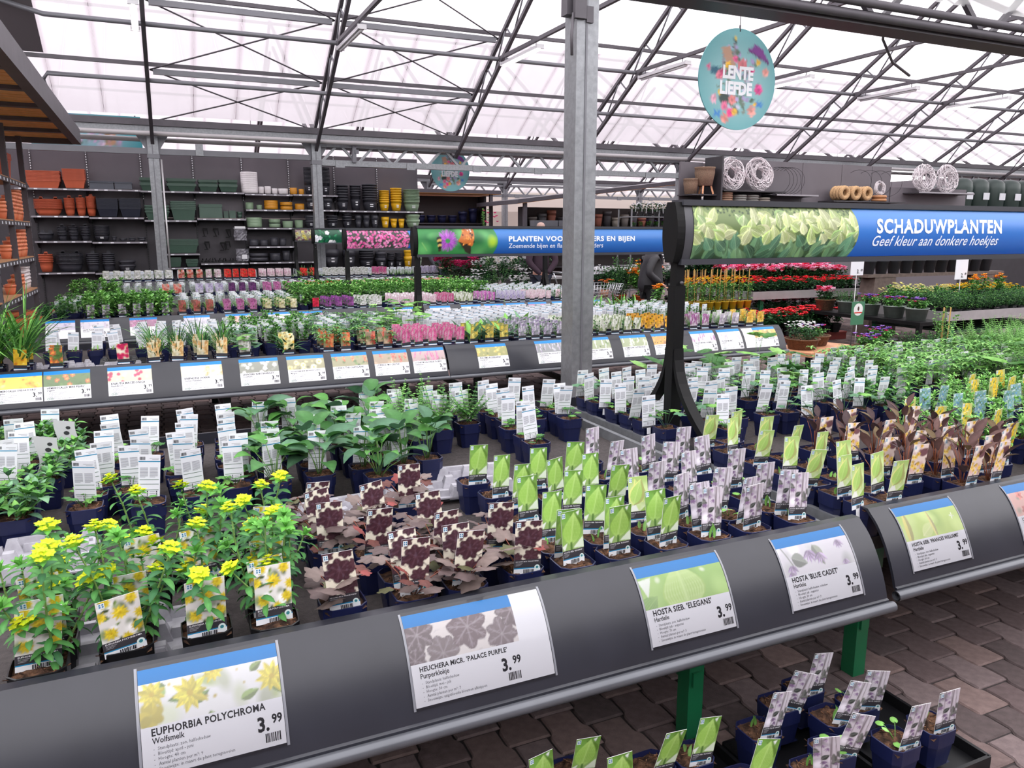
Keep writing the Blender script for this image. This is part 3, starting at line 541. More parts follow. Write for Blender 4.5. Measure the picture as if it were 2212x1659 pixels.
def bench(x0, x1, yl, yr, label, zo=0., legs=None, legmat=GREENP, tail=True):
    r = thing('display_bench', label, 'bench', (0, 0, 0))
    m = MB(); m.box(x0, yl + .02, BZ - .05 + zo, x1, yr, BZ + zo); put('bench_top', m.mesh('bench_top', RUBBER), r)
    m = MB(); m.box(x0, yl + .03, BZ - .1 + zo, x1, yl + .07, BZ - .05 + zo); m.box(x0, yr - .05, BZ - .1 + zo, x1, yr, BZ - .05 + zo); put('bench_frame', m.mesh('bench_frame', DARKST), r)
    m = MB(); m.box(x0, yr, BZ - .05 + zo, x1, yr + .012, LIP - .06 + zo); put('back_edge', m.mesh('back_edge', FASC), r)
    for x in (x0 - .01, x1 - .015):
        m = MB(); m.box(x, yl + .03, BZ - .06 + zo, x + .025, yr, BZ + .05 + zo); put('end_rail', m.mesh('end_rail', GALV), r)
    P = [(.03, -.002), (.03, .006)] + [(a, b + .006) if i == 0 else (a, b) for i, (a, b) in enumerate(PROF)] + [(-.150, -.236), (-.150, -.262)]
    Q = [(a + .009, b - .006) for a, b in P]
    m = MB(); n = len(P); V = [(x, yl + a, LIP + zo + b) for x in (x0, x1) for a, b in P + Q[::-1]]; k = 2 * n
    m.add(V, [(i, (i + 1) % k, k + (i + 1) % k, k + i) for i in range(k) if not 2 <= i < 1 + len(PROF)], sm=False); m.grid(np.array([[(x, yl + a, LIP + zo + b) for x in (x0, x1)] for a, b in P[2:2 + len(PROF)]]), sm=True)
    for s in (0, k): m.add([V[s + i] for i in range(k)], [(i, i + 1, k - 2 - i, k - 1 - i) for i in range(n - 1)])
    put('fascia', m.mesh('fascia', FASC), r)
    m = MB(); m.tube([(x0 - .012, yl - .158, LIP + zo - .258), (x1 + .012, yl - .158, LIP + zo - .258)], .018, 10, caps=False)
    m.tube([(x0 - .012, yl - .158, LIP + zo - .258), (x1 + .012, yl - .158, LIP + zo - .258)], .014, 10, caps=False); put('rail_pipe', m.mesh('rail_pipe', M('grey_rail_tube', (92, 94, 100), .3, .3, var=.08)), r)
    for lx in (legs or [x0 + .5, (x0 + x1) / 2, x1 - .5]):
        for ly in (yl + .09, yr - .1):
            m = MB(); m.box(lx - .03, ly - .03, 0, lx + .03, ly + .03, BZ - .05 + zo); put('leg', m.mesh('leg', legmat), r)
        m = MB(); m.box(lx - .02, yl + .05, .2, lx + .02, yr - .05, .25); m.box(lx - .025, yl + .02, BZ - .13 + zo, lx + .025, yl + .2, BZ - .05 + zo); put('cross_rail', m.mesh('cross_rail', legmat), r)
    for yy in (yr - .1, ): m = MB(); m.box(x0 + .2, yy - .015, .2, x1 - .2, yy + .015, .25); put('long_rail', m.mesh('long_rail', legmat), r)
    return r
DKG = M('dark_green_paint', (20, 44, 38), .5)
bench(-2.6, 2.15, 1.825, 4.27, 'black curved-front bench carrying spurge and hosta pots, nearest the camera', legs=[-2.2, -.6, 1.53])
bench(2.245, 7.6, 1.872, 4.27, 'curved-front bench under the SCHADUWPLANTEN sign', legs=[2.35, 4.4, 6.6])
bench(-3.2, 2.235, 6.42, 8.35, 'second-row bench with daylily, lupin and daisy cards', legs=[-1.45, .42, 1.9], legmat=DKG)
bench(2.25, 6.08, 6.42, 8.35, 'second-row bench ending in the orange trollius card', legs=[2.6, 3.7, 5.6], legmat=DKG)
bench(-1.35, 6.15, 10.2, 12.75, 'third-row bench behind the lupins', legmat=DKG)
bench(-1.3, 5.2, 13.35, 15.1, 'fourth-row bench of small perennials', legmat=DKG)
bench(-1.0, 5.6, 15.6, 16.75, 'rearmost bench before the pot wall', .12, legmat=DKG)
# clear sleeve
def sleeve_mat():
    m = bpy.data.materials.new('clear_sleeve'); m.use_nodes = True; nt = m.node_tree; N = nt.nodes; K = nt.links; N.remove(N['Principled BSDF'])
    t = N.new('ShaderNodeBsdfTransparent'); t.inputs[0].default_value = (.97, .97, .98, 1); g = N.new('ShaderNodeBsdfGlossy'); g.inputs['Roughness'].default_value = .07
    n = N.new('ShaderNodeTexNoise'); n.inputs['Scale'].default_value = 14; tc = N.new('ShaderNodeTexCoord'); K.new(tc.outputs['Object'], n.inputs[0]); b = N.new('ShaderNodeBump'); b.inputs['Strength'].default_value = .15; b.inputs['Distance'].default_value = .01; K.new(n.outputs[0], b.inputs['Height']); K.new(b.outputs[0], g.inputs['Normal'])
    f = N.new('ShaderNodeFresnel'); f.inputs[0].default_value = 1.38; x = N.new('ShaderNodeMixShader'); K.new(f.outputs[0], x.inputs[0]); K.new(t.outputs[0], x.inputs[1]); K.new(g.outputs[0], x.inputs[2]); K.new(x.outputs[0], N['Material Output'].inputs[0])
    return m
SLEEVE = sleeve_mat()
WHITE = lc(240, 240, 246); INK = lc(28, 26, 34); BLUE = lc(24, 126, 200); GREYT = lc(96, 96, 104)
CARD_H = .236
def mapc(u, s, x0, yl, zo, off):
    a, b, ny, nz = prof(min(max(s, 0), ARC[-1] - 1e-6)); return (x0 + u, yl + a + ny * off, LIP + zo + b + nz * off)
def tput(mb, string, x, y, size, fn, col, bold=0., it=0., sx=1., res=2, right=False, wid=None, spc=1.):
    """lay a line of lettering at (x, y); fn maps flat (u, v) to 3-D"""
    v, f = text(string, bold, it, res, spc)
    if not len(v): return
    if wid: sx = wid / (v[:, 0].max() * size)
    w = v[:, 0].max() * size * sx
    if right: x -= w
    mb.add([fn(x + p[0] * size * sx, y + p[1] * size) for p in v], f, col)
def bars(mb, x, y, w, h, fn, seed=1, col=INK):
    g = random.Random(seed); u = 0
    while u < w:
        q = g.choice((.0012, .0022, .0034)) * w / .045
        if u + q < w: mb.add([fn(x + u, y), fn(x + u + q, y), fn(x + u + q, y + h), fn(x + u, y + h)], [(0, 1, 2, 3)], col)
        u += q + g.choice((.0012, .0022)) * w / .045
def card(x0, pic, title, sub, lines, label, yl=1.825, w=.303, zo=0., res=110, near=True, extra=0., price=('3', '99'), eco=False, group=None, seed=3):
    r = thing('price_card', label, 'price card', (x0 + w / 2, yl - .06, LIP - .1 + zo), group=group)
    ox, oy, oz = r.location; H = CARD_H; s0 = .008; wt = w + extra
    fn = lambda off: (lambda u, v: tuple(np.subtract(mapc(u, s0 + H - v, x0, yl, zo, off), (ox, oy, oz))))
    f0 = fn(.0012); b = MB()
    def area(u0, u1, v0, v1, nu, nv, C=None, col=WHITE):
        P = np.array([[f0(u0 + (u1 - u0) * j / (nu - 1), v0 + (v1 - v0) * i / (nv - 1)) for j in range(nu)] for i in range(nv)]); b.grid(P, C, col)
    area(0, wt, 0, H * .44, 2, 10); 
    if extra: area(w, wt, H * .44, H, 2, 12)
    area(0, w, H * .83, H, 2, 6, col=BLUE)
    nv = int(res * H * .39 / w); C = paint(pic, res, nv, w / (H * .39), seed, 2); area(0, w, H * .44, H * .83, res, nv, np.clip(C * .88 + .10, 0, 1))
    put('sheet', b.mesh('sheet', PRINT), r)
    t = MB(); f1 = fn(.0018); rs = 2 if near else 1
    tw = text(title, .026, 0, rs, 1.06)[0]; sz = min(.0225, w * .80 / max(tw[:, 0].max() * .86, .1))
    tput(t, title, w * .07, H * .355, sz, f1, INK, .026, 0, .86, rs, spc=1.06); tput(t, sub, w * .07, H * .285, .0175, f1, INK, .012, 0, .85, rs)
    for i, s in enumerate(lines):
        tput(t, s, w * .105, H * (.225 - .045 * i), .0105, f1, GREYT, 0, 0, .88, 1)
        if near: tput(t, '-', w * .075, H * (.225 - .045 * i), .0105, f1, GREYT, 0, 0, .88, 1)
    tput(t, price[0] + '.', w * .885, H * .16, .044, f1, INK, .035, 0, .85, rs, True); tput(t, price[1], w * .985, H * .215, .028, f1, INK, .03, 0, .85, rs, True)
    bars(t, w * .85, H * .045, w * .125, H * .085, f1, len(title))
    if eco:
        for k in (0, 1):
            P = [(w * (.09 + .07 * k) + math.cos(q) * .008, H * .05 + math.sin(q) * .008) for q in np.linspace(0, 2 * PI, 13)[:-1]]; p2 = [(a + (w * (.09 + .07 * k) - a) * .3, c + (H * .05 - c) * .3) for a, c in P]
            t.add([f1(*p) for p in P + p2], [(i, (i + 1) % 12, 12 + (i + 1) % 12, 12 + i) for i in range(12)], lc(70, 130, 100))
    put('lettering', t.mesh('lettering', PRINT), r)
    if near:
        P = np.array([[fn(.0032)(-.007 + (wt + .014) * j, -.006 + (H + .010) * i / 13) for j in (0, 1)] for i in range(14)]); m = MB(); m.grid(P); put('clear_sleeve', m.mesh('clear_sleeve', SLEEVE), r)
        m = MB()
        for u in (-.007, wt + .001): m.grid(np.array([[fn(.0026)(u + .006 * j, -.006 + (H + .010) * i / 13) for j in (0, 1)] for i in range(14)]))
        put('sleeve_edge', m.mesh('sleeve_edge', M('frosted_edge', (168, 170, 178), .2)), r)
    return r
SN = 'Snoeiwijze: in maart de plant terugsnoeien'
card(-.116, 'euphorbia_wide', 'EUPHORBIA POLYCHROMA', 'Wolfsmelk', ['Standplaats: zon, halfschaduw', 'Bloeitijd: april - juni', 'Hoogte: 40 cm', 'Aantal planten per m²: 9', 'Snoeiwijze: in maart de plant terugsnoeien'], 'price card with yellow spurge flowers reading EUPHORBIA POLYCHROMA')
card(.503, 'heuchera_wide', 'HEUCHERA MICR. \'PALACE PURPLE\'', 'Purperklokje', ['Standplaats: halfschaduw', 'Bloeitijd: mei - juli', 'Hoogte: 30 cm', 'Aantal planten per m²: 7', 'Snoeiwijze: uitgebloeide bloemen afknippen'], 'price card with purple leaf picture and blank strip reading HEUCHERA PALACE PURPLE', extra=.088)
card(1.212, 'elegans_wide', 'HOSTA SIEB. \'ELEGANS\'', 'Hartlelie', ['Standplaats: zon, halfschaduw', 'Bloeitijd: juli - augustus', 'Hoogte: 70 cm', 'Aantal planten per m²: 3', SN], 'price card with green leaf picture reading HOSTA ELEGANS')
card(1.742, 'bluecadet_wide', 'HOSTA \'BLUE CADET\'', 'Hartlelie', ['Standplaats: halfschaduw, schaduw', 'Bloeitijd: juli - augustus', 'Hoogte: 30 cm', 'Aantal planten per m²: 7', SN], 'price card with lilac bell flowers reading HOSTA BLUE CADET')
card(2.345, 'frances_wide', 'HOSTA SIEB. \'FRANCES WILLIAMS\'', 'Hartlelie', ['Standplaats: zon, halfschaduw', 'Bloeitijd: juli - augustus', 'Hoogte: 60 cm', 'Aantal planten per m²: 3', SN], 'price card with yellow-green leaf reading HOSTA FRANCES WILLIAMS', yl=1.872)
card(2.955, 'salmon', 'LYSIMACHIA CIL. \'FIRECRACKER\'', 'Wederik', ['Standplaats: zon, halfschaduw', 'Bloeitijd: juli - augustus', 'Hoogte: 80 cm', SN], 'price card cut off by the picture edge beside the FRANCES WILLIAMS card', yl=1.872)
ln = ['Standplaats: zon, halfschaduw', 'Bloeitijd: juni - augustus', 'Hoogte: 60 cm', 'Aantal planten per m²: 7', SN]
for x0, pic, t, s in ((-1.12, 'daylily_yellow', 'HEMEROCALLIS \'STELLA D\'ORO\'', 'Daglelie'), (-.815, 'daylily_orange', 'HEMEROCALLIS \'MINI PEARL\'', 'Daglelie'), (-.405, 'knautia', 'KNAUTIA MACEDONICA', 'Beemdkroon'), (.095, 'kniphofia', 'KNIPHOFIA UVARIA', 'Vuurpijl / Fakkellelie'), (.52, 'lavatera', 'LAVATERA \'BABY BARNSLEY\'', 'Struikmalva'), (.885, 'leucanthemum', 'LEUCANTHEMUM M. \'BROADWAY LIGHTS\'', 'Margriet'), (1.245, 'lupin_orange', 'LUPINUS \'THE CHATELAINE\'', 'Lupine'), (1.595, 'lupin_red', 'LUPINUS \'MY CASTLE\'', 'Lupine'), (1.93, 'lythrum', 'LYTHRUM SALICARIA \'ROBIN\'', 'Kattenstaart'), (2.53, 'phlomis', 'PHLOMIS RUSSELIANA', 'Brandkruid'), (3.12, 'physostegia', 'PHYSOSTEGIA VIRG. \'BOUQUET ROSE\'', 'Scharnierbloem'), (3.62, 'white_spike', 'PHYSOSTEGIA VIRG. \'SUMMER SNOW\'', 'Scharnierbloem'), (4.045, 'white_spike', 'LYSIMACHIA CLETHROIDES', 'Wederik'), (4.41, 'rudbeckia', 'RUDBECKIA FULGIDA \'GOLDSTURM\'', 'Zonnehoed'), (4.875, 'stachys', 'STACHYS MONN. \'HUMMELO\'', 'Andoorn'), (5.215, 'teucrium', 'TEUCRIUM HIRC.', 'Gamander'), (5.69, 'trollius', 'TROLLIUS \'ORANGE PRINCESS\'', 'Kogelbloem')):
    card(x0, pic, t, s, ln, 'price card reading %s on the second-row bench' % t.replace("'", ''), yl=6.42, w=.297, res=56, near=False, eco=True, seed=len(t))
m = MB(); P = np.array([[mapc(5.545 + .142 * j, .008 + CARD_H * i / 13, 0, 6.42, 0, .0012) for j in (0, 1)] for i in range(14)]); m.grid(P, col=WHITE)
thing('blank_card', 'blank white card tucked beside the trollius price card', 'price card', mesh=m.mesh('blank_card', PRINT))
CK = ['lilac', 'white_violet', 'pink_mauve', 'lilac', 'salmon', 'pale_pink', 'pink_mauve', 'pale_pink', 'lilac', 'white_mix', 'magenta_spike', 'lilac', 'pink_mauve', 'lilac', 'white_mix']
for i, x0 in enumerate((-1.22, -.87, -.36, .23, .71, 1.21, 1.60, 2.85, 3.36, 3.82, 4.17, 4.51, 4.86, 5.25, 5.8)):
    card(x0, CK[i], 'VASTE PLANT', 'Vaste plant', [], 'half-hidden price card with blue header, %s from the left on the third-row bench' % nth(i), yl=10.2, w=.297, res=34, near=False, seed=i + 5)
# ---------------------------------------------------------------- long overhead signs
def sign(xl, y, z0, z1, L, name, label, pic, pw, head=None, sub=None, hx=0, hs=.08, near=False, postx=None, foot=BZ, blue=(20, 84, 178), logo=None, arc=.05, p2=True, hw=1.):
    r = thing('bench_sign', label, 'sign', (xl, y, foot)); zz0, zz1 = z0 - foot, z1 - foot; H = zz1 - zz0; bul = .032 * H / .3
    fy = lambda t: -.03 - bul * (1 - (2 * t - 1) ** 2)
    N = 10; pr = [(fy(i / N), zz0 + H * i / N) for i in range(N + 1)]; full = pr + [(-a, b) for a, b in pr[::-1]]; k = len(full)
    for x in (0, L - .045):
        m = MB(); m.add([(x, a * 1.06, b + (b - (zz0 + zz1) / 2) * .03) for a, b in full] + [(x + .045, a * 1.06, b + (b - (zz0 + zz1) / 2) * .03) for a, b in full], [tuple(range(k - 1, -1, -1)), tuple(range(k, 2 * k))] + [(i, (i + 1) % k, k + (i + 1) % k, k + i) for i in range(k)])
        put('end_cap', m.mesh('end_cap', BLACKM), r)
    m = MB(); m.box(.04, -.05, zz1 - .012, L - .04, .05, zz1 + .016); m.box(.04, -.05, zz0 - .016, L - .04, .05, zz0 + .012); put('frame_rail', m.mesh('frame_rail', M('sign_frame', (52, 53, 60), .4)), r)
    b = MB(); x0 = .1 if near else .05; fr = .045
    def fn(off): return lambda u, v: (x0 + u, fy(fr + (1 - 2 * fr) * min(max(v / H, 0), 1)) - off, zz0 + H * (fr + (1 - 2 * fr) * v / H))
    f0 = fn(.002); nw = int(pw / H * (70 if near else 40)); nh = 70 if near else 34
    C = pic(nw, nh, pw / H) if callable(pic) else paint(pic, nw, nh, pw / H, 11, 2, .62)
    bend = lambda v: arc * (1 - (2 * v / H - 1) ** 2) - arc
    b.grid(np.array([[f0((pw + bend(H * i / (nh - 1))) * j / (nw - 1), H * i / (nh - 1)) for j in range(nw)] for i in range(nh)]), C)
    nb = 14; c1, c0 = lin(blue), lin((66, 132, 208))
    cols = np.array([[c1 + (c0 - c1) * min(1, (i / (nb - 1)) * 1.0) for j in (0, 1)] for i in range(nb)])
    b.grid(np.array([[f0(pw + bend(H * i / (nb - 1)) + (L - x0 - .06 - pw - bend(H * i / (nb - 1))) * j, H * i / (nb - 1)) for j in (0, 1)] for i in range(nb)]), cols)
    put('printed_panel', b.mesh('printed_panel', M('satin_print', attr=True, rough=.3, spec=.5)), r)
    if near:
        e = MB(); e.grid(np.array([[(.05 + .05 * j, fy(i / 13) + .001, zz0 + H * i / 13) for j in (0, 1)] for i in range(14)])); put('end_strip', e.mesh('end_strip', M('grey_strip', (70, 70, 76), .4)), r)
    bk = MB(); bk.grid(np.array([[(.05 + (L - .1) * j, -fy(i / 9) - .002, zz0 + H * i / 9) for j in (1, 0)] for i in range(10)])); put('back_panel', bk.mesh('back_panel', BLACKM), r)
    t = MB(); f1 = fn(.004); wc = lc(236, 240, 255)
    if head: tput(t, head, hx, H * .50, hs, f1, wc, .036, 0, .74, 3, wid=hw, spc=1.12)
    if sub: tput(t, sub[0], sub[1], H * .22, sub[2], f1, wc, .008, sub[3], .78, 3, wid=sub[4], spc=1.04)
    if logo: tput(t, logo, L - x0 - .17, H * .07, .05, f1, wc, .03, .2, .9, 2)
    if t.v: put('lettering', t.mesh('lettering', PRINT), r)
    for px in ([.055, L - .055] if p2 else [.055]):
        m = MB(); m.box(px - .025, -.025, .0, px + .025, .025, zz0); m.box(px - .031, -.031, .0, px + .031, .031, zz0 - .12); put('post', m.mesh('post', BLACKM), r)
        for s in (-1, 1):
            m = MB(); pts = []
            for q in range(9):
                a = q / 8; pts.append((s * (.03 + .37 * a ** 2.1), .47 * (1 - a) + .012))
            V = []
            for (yy, z_) in pts:
                V += [(px - .028, yy, z_), (px + .028, yy, z_), (px + .028, yy + s * .01, z_ + .035 + .0), (px - .028, yy + s * .01, z_ + .035)]
            m.add(V, [(4 * i + j, 4 * i + (j + 1) % 4, 4 * i + 4 + (j + 1) % 4, 4 * i + 4 + j) for i in range(8) for j in range(4)] + [(0, 1, 2, 3), (35, 34, 33, 32)]); put('brace', m.mesh('brace', BLACKM), r)
        m = MB(); m.box(px - .035, -.42, 0, px + .035, .42, .02); put('foot_bar', m.mesh('foot_bar', BLACKM), r)
        m = MB()
        for z_ in (.42, .85): m.tube([(px, -.034, z_), (px, -.043, z_)], .009, 8)
        put('bolt', m.mesh('bolt', DARKST), r)
    return r
def hosta_field(w, h, a):
    g = np.random.default_rng(4); r = Ras(w, h, a, 2); r.grad((40, 66, 44), (120, 140, 84)); U = g.uniform
    for _ in range(260): r.ell(U(0, a), U(.82, 1), .025, .02, 0, R_(g, (70, 96, 52), (140, 160, 100), (52, 74, 44)))
    for _ in range(60):
        x, y = U(-.1, a), U(-.12, .3); r.leaf(x, y, U(.3, .5), U(.16, .26), U(.4, 2.7), R_(g, (66, 110, 82), (96, 136, 96), (54, 92, 70), (120, 156, 106)), R_(g, (110, 150, 116)), .72, 2)
    for y0 in np.linspace(.72, .26, 7):
        for _ in range(13):
            x = U(-.2, a); y = y0 + U(-.05, .05); c = R_(g, (196, 212, 140), (214, 224, 166), (176, 200, 122), (150, 184, 116)); L, W_ = U(.24, .38), U(.17, .27); an = U(.35, 2.8)
            r.leaf(x, y, L, W_, an, tuple(np.clip(np.array(c) * 1.12, 0, 255))); r.leaf(x, y, L * .92, W_ * .74, an, tuple(np.array(c) * .86), (226, 232, 190), .86, 2)
    for _ in range(16):
        x, y = U(-.1, a), U(-.1, .18); r.leaf(x, y, U(.28, .4), U(.18, .26), U(.6, 2.5), R_(g, (84, 132, 104), (70, 116, 92), (110, 150, 104)), (140, 178, 140), .8, 2)
    return r.out()
def thistle(w, h, a):
    g = np.random.default_rng(2); r = Ras(w, h, a, 2); r.fill((58, 140, 74)); U = g.uniform
    for _ in range(26): r.ell(U(0, a), U(0, 1), U(.1, .35), U(.1, .3), 0, R_(g, (40, 110, 60), (80, 170, 96), (30, 84, 52), (110, 186, 110)), .7, .7)
    r.ell(a * .93, .5, .16, .2, 0, (170, 206, 60), .5); r.line(.35, .15, .15, .45, .012, (150, 200, 120))
    cx, cy = 1.05 * a / 2.9, .52
    for _ in range(420):
        t = U(0, 6.28); q = U(.25, 1); r.line(cx + math.cos(t) * .1, cy + math.sin(t) * .1, cx + math.cos(t) * .42 * q, cy + .02 + math.sin(t) * .44 * q, .007, R_(g, (166, 74, 186), (136, 52, 160), (196, 112, 210)))
    for k, c in enumerate(((30, 28, 26), (200, 170, 90), (30, 28, 26), (210, 180, 100), (30, 28, 26), (60, 50, 40))): r.ell(.74 * a / 2.9 + .01 * k, .62 - .09 * k, .1 - .008 * k, .06, .3, c)
    r.poly([(1.42 * a / 2.9, .5), (1.72 * a / 2.9, 1.02), (2.1 * a / 2.9, 1.0), (1.95 * a / 2.9, .3)], (196, 110, 50)); r.poly([(1.42 * a / 2.9, .5), (1.9 * a / 2.9, .32), (2.02 * a / 2.9, -.02), (1.75 * a / 2.9, .1)], (52, 42, 34))
    for _ in range(22): x, y = U(1.6, 2.05) * a / 2.9, U(.35, 1); r.ell(x, y, .04, .03, U(0, 3), R_(g, (36, 28, 26), (236, 150, 70)))
    for _ in range(5): r.ell(U(1.8, 2.06) * a / 2.9, U(.85, 1), .025, .025, 0, (240, 236, 230))
    return r.out()
sign(2.335, 3.25, 1.545, 1.832, 3.4, 'a', 'near sign reading SCHADUWPLANTEN with pale hosta leaves', hosta_field, 1.12, 'SCHADUWPLANTEN', ('Geef kleur aan donkere hoekjes', 1.235, .0905, .3, 1.075), 1.257, .118, True, hw=1.073)
sign(2.43, 7.9, 1.46, 1.752, 3.42, 'b', 'sign reading PLANTEN VOOR VLINDERS EN BIJEN with purple thistle', thistle, .90, 'PLANTEN VOOR VLINDERS EN BIJEN', ('Zoemende bijen en fladderende vlinders', 1.03, .079, 0, 1.196), 1.03, .083, hw=1.626, blue=(26, 84, 168), logo='per')
sign(2.51, 11.6, 1.46, 1.75, 3.4, 'c', 'sign with a picture of pink phlox flowers', 'phlox', .97, foot=BZ)
sign(2.63, 14.8, 1.515, 1.78, 3.0, 'd', 'small distant sign with white flowers on green leaves', 'periwinkle', .60, foot=BZ, p2=False)
sign(2.53, 16.4, 1.545, 1.79, 2.6, 'e', 'smallest distant sign with yellow and purple rockery plants', 'rockery', .5, foot=BZ + .12, p2=False)
# ---------------------------------------------------------------- round hanging signs
def roundel(x, y, z, R, label, wire, dim=False):
    r = thing('hanging_roundel', label, 'sign', (x, y, z)); n = 70; g = np.random.default_rng(8); ra = Ras(n, n, 1., 3); ra.fill((74, 152, 160)); U = g.uniform
    ra.ell(.5, .5, .42, .42, 0, (150, 196, 200), .6)
    for _ in range(70): t, q = U(0, 6.28), U(.08, .3); ra.ell(.5 + math.cos(t) * q * .9, .5 + math.sin(t) * q * 1.15, .02, .03, U(0, 3), R_(g, (206, 204, 226), (120, 126, 120), (176, 160, 206), (96, 120, 104)))
    for _ in range(40): t, q = U(0, 6.28), U(.15, .36); ra.leaf(.5 + math.cos(t) * q * .8, .5 + math.sin(t) * q, .06, .018, U(0, 6), R_(g, (84, 120, 96), (60, 90, 84), (130, 150, 130)))
    for x_, y_ in ((.3, .8), (.44, .86), (.6, .7)): ra.line(x_, y_, x_, y_ - .25, .01, (150, 136, 150))
    ra.poly([(.27, .8), (.38, .82), (.47, .62), (.36, .6)], (190, 150, 128)); ra.poly([(.62, .80), (.7, .86), (.8, .83), (.9, .7), (.89, .68)], (126, 60, 140)); ra.line(.89, .69, .63, .79, .008, (90, 40, 100))
    ra.ell(.44, .88, .018, .035, .2, (60, 62, 60)); ra.ell(.45, .9, .015, .02, 0, (220, 190, 80)); ra.ell(.2, .57, .06, .04, 0, (40, 96, 120)); ra.ell(.33, .31, .07, .06, 0, (54, 70, 66))
    for x_, y_, s, c in ((.26, .53, .045, (232, 130, 150)), (.3, .56, .04, (222, 80, 130)), (.37, .63, .04, (238, 186, 60)), (.55, .65, .06, (232, 130, 140)), (.67, .6, .045, (226, 70, 140)), (.86, .6, .045, (240, 160, 150)), (.76, .69, .03, (240, 190, 70)), (.78, .42, .055, (230, 70, 150)), (.28, .37, .03, (240, 196, 70)), (.44, .3, .05, (236, 140, 140)), (.2, .3, .045, (232, 170, 190)), (.34, .23, .045, (224, 110, 150)), (.42, .17, .045, (226, 60, 130)), (.47, .18, .035, (242, 190, 70)), (.7, .2, .055, (238, 160, 150)), (.35, .11, .05, (236, 150, 140)), (.75, .27, .025, (240, 190, 60)), (.12, .6, .025, (226, 90, 140)), (.46, .7, .035, (230, 100, 150))): ra.flower(x_, y_, s, 6, c, tuple(np.array(c) * .8), g, pw=.8)
    for x_, y_ in ((.25, .15), (.8, .27)):
        for a in (.6, 2.4, -.5, 3.6): ra.ell(x_ + .025 * math.cos(a), y_ + .025 * math.sin(a), .03, .015, a, (60, 130, 200))
    C = ra.out(); b = MB(); NT, NR = 96, 34
    V = [(0, -.006, 0)]; CC = [C[n // 2, n // 2]]
    for i in range(1, NR + 1):
        for j in range(NT):
            t = 2 * PI * j / NT; q = i / NR; u, v = .5 + .5 * q * math.cos(t), .5 + .5 * q * math.sin(t)
            V.append((R * q * math.cos(t), -.006, R * q * math.sin(t))); CC.append(C[min(n - 1, int(v * n)), min(n - 1, int(u * n))])
    F = [(0, 1 + (j + 1) % NT, 1 + j) for j in range(NT)] + [(1 + (i - 1) * NT + j, 1 + (i - 1) * NT + (j + 1) % NT, 1 + i * NT + (j + 1) % NT, 1 + i * NT + j) for i in range(1, NR) for j in range(NT)]
    b.add(V, F, np.array(CC)); put('printed_face', b.mesh('printed_face', PRINT), r)
    m = MB(); m.add([(R * math.cos(2 * PI * j / 64), s, R * math.sin(2 * PI * j / 64)) for s in (-.005, .006) for j in range(64)], [tuple(range(64)), tuple(range(127, 63, -1))] + [(j, 64 + j, 64 + (j + 1) % 64, (j + 1) % 64) for j in range(64)], lc(86, 150, 156)); put('board', m.mesh('board', PRINT), r)
    t = MB(); f = lambda u, v: (u, -.009, v)
    tput(t, 'LENTE', -R * .40, R * .02, R * .34, f, WHITE, .05, 0, .82, 2); tput(t, 'LIEFDE', -R * .46, -R * .29, R * .34, f, WHITE, .05, 0, .84, 2); put('lettering', t.mesh('lettering', PRINT), r)
    m = MB(); m.tube([(0, 0, R - .01), (0, 0, R + wire)], .004, 5); m.tube([(0, 0, R - .03), (0, 0, R + .03)], .01, 6); put('wire', m.mesh('wire', DARKST), r)
roundel(5.33, 6.4, 3.17, .472, 'large round teal hanging sign reading LENTE LIEFDE', .6)
roundel(6.39, 17.6, 3.145, .475, 'distant round teal hanging sign half hidden by the lattice girder', .35)
# ---------------------------------------------------------------- plants
OV = [.12, .72, 1, .85, .5, .03]; LN = [.25, .7, .95, 1, .7, .03]; HT = [.5, 1, 1, .78, .42, .03]; ST = [.6, .8, .85, .8, .6, .05]; O3 = [.15, 1, .75, .04]
def jit(c, r, a=.16):
    q = 1 + r.uniform(-a, a); return tuple(np.clip(np.array(c) * q, 0, 1))
def leaf(mb, p, az, el, L, W, col, pr=OV, curl=.9, fold=.25, roll=0., mid=1.25):
    n = len(pr); p = Vector(p); ca, sa = math.cos(az), math.sin(az); side = Vector((-sa, ca, 0)); V = []; C = []; e = el; st = L / (n - 1)
    for i, w in enumerate(pr):
        d = Vector((ca * math.cos(e), sa * math.cos(e), math.sin(e))); up = side.cross(d) * -1; s2 = side * math.cos(roll) + up * math.sin(roll); u2 = up * math.cos(roll) - side * math.sin(roll); h = w * W / 2
        V += [p - s2 * h + u2 * (h * fold), p, p + s2 * h + u2 * (h * fold)]; C += [col, tuple(min(1, q * mid) for q in col), tuple(q * .9 for q in col)]
        p = p + d * st; e -= curl / (n - 1)
    mb.add(V, [f for i in range(n - 1) for f in ((3 * i, 3 * i + 1, 3 * i + 4, 3 * i + 3), (3 * i + 1, 3 * i + 2, 3 * i + 5, 3 * i + 4))], C, 0, True)
    return p
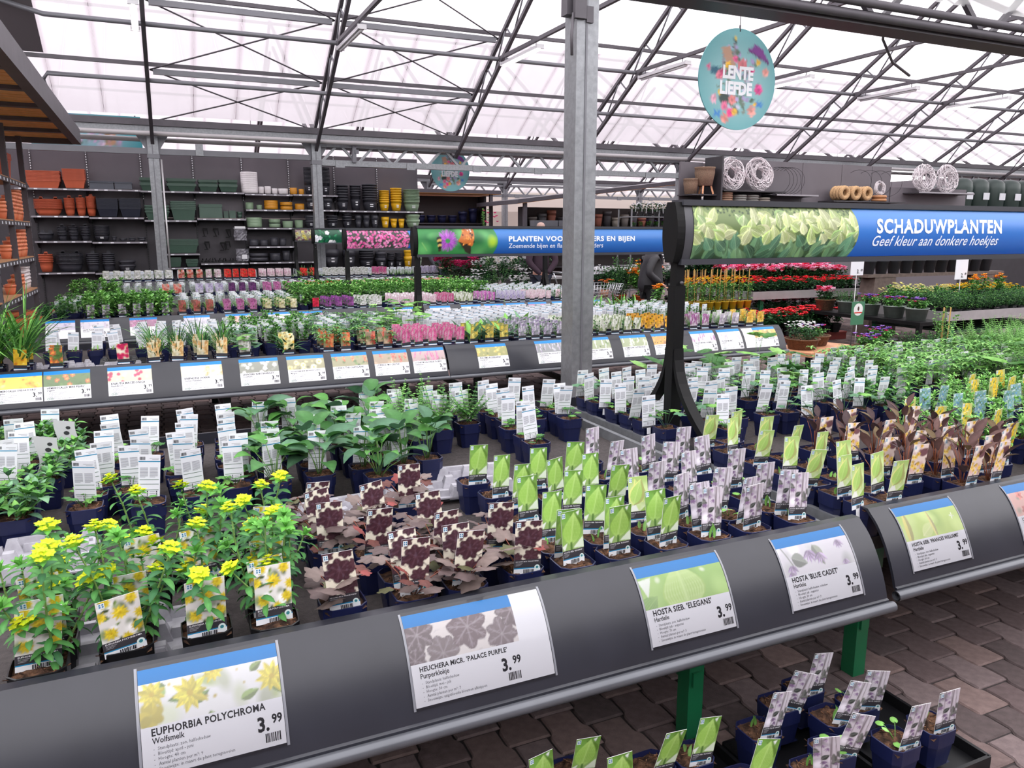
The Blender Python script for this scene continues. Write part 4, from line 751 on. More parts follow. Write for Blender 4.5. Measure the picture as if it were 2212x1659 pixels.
def fanleaf(mb, p, az, tilt, R, col, lobes=5, depth=.3, cup=.15, n=21, vein=1.25):
    """round lobed leaf blade, joined at p"""
    p = Vector(p); ca, sa = math.cos(az), math.sin(az); f = Vector((ca * math.cos(tilt), sa * math.cos(tilt), math.sin(tilt))); s = Vector((-sa, ca, 0)); u = f.cross(s) * 1
    V = [p]; C = [tuple(min(1, q * vein) for q in col)]
    for k in (.55, 1):
        for i in range(n):
            t = -2.75 + 5.5 * i / (n - 1); r = R * k * (1 - depth * (.5 - .5 * math.cos(lobes * 2 * (t + 2.75) / 5.5 * PI + PI)) * k) * (.72 + .28 * math.cos(t / 2.2))
            V.append(p + f * (r * math.cos(t) + R * .35 * k) + s * (r * math.sin(t)) + u * (-cup * R * k * k + .03 * R * math.sin(i * 2.1))); C.append(tuple(q * (1.12 if k < 1 else .92) for q in col))
    F = [(0, 1 + i, 2 + i) for i in range(n - 1)] + [(1 + i, 1 + n + i, 2 + n + i, 2 + i) for i in range(n - 1)]
    mb.add(V, F, C, 0, True)
GR = [lc(c) for c in ((74, 126, 58), (92, 146, 70), (62, 108, 56), (110, 160, 78))]
LIGHT = [lc(c) for c in ((120, 174, 86), (142, 190, 106), (100, 152, 78))]
BLUEG = [lc(c) for c in ((84, 124, 92), (104, 142, 108), (72, 108, 82))]
DARKG = [lc(c) for c in ((44, 86, 48), (56, 100, 56), (36, 72, 42))]
SILV = [lc(c) for c in ((156, 172, 156), (176, 188, 174), (132, 152, 132))]
BRNZ = [lc(c) for c in ((86, 62, 60), (104, 78, 74), (70, 54, 56), (98, 82, 58))]
HEUC = [lc(c) for c in ((106, 92, 90), (92, 78, 78), (116, 102, 98), (92, 92, 66), (96, 60, 56), (132, 66, 64))]
def F_grass(seed, h=.3, n=26, cols=GR, w=.009):
    r = random.Random(seed); m = MB()
    for _ in range(n): leaf(m, (r.uniform(-.02, .02), r.uniform(-.02, .02), 0), r.uniform(0, 6.28), r.uniform(1.0, 1.5), h * r.uniform(.6, 1.15), w * r.uniform(.7, 1.2), jit(r.choice(cols), r), ST, r.uniform(.3, 1.9), .3)
    return m
def F_bush(seed, h=.16, stems=7, n=9, L=.04, W=.02, cols=GR, spread=.045, pr=O3):
    r = random.Random(seed); m = MB()
    for _ in range(stems):
        a = r.uniform(0, 6.28); d = spread * r.uniform(.3, 1.2); hh = h * r.uniform(.6, 1.1); b = Vector((math.cos(a) * d * .4, math.sin(a) * d * .4, 0)); t = Vector((math.cos(a) * d * 1.3, math.sin(a) * d * 1.3, hh)); m.tube([b, (b + t) / 2 + Vector((0, 0, hh * .06)), t], .0018, 3, jit(cols[0], r))
        for k in range(n):
            q = (k + 1.5) / (n + .5); p = b.lerp(t, q); leaf(m, p, k * 2.4 + a, r.uniform(.1, .8), L * r.uniform(.7, 1.2), W * r.uniform(.8, 1.2), jit(r.choice(cols), r), pr, 1., .25)
        for k in range(4): leaf(m, t, k * 1.57 + a, 1.0, L * .7, W * .7, jit(r.choice(cols), r, .2), pr, .6, .2)
    return m
def F_lobe(seed, h=.1, n=7, R=.035, cols=GR, lobes=5, depth=.4, spread=.06):
    r = random.Random(seed); m = MB()
    for _ in range(n):
        a = r.uniform(0, 6.28); d = spread * r.uniform(.2, 1.2); hh = h * r.uniform(.4, 1.1); t = (math.cos(a) * d, math.sin(a) * d, hh); m.tube([(0, 0, 0), (t[0] * .6, t[1] * .6, hh * .7), t], .0014, 3, jit(cols[0], r)); fanleaf(m, t, a + r.uniform(-.4, .4), r.uniform(-.3, .4), R * r.uniform(.7, 1.2), jit(r.choice(cols), r), lobes, depth)
    return m
def F_palm(seed, h=.15, n=9, R=.045, cols=GR, k=8, spread=.06):
    r = random.Random(seed); m = MB()
    for _ in range(n):
        a = r.uniform(0, 6.28); d = spread * r.uniform(.2, 1.3); hh = h * r.uniform(.45, 1.1); t = (math.cos(a) * d, math.sin(a) * d, hh); m.tube([(0, 0, 0), (t[0] * .5, t[1] * .5, hh * .7), t], .0015, 3, jit(cols[0], r))
        for j in range(k): leaf(m, t, j * 6.28 / k, r.uniform(-.1, .4), R, R * .3, jit(r.choice(cols), r), O3, .8, .3)
    return m
def F_feather(seed, h=.16, n=9, cols=GR, L=.1, pin=9, w=.012):
    r = random.Random(seed); m = MB()
    for _ in range(n):
        a = r.uniform(0, 6.28); e = r.uniform(.7, 1.35); p = Vector((0, 0, h * r.uniform(.05, .35))); dirv = Vector((math.cos(a) * math.cos(e), math.sin(a) * math.cos(e), math.sin(e))); LL = (L + h * .5) * r.uniform(.7, 1.1)
        m.tube([(0, 0, 0), p, p + dirv * LL], .0013, 3, jit(cols[0], r)); c = r.choice(cols)
        for q in range(pin):
            t = (q + 1) / pin; b = p + dirv * LL * t
            for s in (-1, 1):
                e2 = leaf(m, b, a + s * 1.2, .25, L * .45 * (1.15 - t), w, jit(c, r), O3, .5, .2)
    return m
def F_strap(seed, h=.2, n=7, cols=LIGHT, W=.035, pr=LN):
    r = random.Random(seed); m = MB()
    for i in range(n): leaf(m, (r.uniform(-.015, .015), r.uniform(-.015, .015), 0), i * 2.4 + r.uniform(-.3, .3), r.uniform(.7, 1.4), h * r.uniform(.7, 1.1), W * r.uniform(.8, 1.1), jit(r.choice(cols), r), pr, r.uniform(.5, 1.6), .35)
    return m
def F_sprout(seed, h=.05, n=2, cols=LIGHT):
    r = random.Random(seed); m = MB()
    for i in range(n): leaf(m, (r.uniform(-.025, .025), r.uniform(-.025, .025), 0), r.uniform(0, 6), 1.4, h * r.uniform(.6, 1.2), .012, jit(r.choice(cols), r), LN, .2, .9)
    return m
def F_spurge_stem(seed, h, flower=True):
    r = random.Random(seed); st = MB(); lf = MB(); hd = MB(); bend = r.uniform(-.25, .25); pts = [Vector((bend * h * t * t, .12 * h * math.sin(t * 2.2), h * t)) for t in (0, .25, .5, .75, 1)]
    st.tube(pts, [.003, .003, .0027, .0024, .002], 5, lc(132, 168, 92)); n = int(h / .0095)
    for k in range(n):
        t = .12 + .86 * k / n; i = min(3, int(t * 4)); p = pts[i].lerp(pts[i + 1], t * 4 - i); leaf(lf, p, k * 2.4, .5 - .5 * (1 - t), .05 * r.uniform(.75, 1.15), .0165, jit(r.choice((lc(66, 122, 62), lc(84, 142, 76), lc(58, 106, 66))), r), LN[::1], 1.2, .2)
    top = pts[-1]
    for k in range(6): leaf(lf, top, k * 1.05, .5, .036, .02, jit(lc(86, 150, 58), r), OV, .9, .15)
    if flower:
        for j in range(8):
            a = j * 2.4; d = .0036 * math.sqrt(j); c = top + Vector((math.cos(a) * d * 2.2, math.sin(a) * d * 2.2, .022 - d * 1.5))
            for k in range(5): leaf(hd, c, k * 1.257 + j, .75, .0135, .011, jit(r.choice((lc(206, 216, 36), lc(184, 206, 40), lc(222, 222, 50))), r, .1), O3, .8, .2)
        for j in range(8): leaf(hd, top + Vector((0, 0, .004)), j * .785, .35, .023, .017, jit(lc(150, 196, 48), r), OV, .8, .15)
    else:
        for k in range(7): leaf(lf, top, k * .9, 1.1, .03, .012, jit(lc(112, 176, 84), r), LN, .3, .3)
    return st, lf, hd
# pots and soil
def pot_mb(a0=.046, a1=.055, a2=.0598, h=.125, split=.075, n=16):
    m = MB(); S = dict(n=n, sq=.9)
    m.lathe([(a0, 0), (a1, split), (a1 + .003, split + .001), (a2, h), (a2 - .003, h + .001), (a2 - .005, h - .014)], cap=False, **S)
    m.add([(x * a0, y * a0, .001) for x, y in ((-1, -1), (1, -1), (1, 1), (-1, 1))], [(0, 1, 2, 3)])
    for p in range(len(m.s)): m.s[p] = False
    return m
def soil_mb(seed, a=.0552, z=.11, n=8, cols=None):
    r = random.Random(seed); P = np.zeros((n, n, 3)); C = np.zeros((n, n, 3)); cols = cols or [lc(74, 54, 44), lc(52, 38, 32), lc(96, 70, 54)]
    for i in range(n):
        for j in range(n): u, v = -1 + 2 * j / (n - 1), -1 + 2 * i / (n - 1); P[i, j] = (u * a, v * a, z + r.uniform(-.003, .011) + .006 * (1 - max(abs(u), abs(v)))); C[i, j] = r.choice(cols)
    m = MB(); m.grid(P, C)
    for _ in range(26):   # bark fibres
        x, y, t, L = r.uniform(-a, a) * .9, r.uniform(-a, a) * .9, r.uniform(0, 6.28), r.uniform(.008, .026); z0 = z + .008
        m.bar((x, y, z0), (x + math.cos(t) * L, y + math.sin(t) * L, z0 + r.uniform(-.004, .01)), .0024, .0016, r.choice([lc(120, 84, 62), lc(92, 64, 48), lc(140, 104, 78), lc(60, 42, 34)]))
    return m
POT = pot_mb(); POTM = POT.mesh('pot', NAVY); POTB = POT.mesh('pot', BLACKP); SOILS = [soil_mb(i).mesh('soil', SOIL) for i in range(4)]
def tag_mb(pic, w, h, res=26, title=None, near=True, seed=3, band=True):
    m = MB(); pw = lin((236, 236, 240)); e = .0006; bar0 = .0
    def fnt(off, sg): return lambda u, v: ((-w / 2 + u) * sg, -sg * (e + off), v)
    f = fnt(0, 1); pz = h * .27 if band else 0; nv = int(res * (h - pz) / w); C = paint(pic, res, nv, w / (h - pz), seed, 2)
    m.grid(np.array([[f(w * j / (res - 1), pz + (h - pz) * i / (nv - 1)) for j in range(res)] for i in range(nv)]), C, mi=0)
    def rect(fn, u0, v0, u1, v1, c): m.add([fn(u0, v0), fn(u1, v0), fn(u1, v1), fn(u0, v1)], [(0, 1, 2, 3)], c)
    if band:
        rect(f, 0, h * .115, w, pz, lc(58, 56, 62)); rect(f, 0, h * .095, w, h * .115, lc(36, 132, 178)); rect(f, 0, 0, w, h * .095, lc(226, 228, 232)); g = fnt(.0004, 1)
        if near:
            if title: sz = min(.0078, w * .86 / max(text(title, .01, 0, 1)[0][:, 0].max(), .1)); tput(m, title, w * .06, h * .225, sz, g, lc(236, 236, 240), .012, 0, 1, 1)
            for k in range(3): rect(g, w * .06, h * (.2 - .022 * k), w * (.32 - .04 * k), h * (.207 - .022 * k), lc(170, 170, 174))
            bars(m, w * .36, h * .012, w * .4, h * .072, g, 5)
            P = [(w * .87 + math.cos(q) * w * .1, h * .115 + math.sin(q) * w * .1) for q in np.linspace(0, 2 * PI, 13)[:-1]]; m.add([g(*p) for p in P], [tuple(range(12))], lc(216, 232, 230)); P = [(w * .87 + (a - w * .87) * .5, h * .115 + (b - h * .115) * .5) for a, b in P]; m.add([fnt(.0007, 1)(*p) for p in P], [tuple(range(12))], lc(60, 130, 140))
            rect(g, w * .04, h * .88, w * .2, h * .975, lc(226, 236, 240))
            for k in range(4): rect(fnt(.0007, 1), w * (.07 + .07 * (k % 2)), h * (.90 + .035 * (k // 2)), w * (.11 + .07 * (k % 2)), h * (.925 + .035 * (k // 2)), lc(70, 130, 170))
    b = fnt(0, -1); rect(b, 0, 0, w, h, lc(228, 230, 236)); g = fnt(.0004, -1)
    rect(g, 0, h * .84, w, h * .862, lc(40, 134, 176)); bars(m, w * .05, h * .885, w * .26, h * .07, g, 3, lc(70, 70, 76)); rect(g, 0, h * 0, w, h * .055, lc(66, 66, 72))
    if near:
        for c in (0, 1):
            for k in range(9): rect(g, w * (.07 + .45 * c), h * (.70 - .026 * k), w * (.44 + .45 * c) - (w * .12 if k == 8 else 0), h * (.712 - .026 * k), lc(150, 150, 158))
        for v in (.43, .33, .20): rect(g, w * .06, h * v, w * .94, h * (v + .012), lc(96, 122, 104))
        for k in range(3):
            for c in (0, 1): rect(g, w * (.1 + .42 * c), h * (.08 + .04 * k), w * (.36 + .42 * c), h * (.088 + .04 * k), lc(120, 120, 126)); rect(g, w * (.40 + .42 * c), h * (.075 + .04 * k), w * (.46 + .42 * c), h * (.1 + .04 * k), lc(50, 50, 56))
        rect(g, w * .62, h * .89, w * .92, h * .898, lc(150, 150, 156)); rect(g, w * .5, h * .92, w * .94, h * .928, lc(150, 150, 156))
    else:
        for k in range(2): rect(g, w * (.07 + .45 * k), h * .48, w * (.46 + .45 * k), h * .74, lc(196, 197, 204))
        rect(g, w * .06, h * .36, w * .94, h * .375, lc(130, 146, 136)); rect(g, w * .1, h * .1, w * .9, h * .24, lc(206, 207, 212))
    m.box(-w * .14, -e, -.035, w * .14, e, .002, lc(232, 232, 236)); m.box(-w / 2, -e * .9, 0, w / 2, e * .9, h, lc(232, 232, 236))
    return m
KIND = {  # code: (name, description, tag picture, title, tag w, h, foliage makers, pot)
 'EU': ('potted_spurge', 'spurge pot with yellow flower tag', 'euphorbia', 'EUPHORBIA POLYCHROMA', .092, .15),
 'HE': ('potted_heuchera', 'purple-leaved heuchera pot', 'heuchera', "HEUCHERA MICR. 'PALACE PURPLE'", .08, .165),
 'EL': ('potted_hosta', 'hosta pot with plain green leaf tag', 'elegans', "HOSTA SIEB. 'ELEGANS'", .073, .165),
 'BC': ('potted_hosta', 'hosta pot with grey-lilac flower tag', 'bluecadet', "HOSTA 'BLUE CADET'", .073, .165),
 'FW': ('potted_hosta', 'hosta pot with yellow-edged leaf tag', 'frances', "HOSTA SIEB. 'FRANCES WILLIAMS'", .07, .165),
 'FC': ('potted_loosestrife', 'bronze-leaved loosestrife pot', 'firecracker', "LYSIMACHIA CIL. 'FIRECRACKER'", .07, .17),
 'LP': ('potted_loosestrife', 'green loosestrife pot with yellow flower tag', 'yellow_loosestrife', 'LYSIMACHIA', .07, .16),
 'BL': ('potted_forget_me_not', 'pot with blue flower tag', 'forget_me_not', 'OMPHALODES', .07, .16),
 'W': ('potted_perennial', 'pot with white tag back', 'white_mix', None, .074, .17)}
TAGS = {k: tag_mb(v[2], v[4], v[5], 30, v[3]).mesh('tag', PRINT) for k, v in KIND.items()}
def lm(mb, name='leaf'): return mb.mesh(name, LEAF)
# leaf pieces that are parts of their own
def single(fn, *a, **k):
    m = MB(); fn(m, (0, 0, 0), 0, *a, **k); return lm(m)
HEL = [single(fanleaf, r, rad, c, 5, .3, .12) for r, rad, c in ((.2, .04, HEUC[0]), (.0, .034, HEUC[1]), (.3, .043, HEUC[2]), (-.1, .032, HEUC[3]), (.1, .026, HEUC[4]), (.25, .024, HEUC[5]), (.1, .038, HEUC[0]), (.1, .036, HEUC[1]))]
BRL = [single(leaf, .5, L, W, c, HT, 1.1, .22) for L, W, c in ((.13, .085, BLUEG[2]), (.11, .075, GR[2]), (.14, .08, BLUEG[0]), (.10, .07, GR[0]))]
FCL = [single(leaf, e, .085, .034, c, OV, .5, .4) for e, c in ((.9, BRNZ[0]), (1.1, BRNZ[1]), (.7, BRNZ[2]), (.6, BRNZ[3]))]
def stalks(tips, col, rad=.0016):
    m = MB()
    for t in tips: t = Vector(t); m.tube([(t.x * .1, t.y * .1, 0), (t.x * .55, t.y * .55, t.z * .65), t], rad, 4, col)
    return lm(m, 'stalks')
def V_leaves(seed, leaves, n, h, spread, scol, el=(.5, 1.2), jx=.5):
    r = random.Random(seed); tips = []; out = []
    for i in range(n):
        a = i * 2.4 + r.uniform(-.4, .4); d = spread * r.uniform(.25, 1.1); z = h * r.uniform(.35, 1.1); t = (math.cos(a) * d, math.sin(a) * d, z); tips.append(t); out.append(('leaf', r.choice(leaves), t, (r.uniform(-.35, .35), r.uniform(-.35, jx), a + r.uniform(-.5, .5)), r.uniform(.75, 1.2)))
    return [('stalks', stalks(tips, scol), (0, 0, 0), None, 1)] + out
def V_one(mb, name='foliage'): return [(name, lm(mb, name), (0, 0, 0), None, 1)]
SPURGE = [[o.mesh(n, LEAF) if o.v else None for o, n in zip(F_spurge_stem(s, h, f), ('stem', 'leaves', 'flower_head'))] for s, h, f in ((1, .25, 1), (2, .19, 1), (3, .14, 1), (4, .2, 0), (5, .29, 1), (6, .13, 0), (7, .24, 0))]
FOL = {
 'HE': [V_leaves(s, HEL, 15, .085, .085, lc(140, 84, 70)) for s in (1, 2, 3)],
 'EL': [V_one(F_sprout(s), 'shoot') for s in (1, 2)] + [[]], 'BC': [V_one(F_sprout(s + 5, .07), 'shoot') for s in (1, 2)] + [V_one(F_lobe(9, .04, 4, .014, LIGHT, 1, 0), 'shoot')], 'FW': [V_one(F_sprout(s + 9, .04), 'shoot') for s in (1, 2)] + [[]],
 'FC': [V_leaves(s, FCL, 9, .15, .045, lc(150, 90, 66), jx=.1) for s in (4, 5, 6)],
 'LP': [V_one(F_bush(s, .13, 7, 7, .045, .016, LIGHT)) for s in (1, 2)], 'BL': [V_one(F_bush(s, .11, 6, 6, .05, .022, LIGHT)) for s in (3, 4)],
 'brunnera': [V_leaves(s, BRL, 11, .17, .085, lc(110, 150, 84), jx=.4) for s in (7, 8, 9)],
 'rosette': [V_one(F_lobe(s, .05, 5, .024, GR, 5, .35, .04)) for s in (1, 2, 3)],
 'geranium': [V_one(F_lobe(s, .15, 7, .036, BLUEG + GR, 5, .45, .08)) for s in (4, 5, 6)],
 'astilbe': [V_one(F_feather(s, .14, 12, GR + LIGHT, .12, 8, .02)) for s in (1, 2)],
 'feather': [V_one(F_palm(s, .2, 12, .06, LIGHT + GR, 7, .09)) for s in (1, 2, 3)], 'fern': [V_one(F_feather(s, .16, 11, LIGHT, .2, 16, .012)) for s in (4, 5)],
 'goat': [V_one(F_bush(s, .1, 8, 6, .06, .03, GR + BLUEG, .08, OV)) for s in (5, 6)],
}
def plant(kind, x, y, tx, ty, label, group, fol, name, z=BZ, potm=None, tagm=None, back=False, rr=None, sc=1., tagrot=None):
    rr = rr or rnd; r = thing(name, label, 'potted plant', (x, y, z), 0, group)
    put('pot', potm or POTM, r, (0, 0, 0), (0, 0, rr.uniform(-.05, .05))); put('soil', rr.choice(SOILS), r, (0, 0, 0), (0, 0, rr.choice((0, PI / 2, PI))))
    if tagm is not None:
        tr = tagrot or (rr.uniform(-.12, .16), rr.uniform(-.1, .1), rr.uniform(-.22, .22)); put('tag', tagm, r, (tx, ty, .118), ((tr[0] if not back else -tr[0]), tr[1], tr[2] + (PI if back else 0)))
    rz_ = rr.uniform(0, 6.28) if fol else 0
    for (nm, me, loc, rot, s) in fol or ():
        l = Matrix.Rotation(rz_, 3, 'Z') @ Vector(loc) * sc; o = put(nm, me, r, (l.x, l.y, l.z + .112)); o.rotation_euler = ((rot[0], rot[1], rot[2] + rz_) if rot else (0, 0, rz_)); o.scale = (s * sc,) * 3
    return r
AT={'HE':'0.41,2.58,0,-0.045 0.42,2.46,0,-0.045 0.42,2.33,0,-0.045 0.6,2.47,0,-0.045 0.76,2.62,0,-0.045 0.74,2.3,0,-0.045 0.54,2.24,0,-0.045 0.9,2.13,0,-0.045 0.72,2.16,0,-0.075 0.57,2.04,0,-0.075 0.72,2.04,0,-0.075 0.57,1.92,0,-0.01 0.72,1.92,0,-0.01 0.91,1.95,0,-0.045 0.38,1.95,0,-0.045',
'EL':'1.08,2.76,0,-0.045 1.1,2.58,0,-0.045 1.12,2.45,0,-0.045 1.27,2.61,0,-0.045 1.28,2.47,0,-0.045 1.09,2.31,0,-0.045 1.08,2.16,0,-0.075 1.44,2.64,0,-0.045 1.42,2.46,0,-0.045 1.44,2.32,0,-0.045 1.25,2.3,0,-0.045 1.24,2.16,0,-0.073 1.24,2.04,0,-0.075 1.41,2.04,0,-0.075 1.07,2.04,0,-0.075 1.07,1.92,0,-0.01 1.23,1.92,0,-0.01 1.41,1.92,0,-0.01',
'BC':'1.63,2.81,0,-0.045 1.6,2.6,0,-0.045 1.6,2.46,0,-0.045 1.79,2.62,0,-0.045 1.99,2.67,0,-0.045 1.79,2.48,0,-0.045 1.6,2.3,0,-0.045 1.78,2.33,0,-0.045 1.98,2.5,0,-0.045 1.97,2.31,0,-0.045 1.59,2.16,0,-0.075 1.75,2.16,0,-0.075 1.59,2.04,0,-0.075 1.95,2.16,0,-0.073 1.76,2.04,0,-0.075 1.94,2.04,0,-0.075 1.58,1.92,0,-0.01 1.75,1.92,0,-0.01 1.95,1.92,0,-0.01',
'FW':'2.3,2.82,-0.051,-0.045 2.3,2.69,-0.011,-0.045 2.42,2.83,-0.006,-0.045 2.3,2.5,-0.026,-0.045 2.45,2.68,0,-0.045 2.3,2.34,-0.016,-0.045 2.45,2.51,0,-0.045 2.3,2.19,-0.06,-0.045 2.46,2.36,0,-0.045 2.3,2.06,-0.02,-0.052 2.44,2.2,0,-0.045 2.3,1.94,-0.069,-0.038 2.43,2.05,0,-0.063 2.42,1.93,-0.007,-0.027 1.43,2.16,0,-0.058',
'FC':'2.68,2.55,0,-0.045 2.9,2.6,0,-0.045 2.69,2.39,0,-0.045 2.63,2.18,0,-0.045 2.83,2.19,0,-0.045 2.66,2.06,0,-0.045 3.22,2.53,0,-0.045 3.06,2.4,0,-0.045 3.2,2.35,0,-0.045 3.03,2.21,0,-0.045 2.84,2.06,0,-0.055 2.88,2.4,0,-0.045 2.84,1.94,0,-0.035 3.21,2.21,0,-0.045 3.05,2.05,0,-0.061 3.22,2.07,0,-0.045 2.98,1.93,0,-0.029',
'LP':'3.38,2.67,0,-0.045 3.38,2.52,0,-0.045 3.55,2.49,0,-0.045 3.38,2.36,0,-0.045 3.58,2.36,0,-0.045 3.37,2.17,0,-0.045',
'BL':'3.71,2.83,0,-0.045 3.86,2.86,0,-0.045 3.74,2.67,0,-0.05 3.93,2.68,0,-0.045 3.74,2.55,0,-0.04 4.07,2.63,0,-0.045 3.93,2.51,0,-0.045 4.29,2.71,0,-0.045',
'WR':'1.96,3.68,0,-0.008 2.3,3.97,-0.025,0.043 2.3,3.85,-0.032,0.047 2.44,3.96,0,0.045 2.3,3.64,-0.055,0.045 2.44,3.82,0,0.045 2.59,3.95,0,0.045 2.42,3.67,-0.002,0.045 2.3,3.49,-0.042,0.045 2.3,3.36,-0.04,0.045 2.61,3.82,0,0.045 2.77,3.96,0,0.045 2.54,3.64,-0.051,0.045 2.66,3.67,-0.051,0.045 2.42,3.49,-0.006,0.045 2.3,3.17,-0.075,0.045 2.78,3.73,-0.072,0.045 2.42,3.35,0,0.045 3,3.89,0.023,0.045 2.73,3.5,0,0.036 2.62,3.36,0,0.045 3.12,3.96,-0.021,0.035 2.61,3.2,0,0.045 2.98,3.73,0.008,0.045 2.79,3.38,0,0.054 3.28,3.96,0,0.045 3.12,3.84,-0.001,0.055 2.77,3.2,0,0.045 3.1,3.65,-0.008,0.041 2.58,3.03,0,0.045 2.95,3.51,0,0.045 3.29,3.82,0,0.045 3.46,3.98,0,0.045 3.66,4.01,0,0.045 3.28,3.64,0,0.045 3.15,3.53,0.011,0.049 3.41,3.81,0,0.044 2.98,3.19,0,0.045 3.45,3.69,0.017,0.046 3.27,3.49,-0.011,0.045 3.68,3.88,0,0.045 3.84,3.96,0,0.045 3.45,3.53,0,0.036 3.57,3.68,0.03,0.045 3.27,3.36,0,0.045 3.13,3.2,0,0.045 3.69,3.7,-0.047,0.045 3.96,3.96,0.006,0.045 3.5,3.41,0,0.051 3.15,3.02,0,0.045 4.08,3.86,-0.006,0.045 3.85,3.68,0,0.022 3.51,3.29,0,0.048 3.66,3.38,0,0.045 4.05,3.71,0.003,0.045 3.91,3.56,0,0.068 3.44,3.08,0,0.045 3.68,3.26,0,0.045 4.17,3.66,-0.003,0.045 3.87,3.37,0,0.045 3.58,3.07,0,0.045 3.85,3.22,0,0.045 3.75,3.07,0,0.045 4.16,3.52,0,0.045 4.01,3.36,0,0.045',
'WG':'4.01,3.14,0,0.045 5.43,3.82,0,0.045 5.24,3.67,0,0.045 5.39,3.6,0,0.045 5.55,3.67,0,0.022 5.86,3.89,0,0.045 5.58,3.54,0,0.068 5.23,3.23,0,0.045',
'WM':'0.94,3.89,0,0.045 0.91,3.61,0,0.045 0.75,3.7,0,0.045 0.73,3.56,0,0.045 0.73,3.14,0,0.045 0.75,3.42,0,0.045 0.54,3.12,0,0.045 0.55,3.43,0,0.045 0.54,3.26,0,0.045 0.9,3.13,0,0.045 0.9,3.43,0,0.045 0.88,3.27,0,0.045 1.08,3.6,0,0.039 1.07,3.48,0,0.051 1.08,3.76,0,0.049 1.08,3.88,0,0.041 1.27,3.9,0,0.045 1.25,3.75,0,0.045 1.24,3.62,0,0.045 1.45,3.9,0,0.045 1.41,3.68,0,0.045 1.61,3.9,0,0.045 1.62,3.77,0,0.045 1.63,3.65,0,0.045 1.58,3.49,0,0.045 1.79,3.9,0,0.045 1.58,3.31,0,0.041 1.57,3.19,0,0.049 1.77,3.63,0,0.045 1.95,3.8,0,0.039 1.95,3.56,0,0.075',
'WL':'-0.58,3.79,0,0.045 -0.59,3.64,0,0.025 -0.61,3.52,0,0.045 -0.61,3.39,0,0.064 -0.25,3.8,0,0.045 -0.23,3.66,0,0.045 -0.27,3.49,0,0.045 -0.26,3.33,0,0.045 -0.3,3.21,0,0.045 -0.31,3.07,0,0.045 -0.1,3.7,0,0.045 -0.12,3.49,0,0.045 -0.13,3.34,0,0.045 -0.16,3.21,0,0.045 -0.1,3.03,0,0.045 0.07,3.81,0,0.045 0.06,3.68,0,0.045 0.05,3.52,0,0.045 0.02,3.37,0,0.029 0.03,3.25,0,0.061 0.06,3.06,0,0.045 0.24,3.83,0,0.045 0.23,3.67,0,0.045 0.22,3.53,0,0.045 0.22,3.39,0,0.045 0.24,3.22,0,0.037 0.21,3.1,0,0.053 0.39,3.86,0,0.045 0.54,3.85,0,0.045 0.39,3.41,0,0.045 0.37,3.25,0,0.045 0.36,3.1,0,0.045',
'WV':'-0.44,3.79,0,0.045 -0.48,3.51,-0,0.045',
'EU':'-0.09,2.32,0,-0.045 0.05,2.3,0,-0.045 0.24,2.44,0,-0.045 0.22,2.16,0,-0.065 -0.32,2.16,0,-0.075 -0.31,2.04,0,-0.075 -0.13,2.08,0,-0.045 -0.14,1.95,0,-0.045 0.04,1.95,0,-0.045 0.2,1.92,0,-0.01 0.2,2.04,0,-0.075 -0.32,1.92,0,-0.01',
}

def parse(s): return [tuple(float(q) for q in t.split(',')) for t in s.split()]
def rowlabels(P, desc, tail='', ystep=.115, far=False):
    """name each by its row from the bench edge and its place in that row"""
    ys = sorted(P, key=lambda p: p[1], reverse=far); rows = []; last = None
    for p in ys:
        if last is None or abs(p[1] - last) > ystep * .75: rows.append([]); last = p[1]
        rows[-1].append(p)
    out = {}
    for i, rw in enumerate(rows):
        rw.sort()
        for j, p in enumerate(rw):
            out[p] = '%s, %s row%s, %s from left' % (desc, nth(i), tail, nth(j)) if len(rw) > 1 else '%s, alone in the %s row%s' % (desc, nth(i), tail)
    return out
for k in ('EU', 'HE', 'EL', 'BC', 'FW', 'FC', 'LP', 'BL'):
    P = parse(AT[k]); lb = rowlabels(P, KIND[k][1])
    for i, p in enumerate(P):
        x, y, tx, ty = p
        fol = rnd.choice(FOL[k]) if k != 'EU' else None
        r = plant(k, x, y, tx, ty, lb[p], KIND[k][1] + 's on the front bench', fol, KIND[k][0], potm=POTB if k == 'EU' else None, tagm=TAGS[k], sc=1.0)
        if k == 'EU':
            for q in range(6):
                st = rnd.choice(SPURGE); a = rnd.uniform(0, 6.28); s = put('stem', st[0], r, (math.cos(a) * .03, .022 + math.sin(a) * .02, .11), (rnd.uniform(-.45, .15), rnd.uniform(-.35, .35), rnd.uniform(0, 6.28)))
                put('leaves', st[1], s)
                if st[2]: put('flower_head', st[2], s)
    # a few stems leaning out of the bench edge come with the last pots
for k, desc in (('WL', 'white-backed tag pot of young rosettes'), ('WM', 'white-backed tag pot mid-bench'), ('WR', 'white-backed tag pot beyond the sign post'), ('WG', 'leafy pot with half-hidden white tag')):
    P = parse(AT[k]); lb = rowlabels(P, desc, ' from rear', far=True)
    for p in P:
        x, y, tx, ty = p
        if k == 'WL': fol = rnd.choice(FOL['rosette'] if x < .32 else FOL['brunnera'])
        elif k == 'WM': fol = rnd.choice(FOL['brunnera'] if x < 1.02 else FOL['astilbe'] if x < 1.45 else FOL['rosette'])
        elif k == 'WR': fol = rnd.choice(FOL['rosette'] + FOL['geranium'][:1] if x < 3.0 else FOL['geranium'] if x < 3.7 else FOL['goat'])
        else: fol = rnd.choice(FOL['feather'])
        plant(k, x, y, tx, ty, lb[p], desc + 's', fol, KIND['W'][0], tagm=TAGS['W'], back=True, sc=1.0)
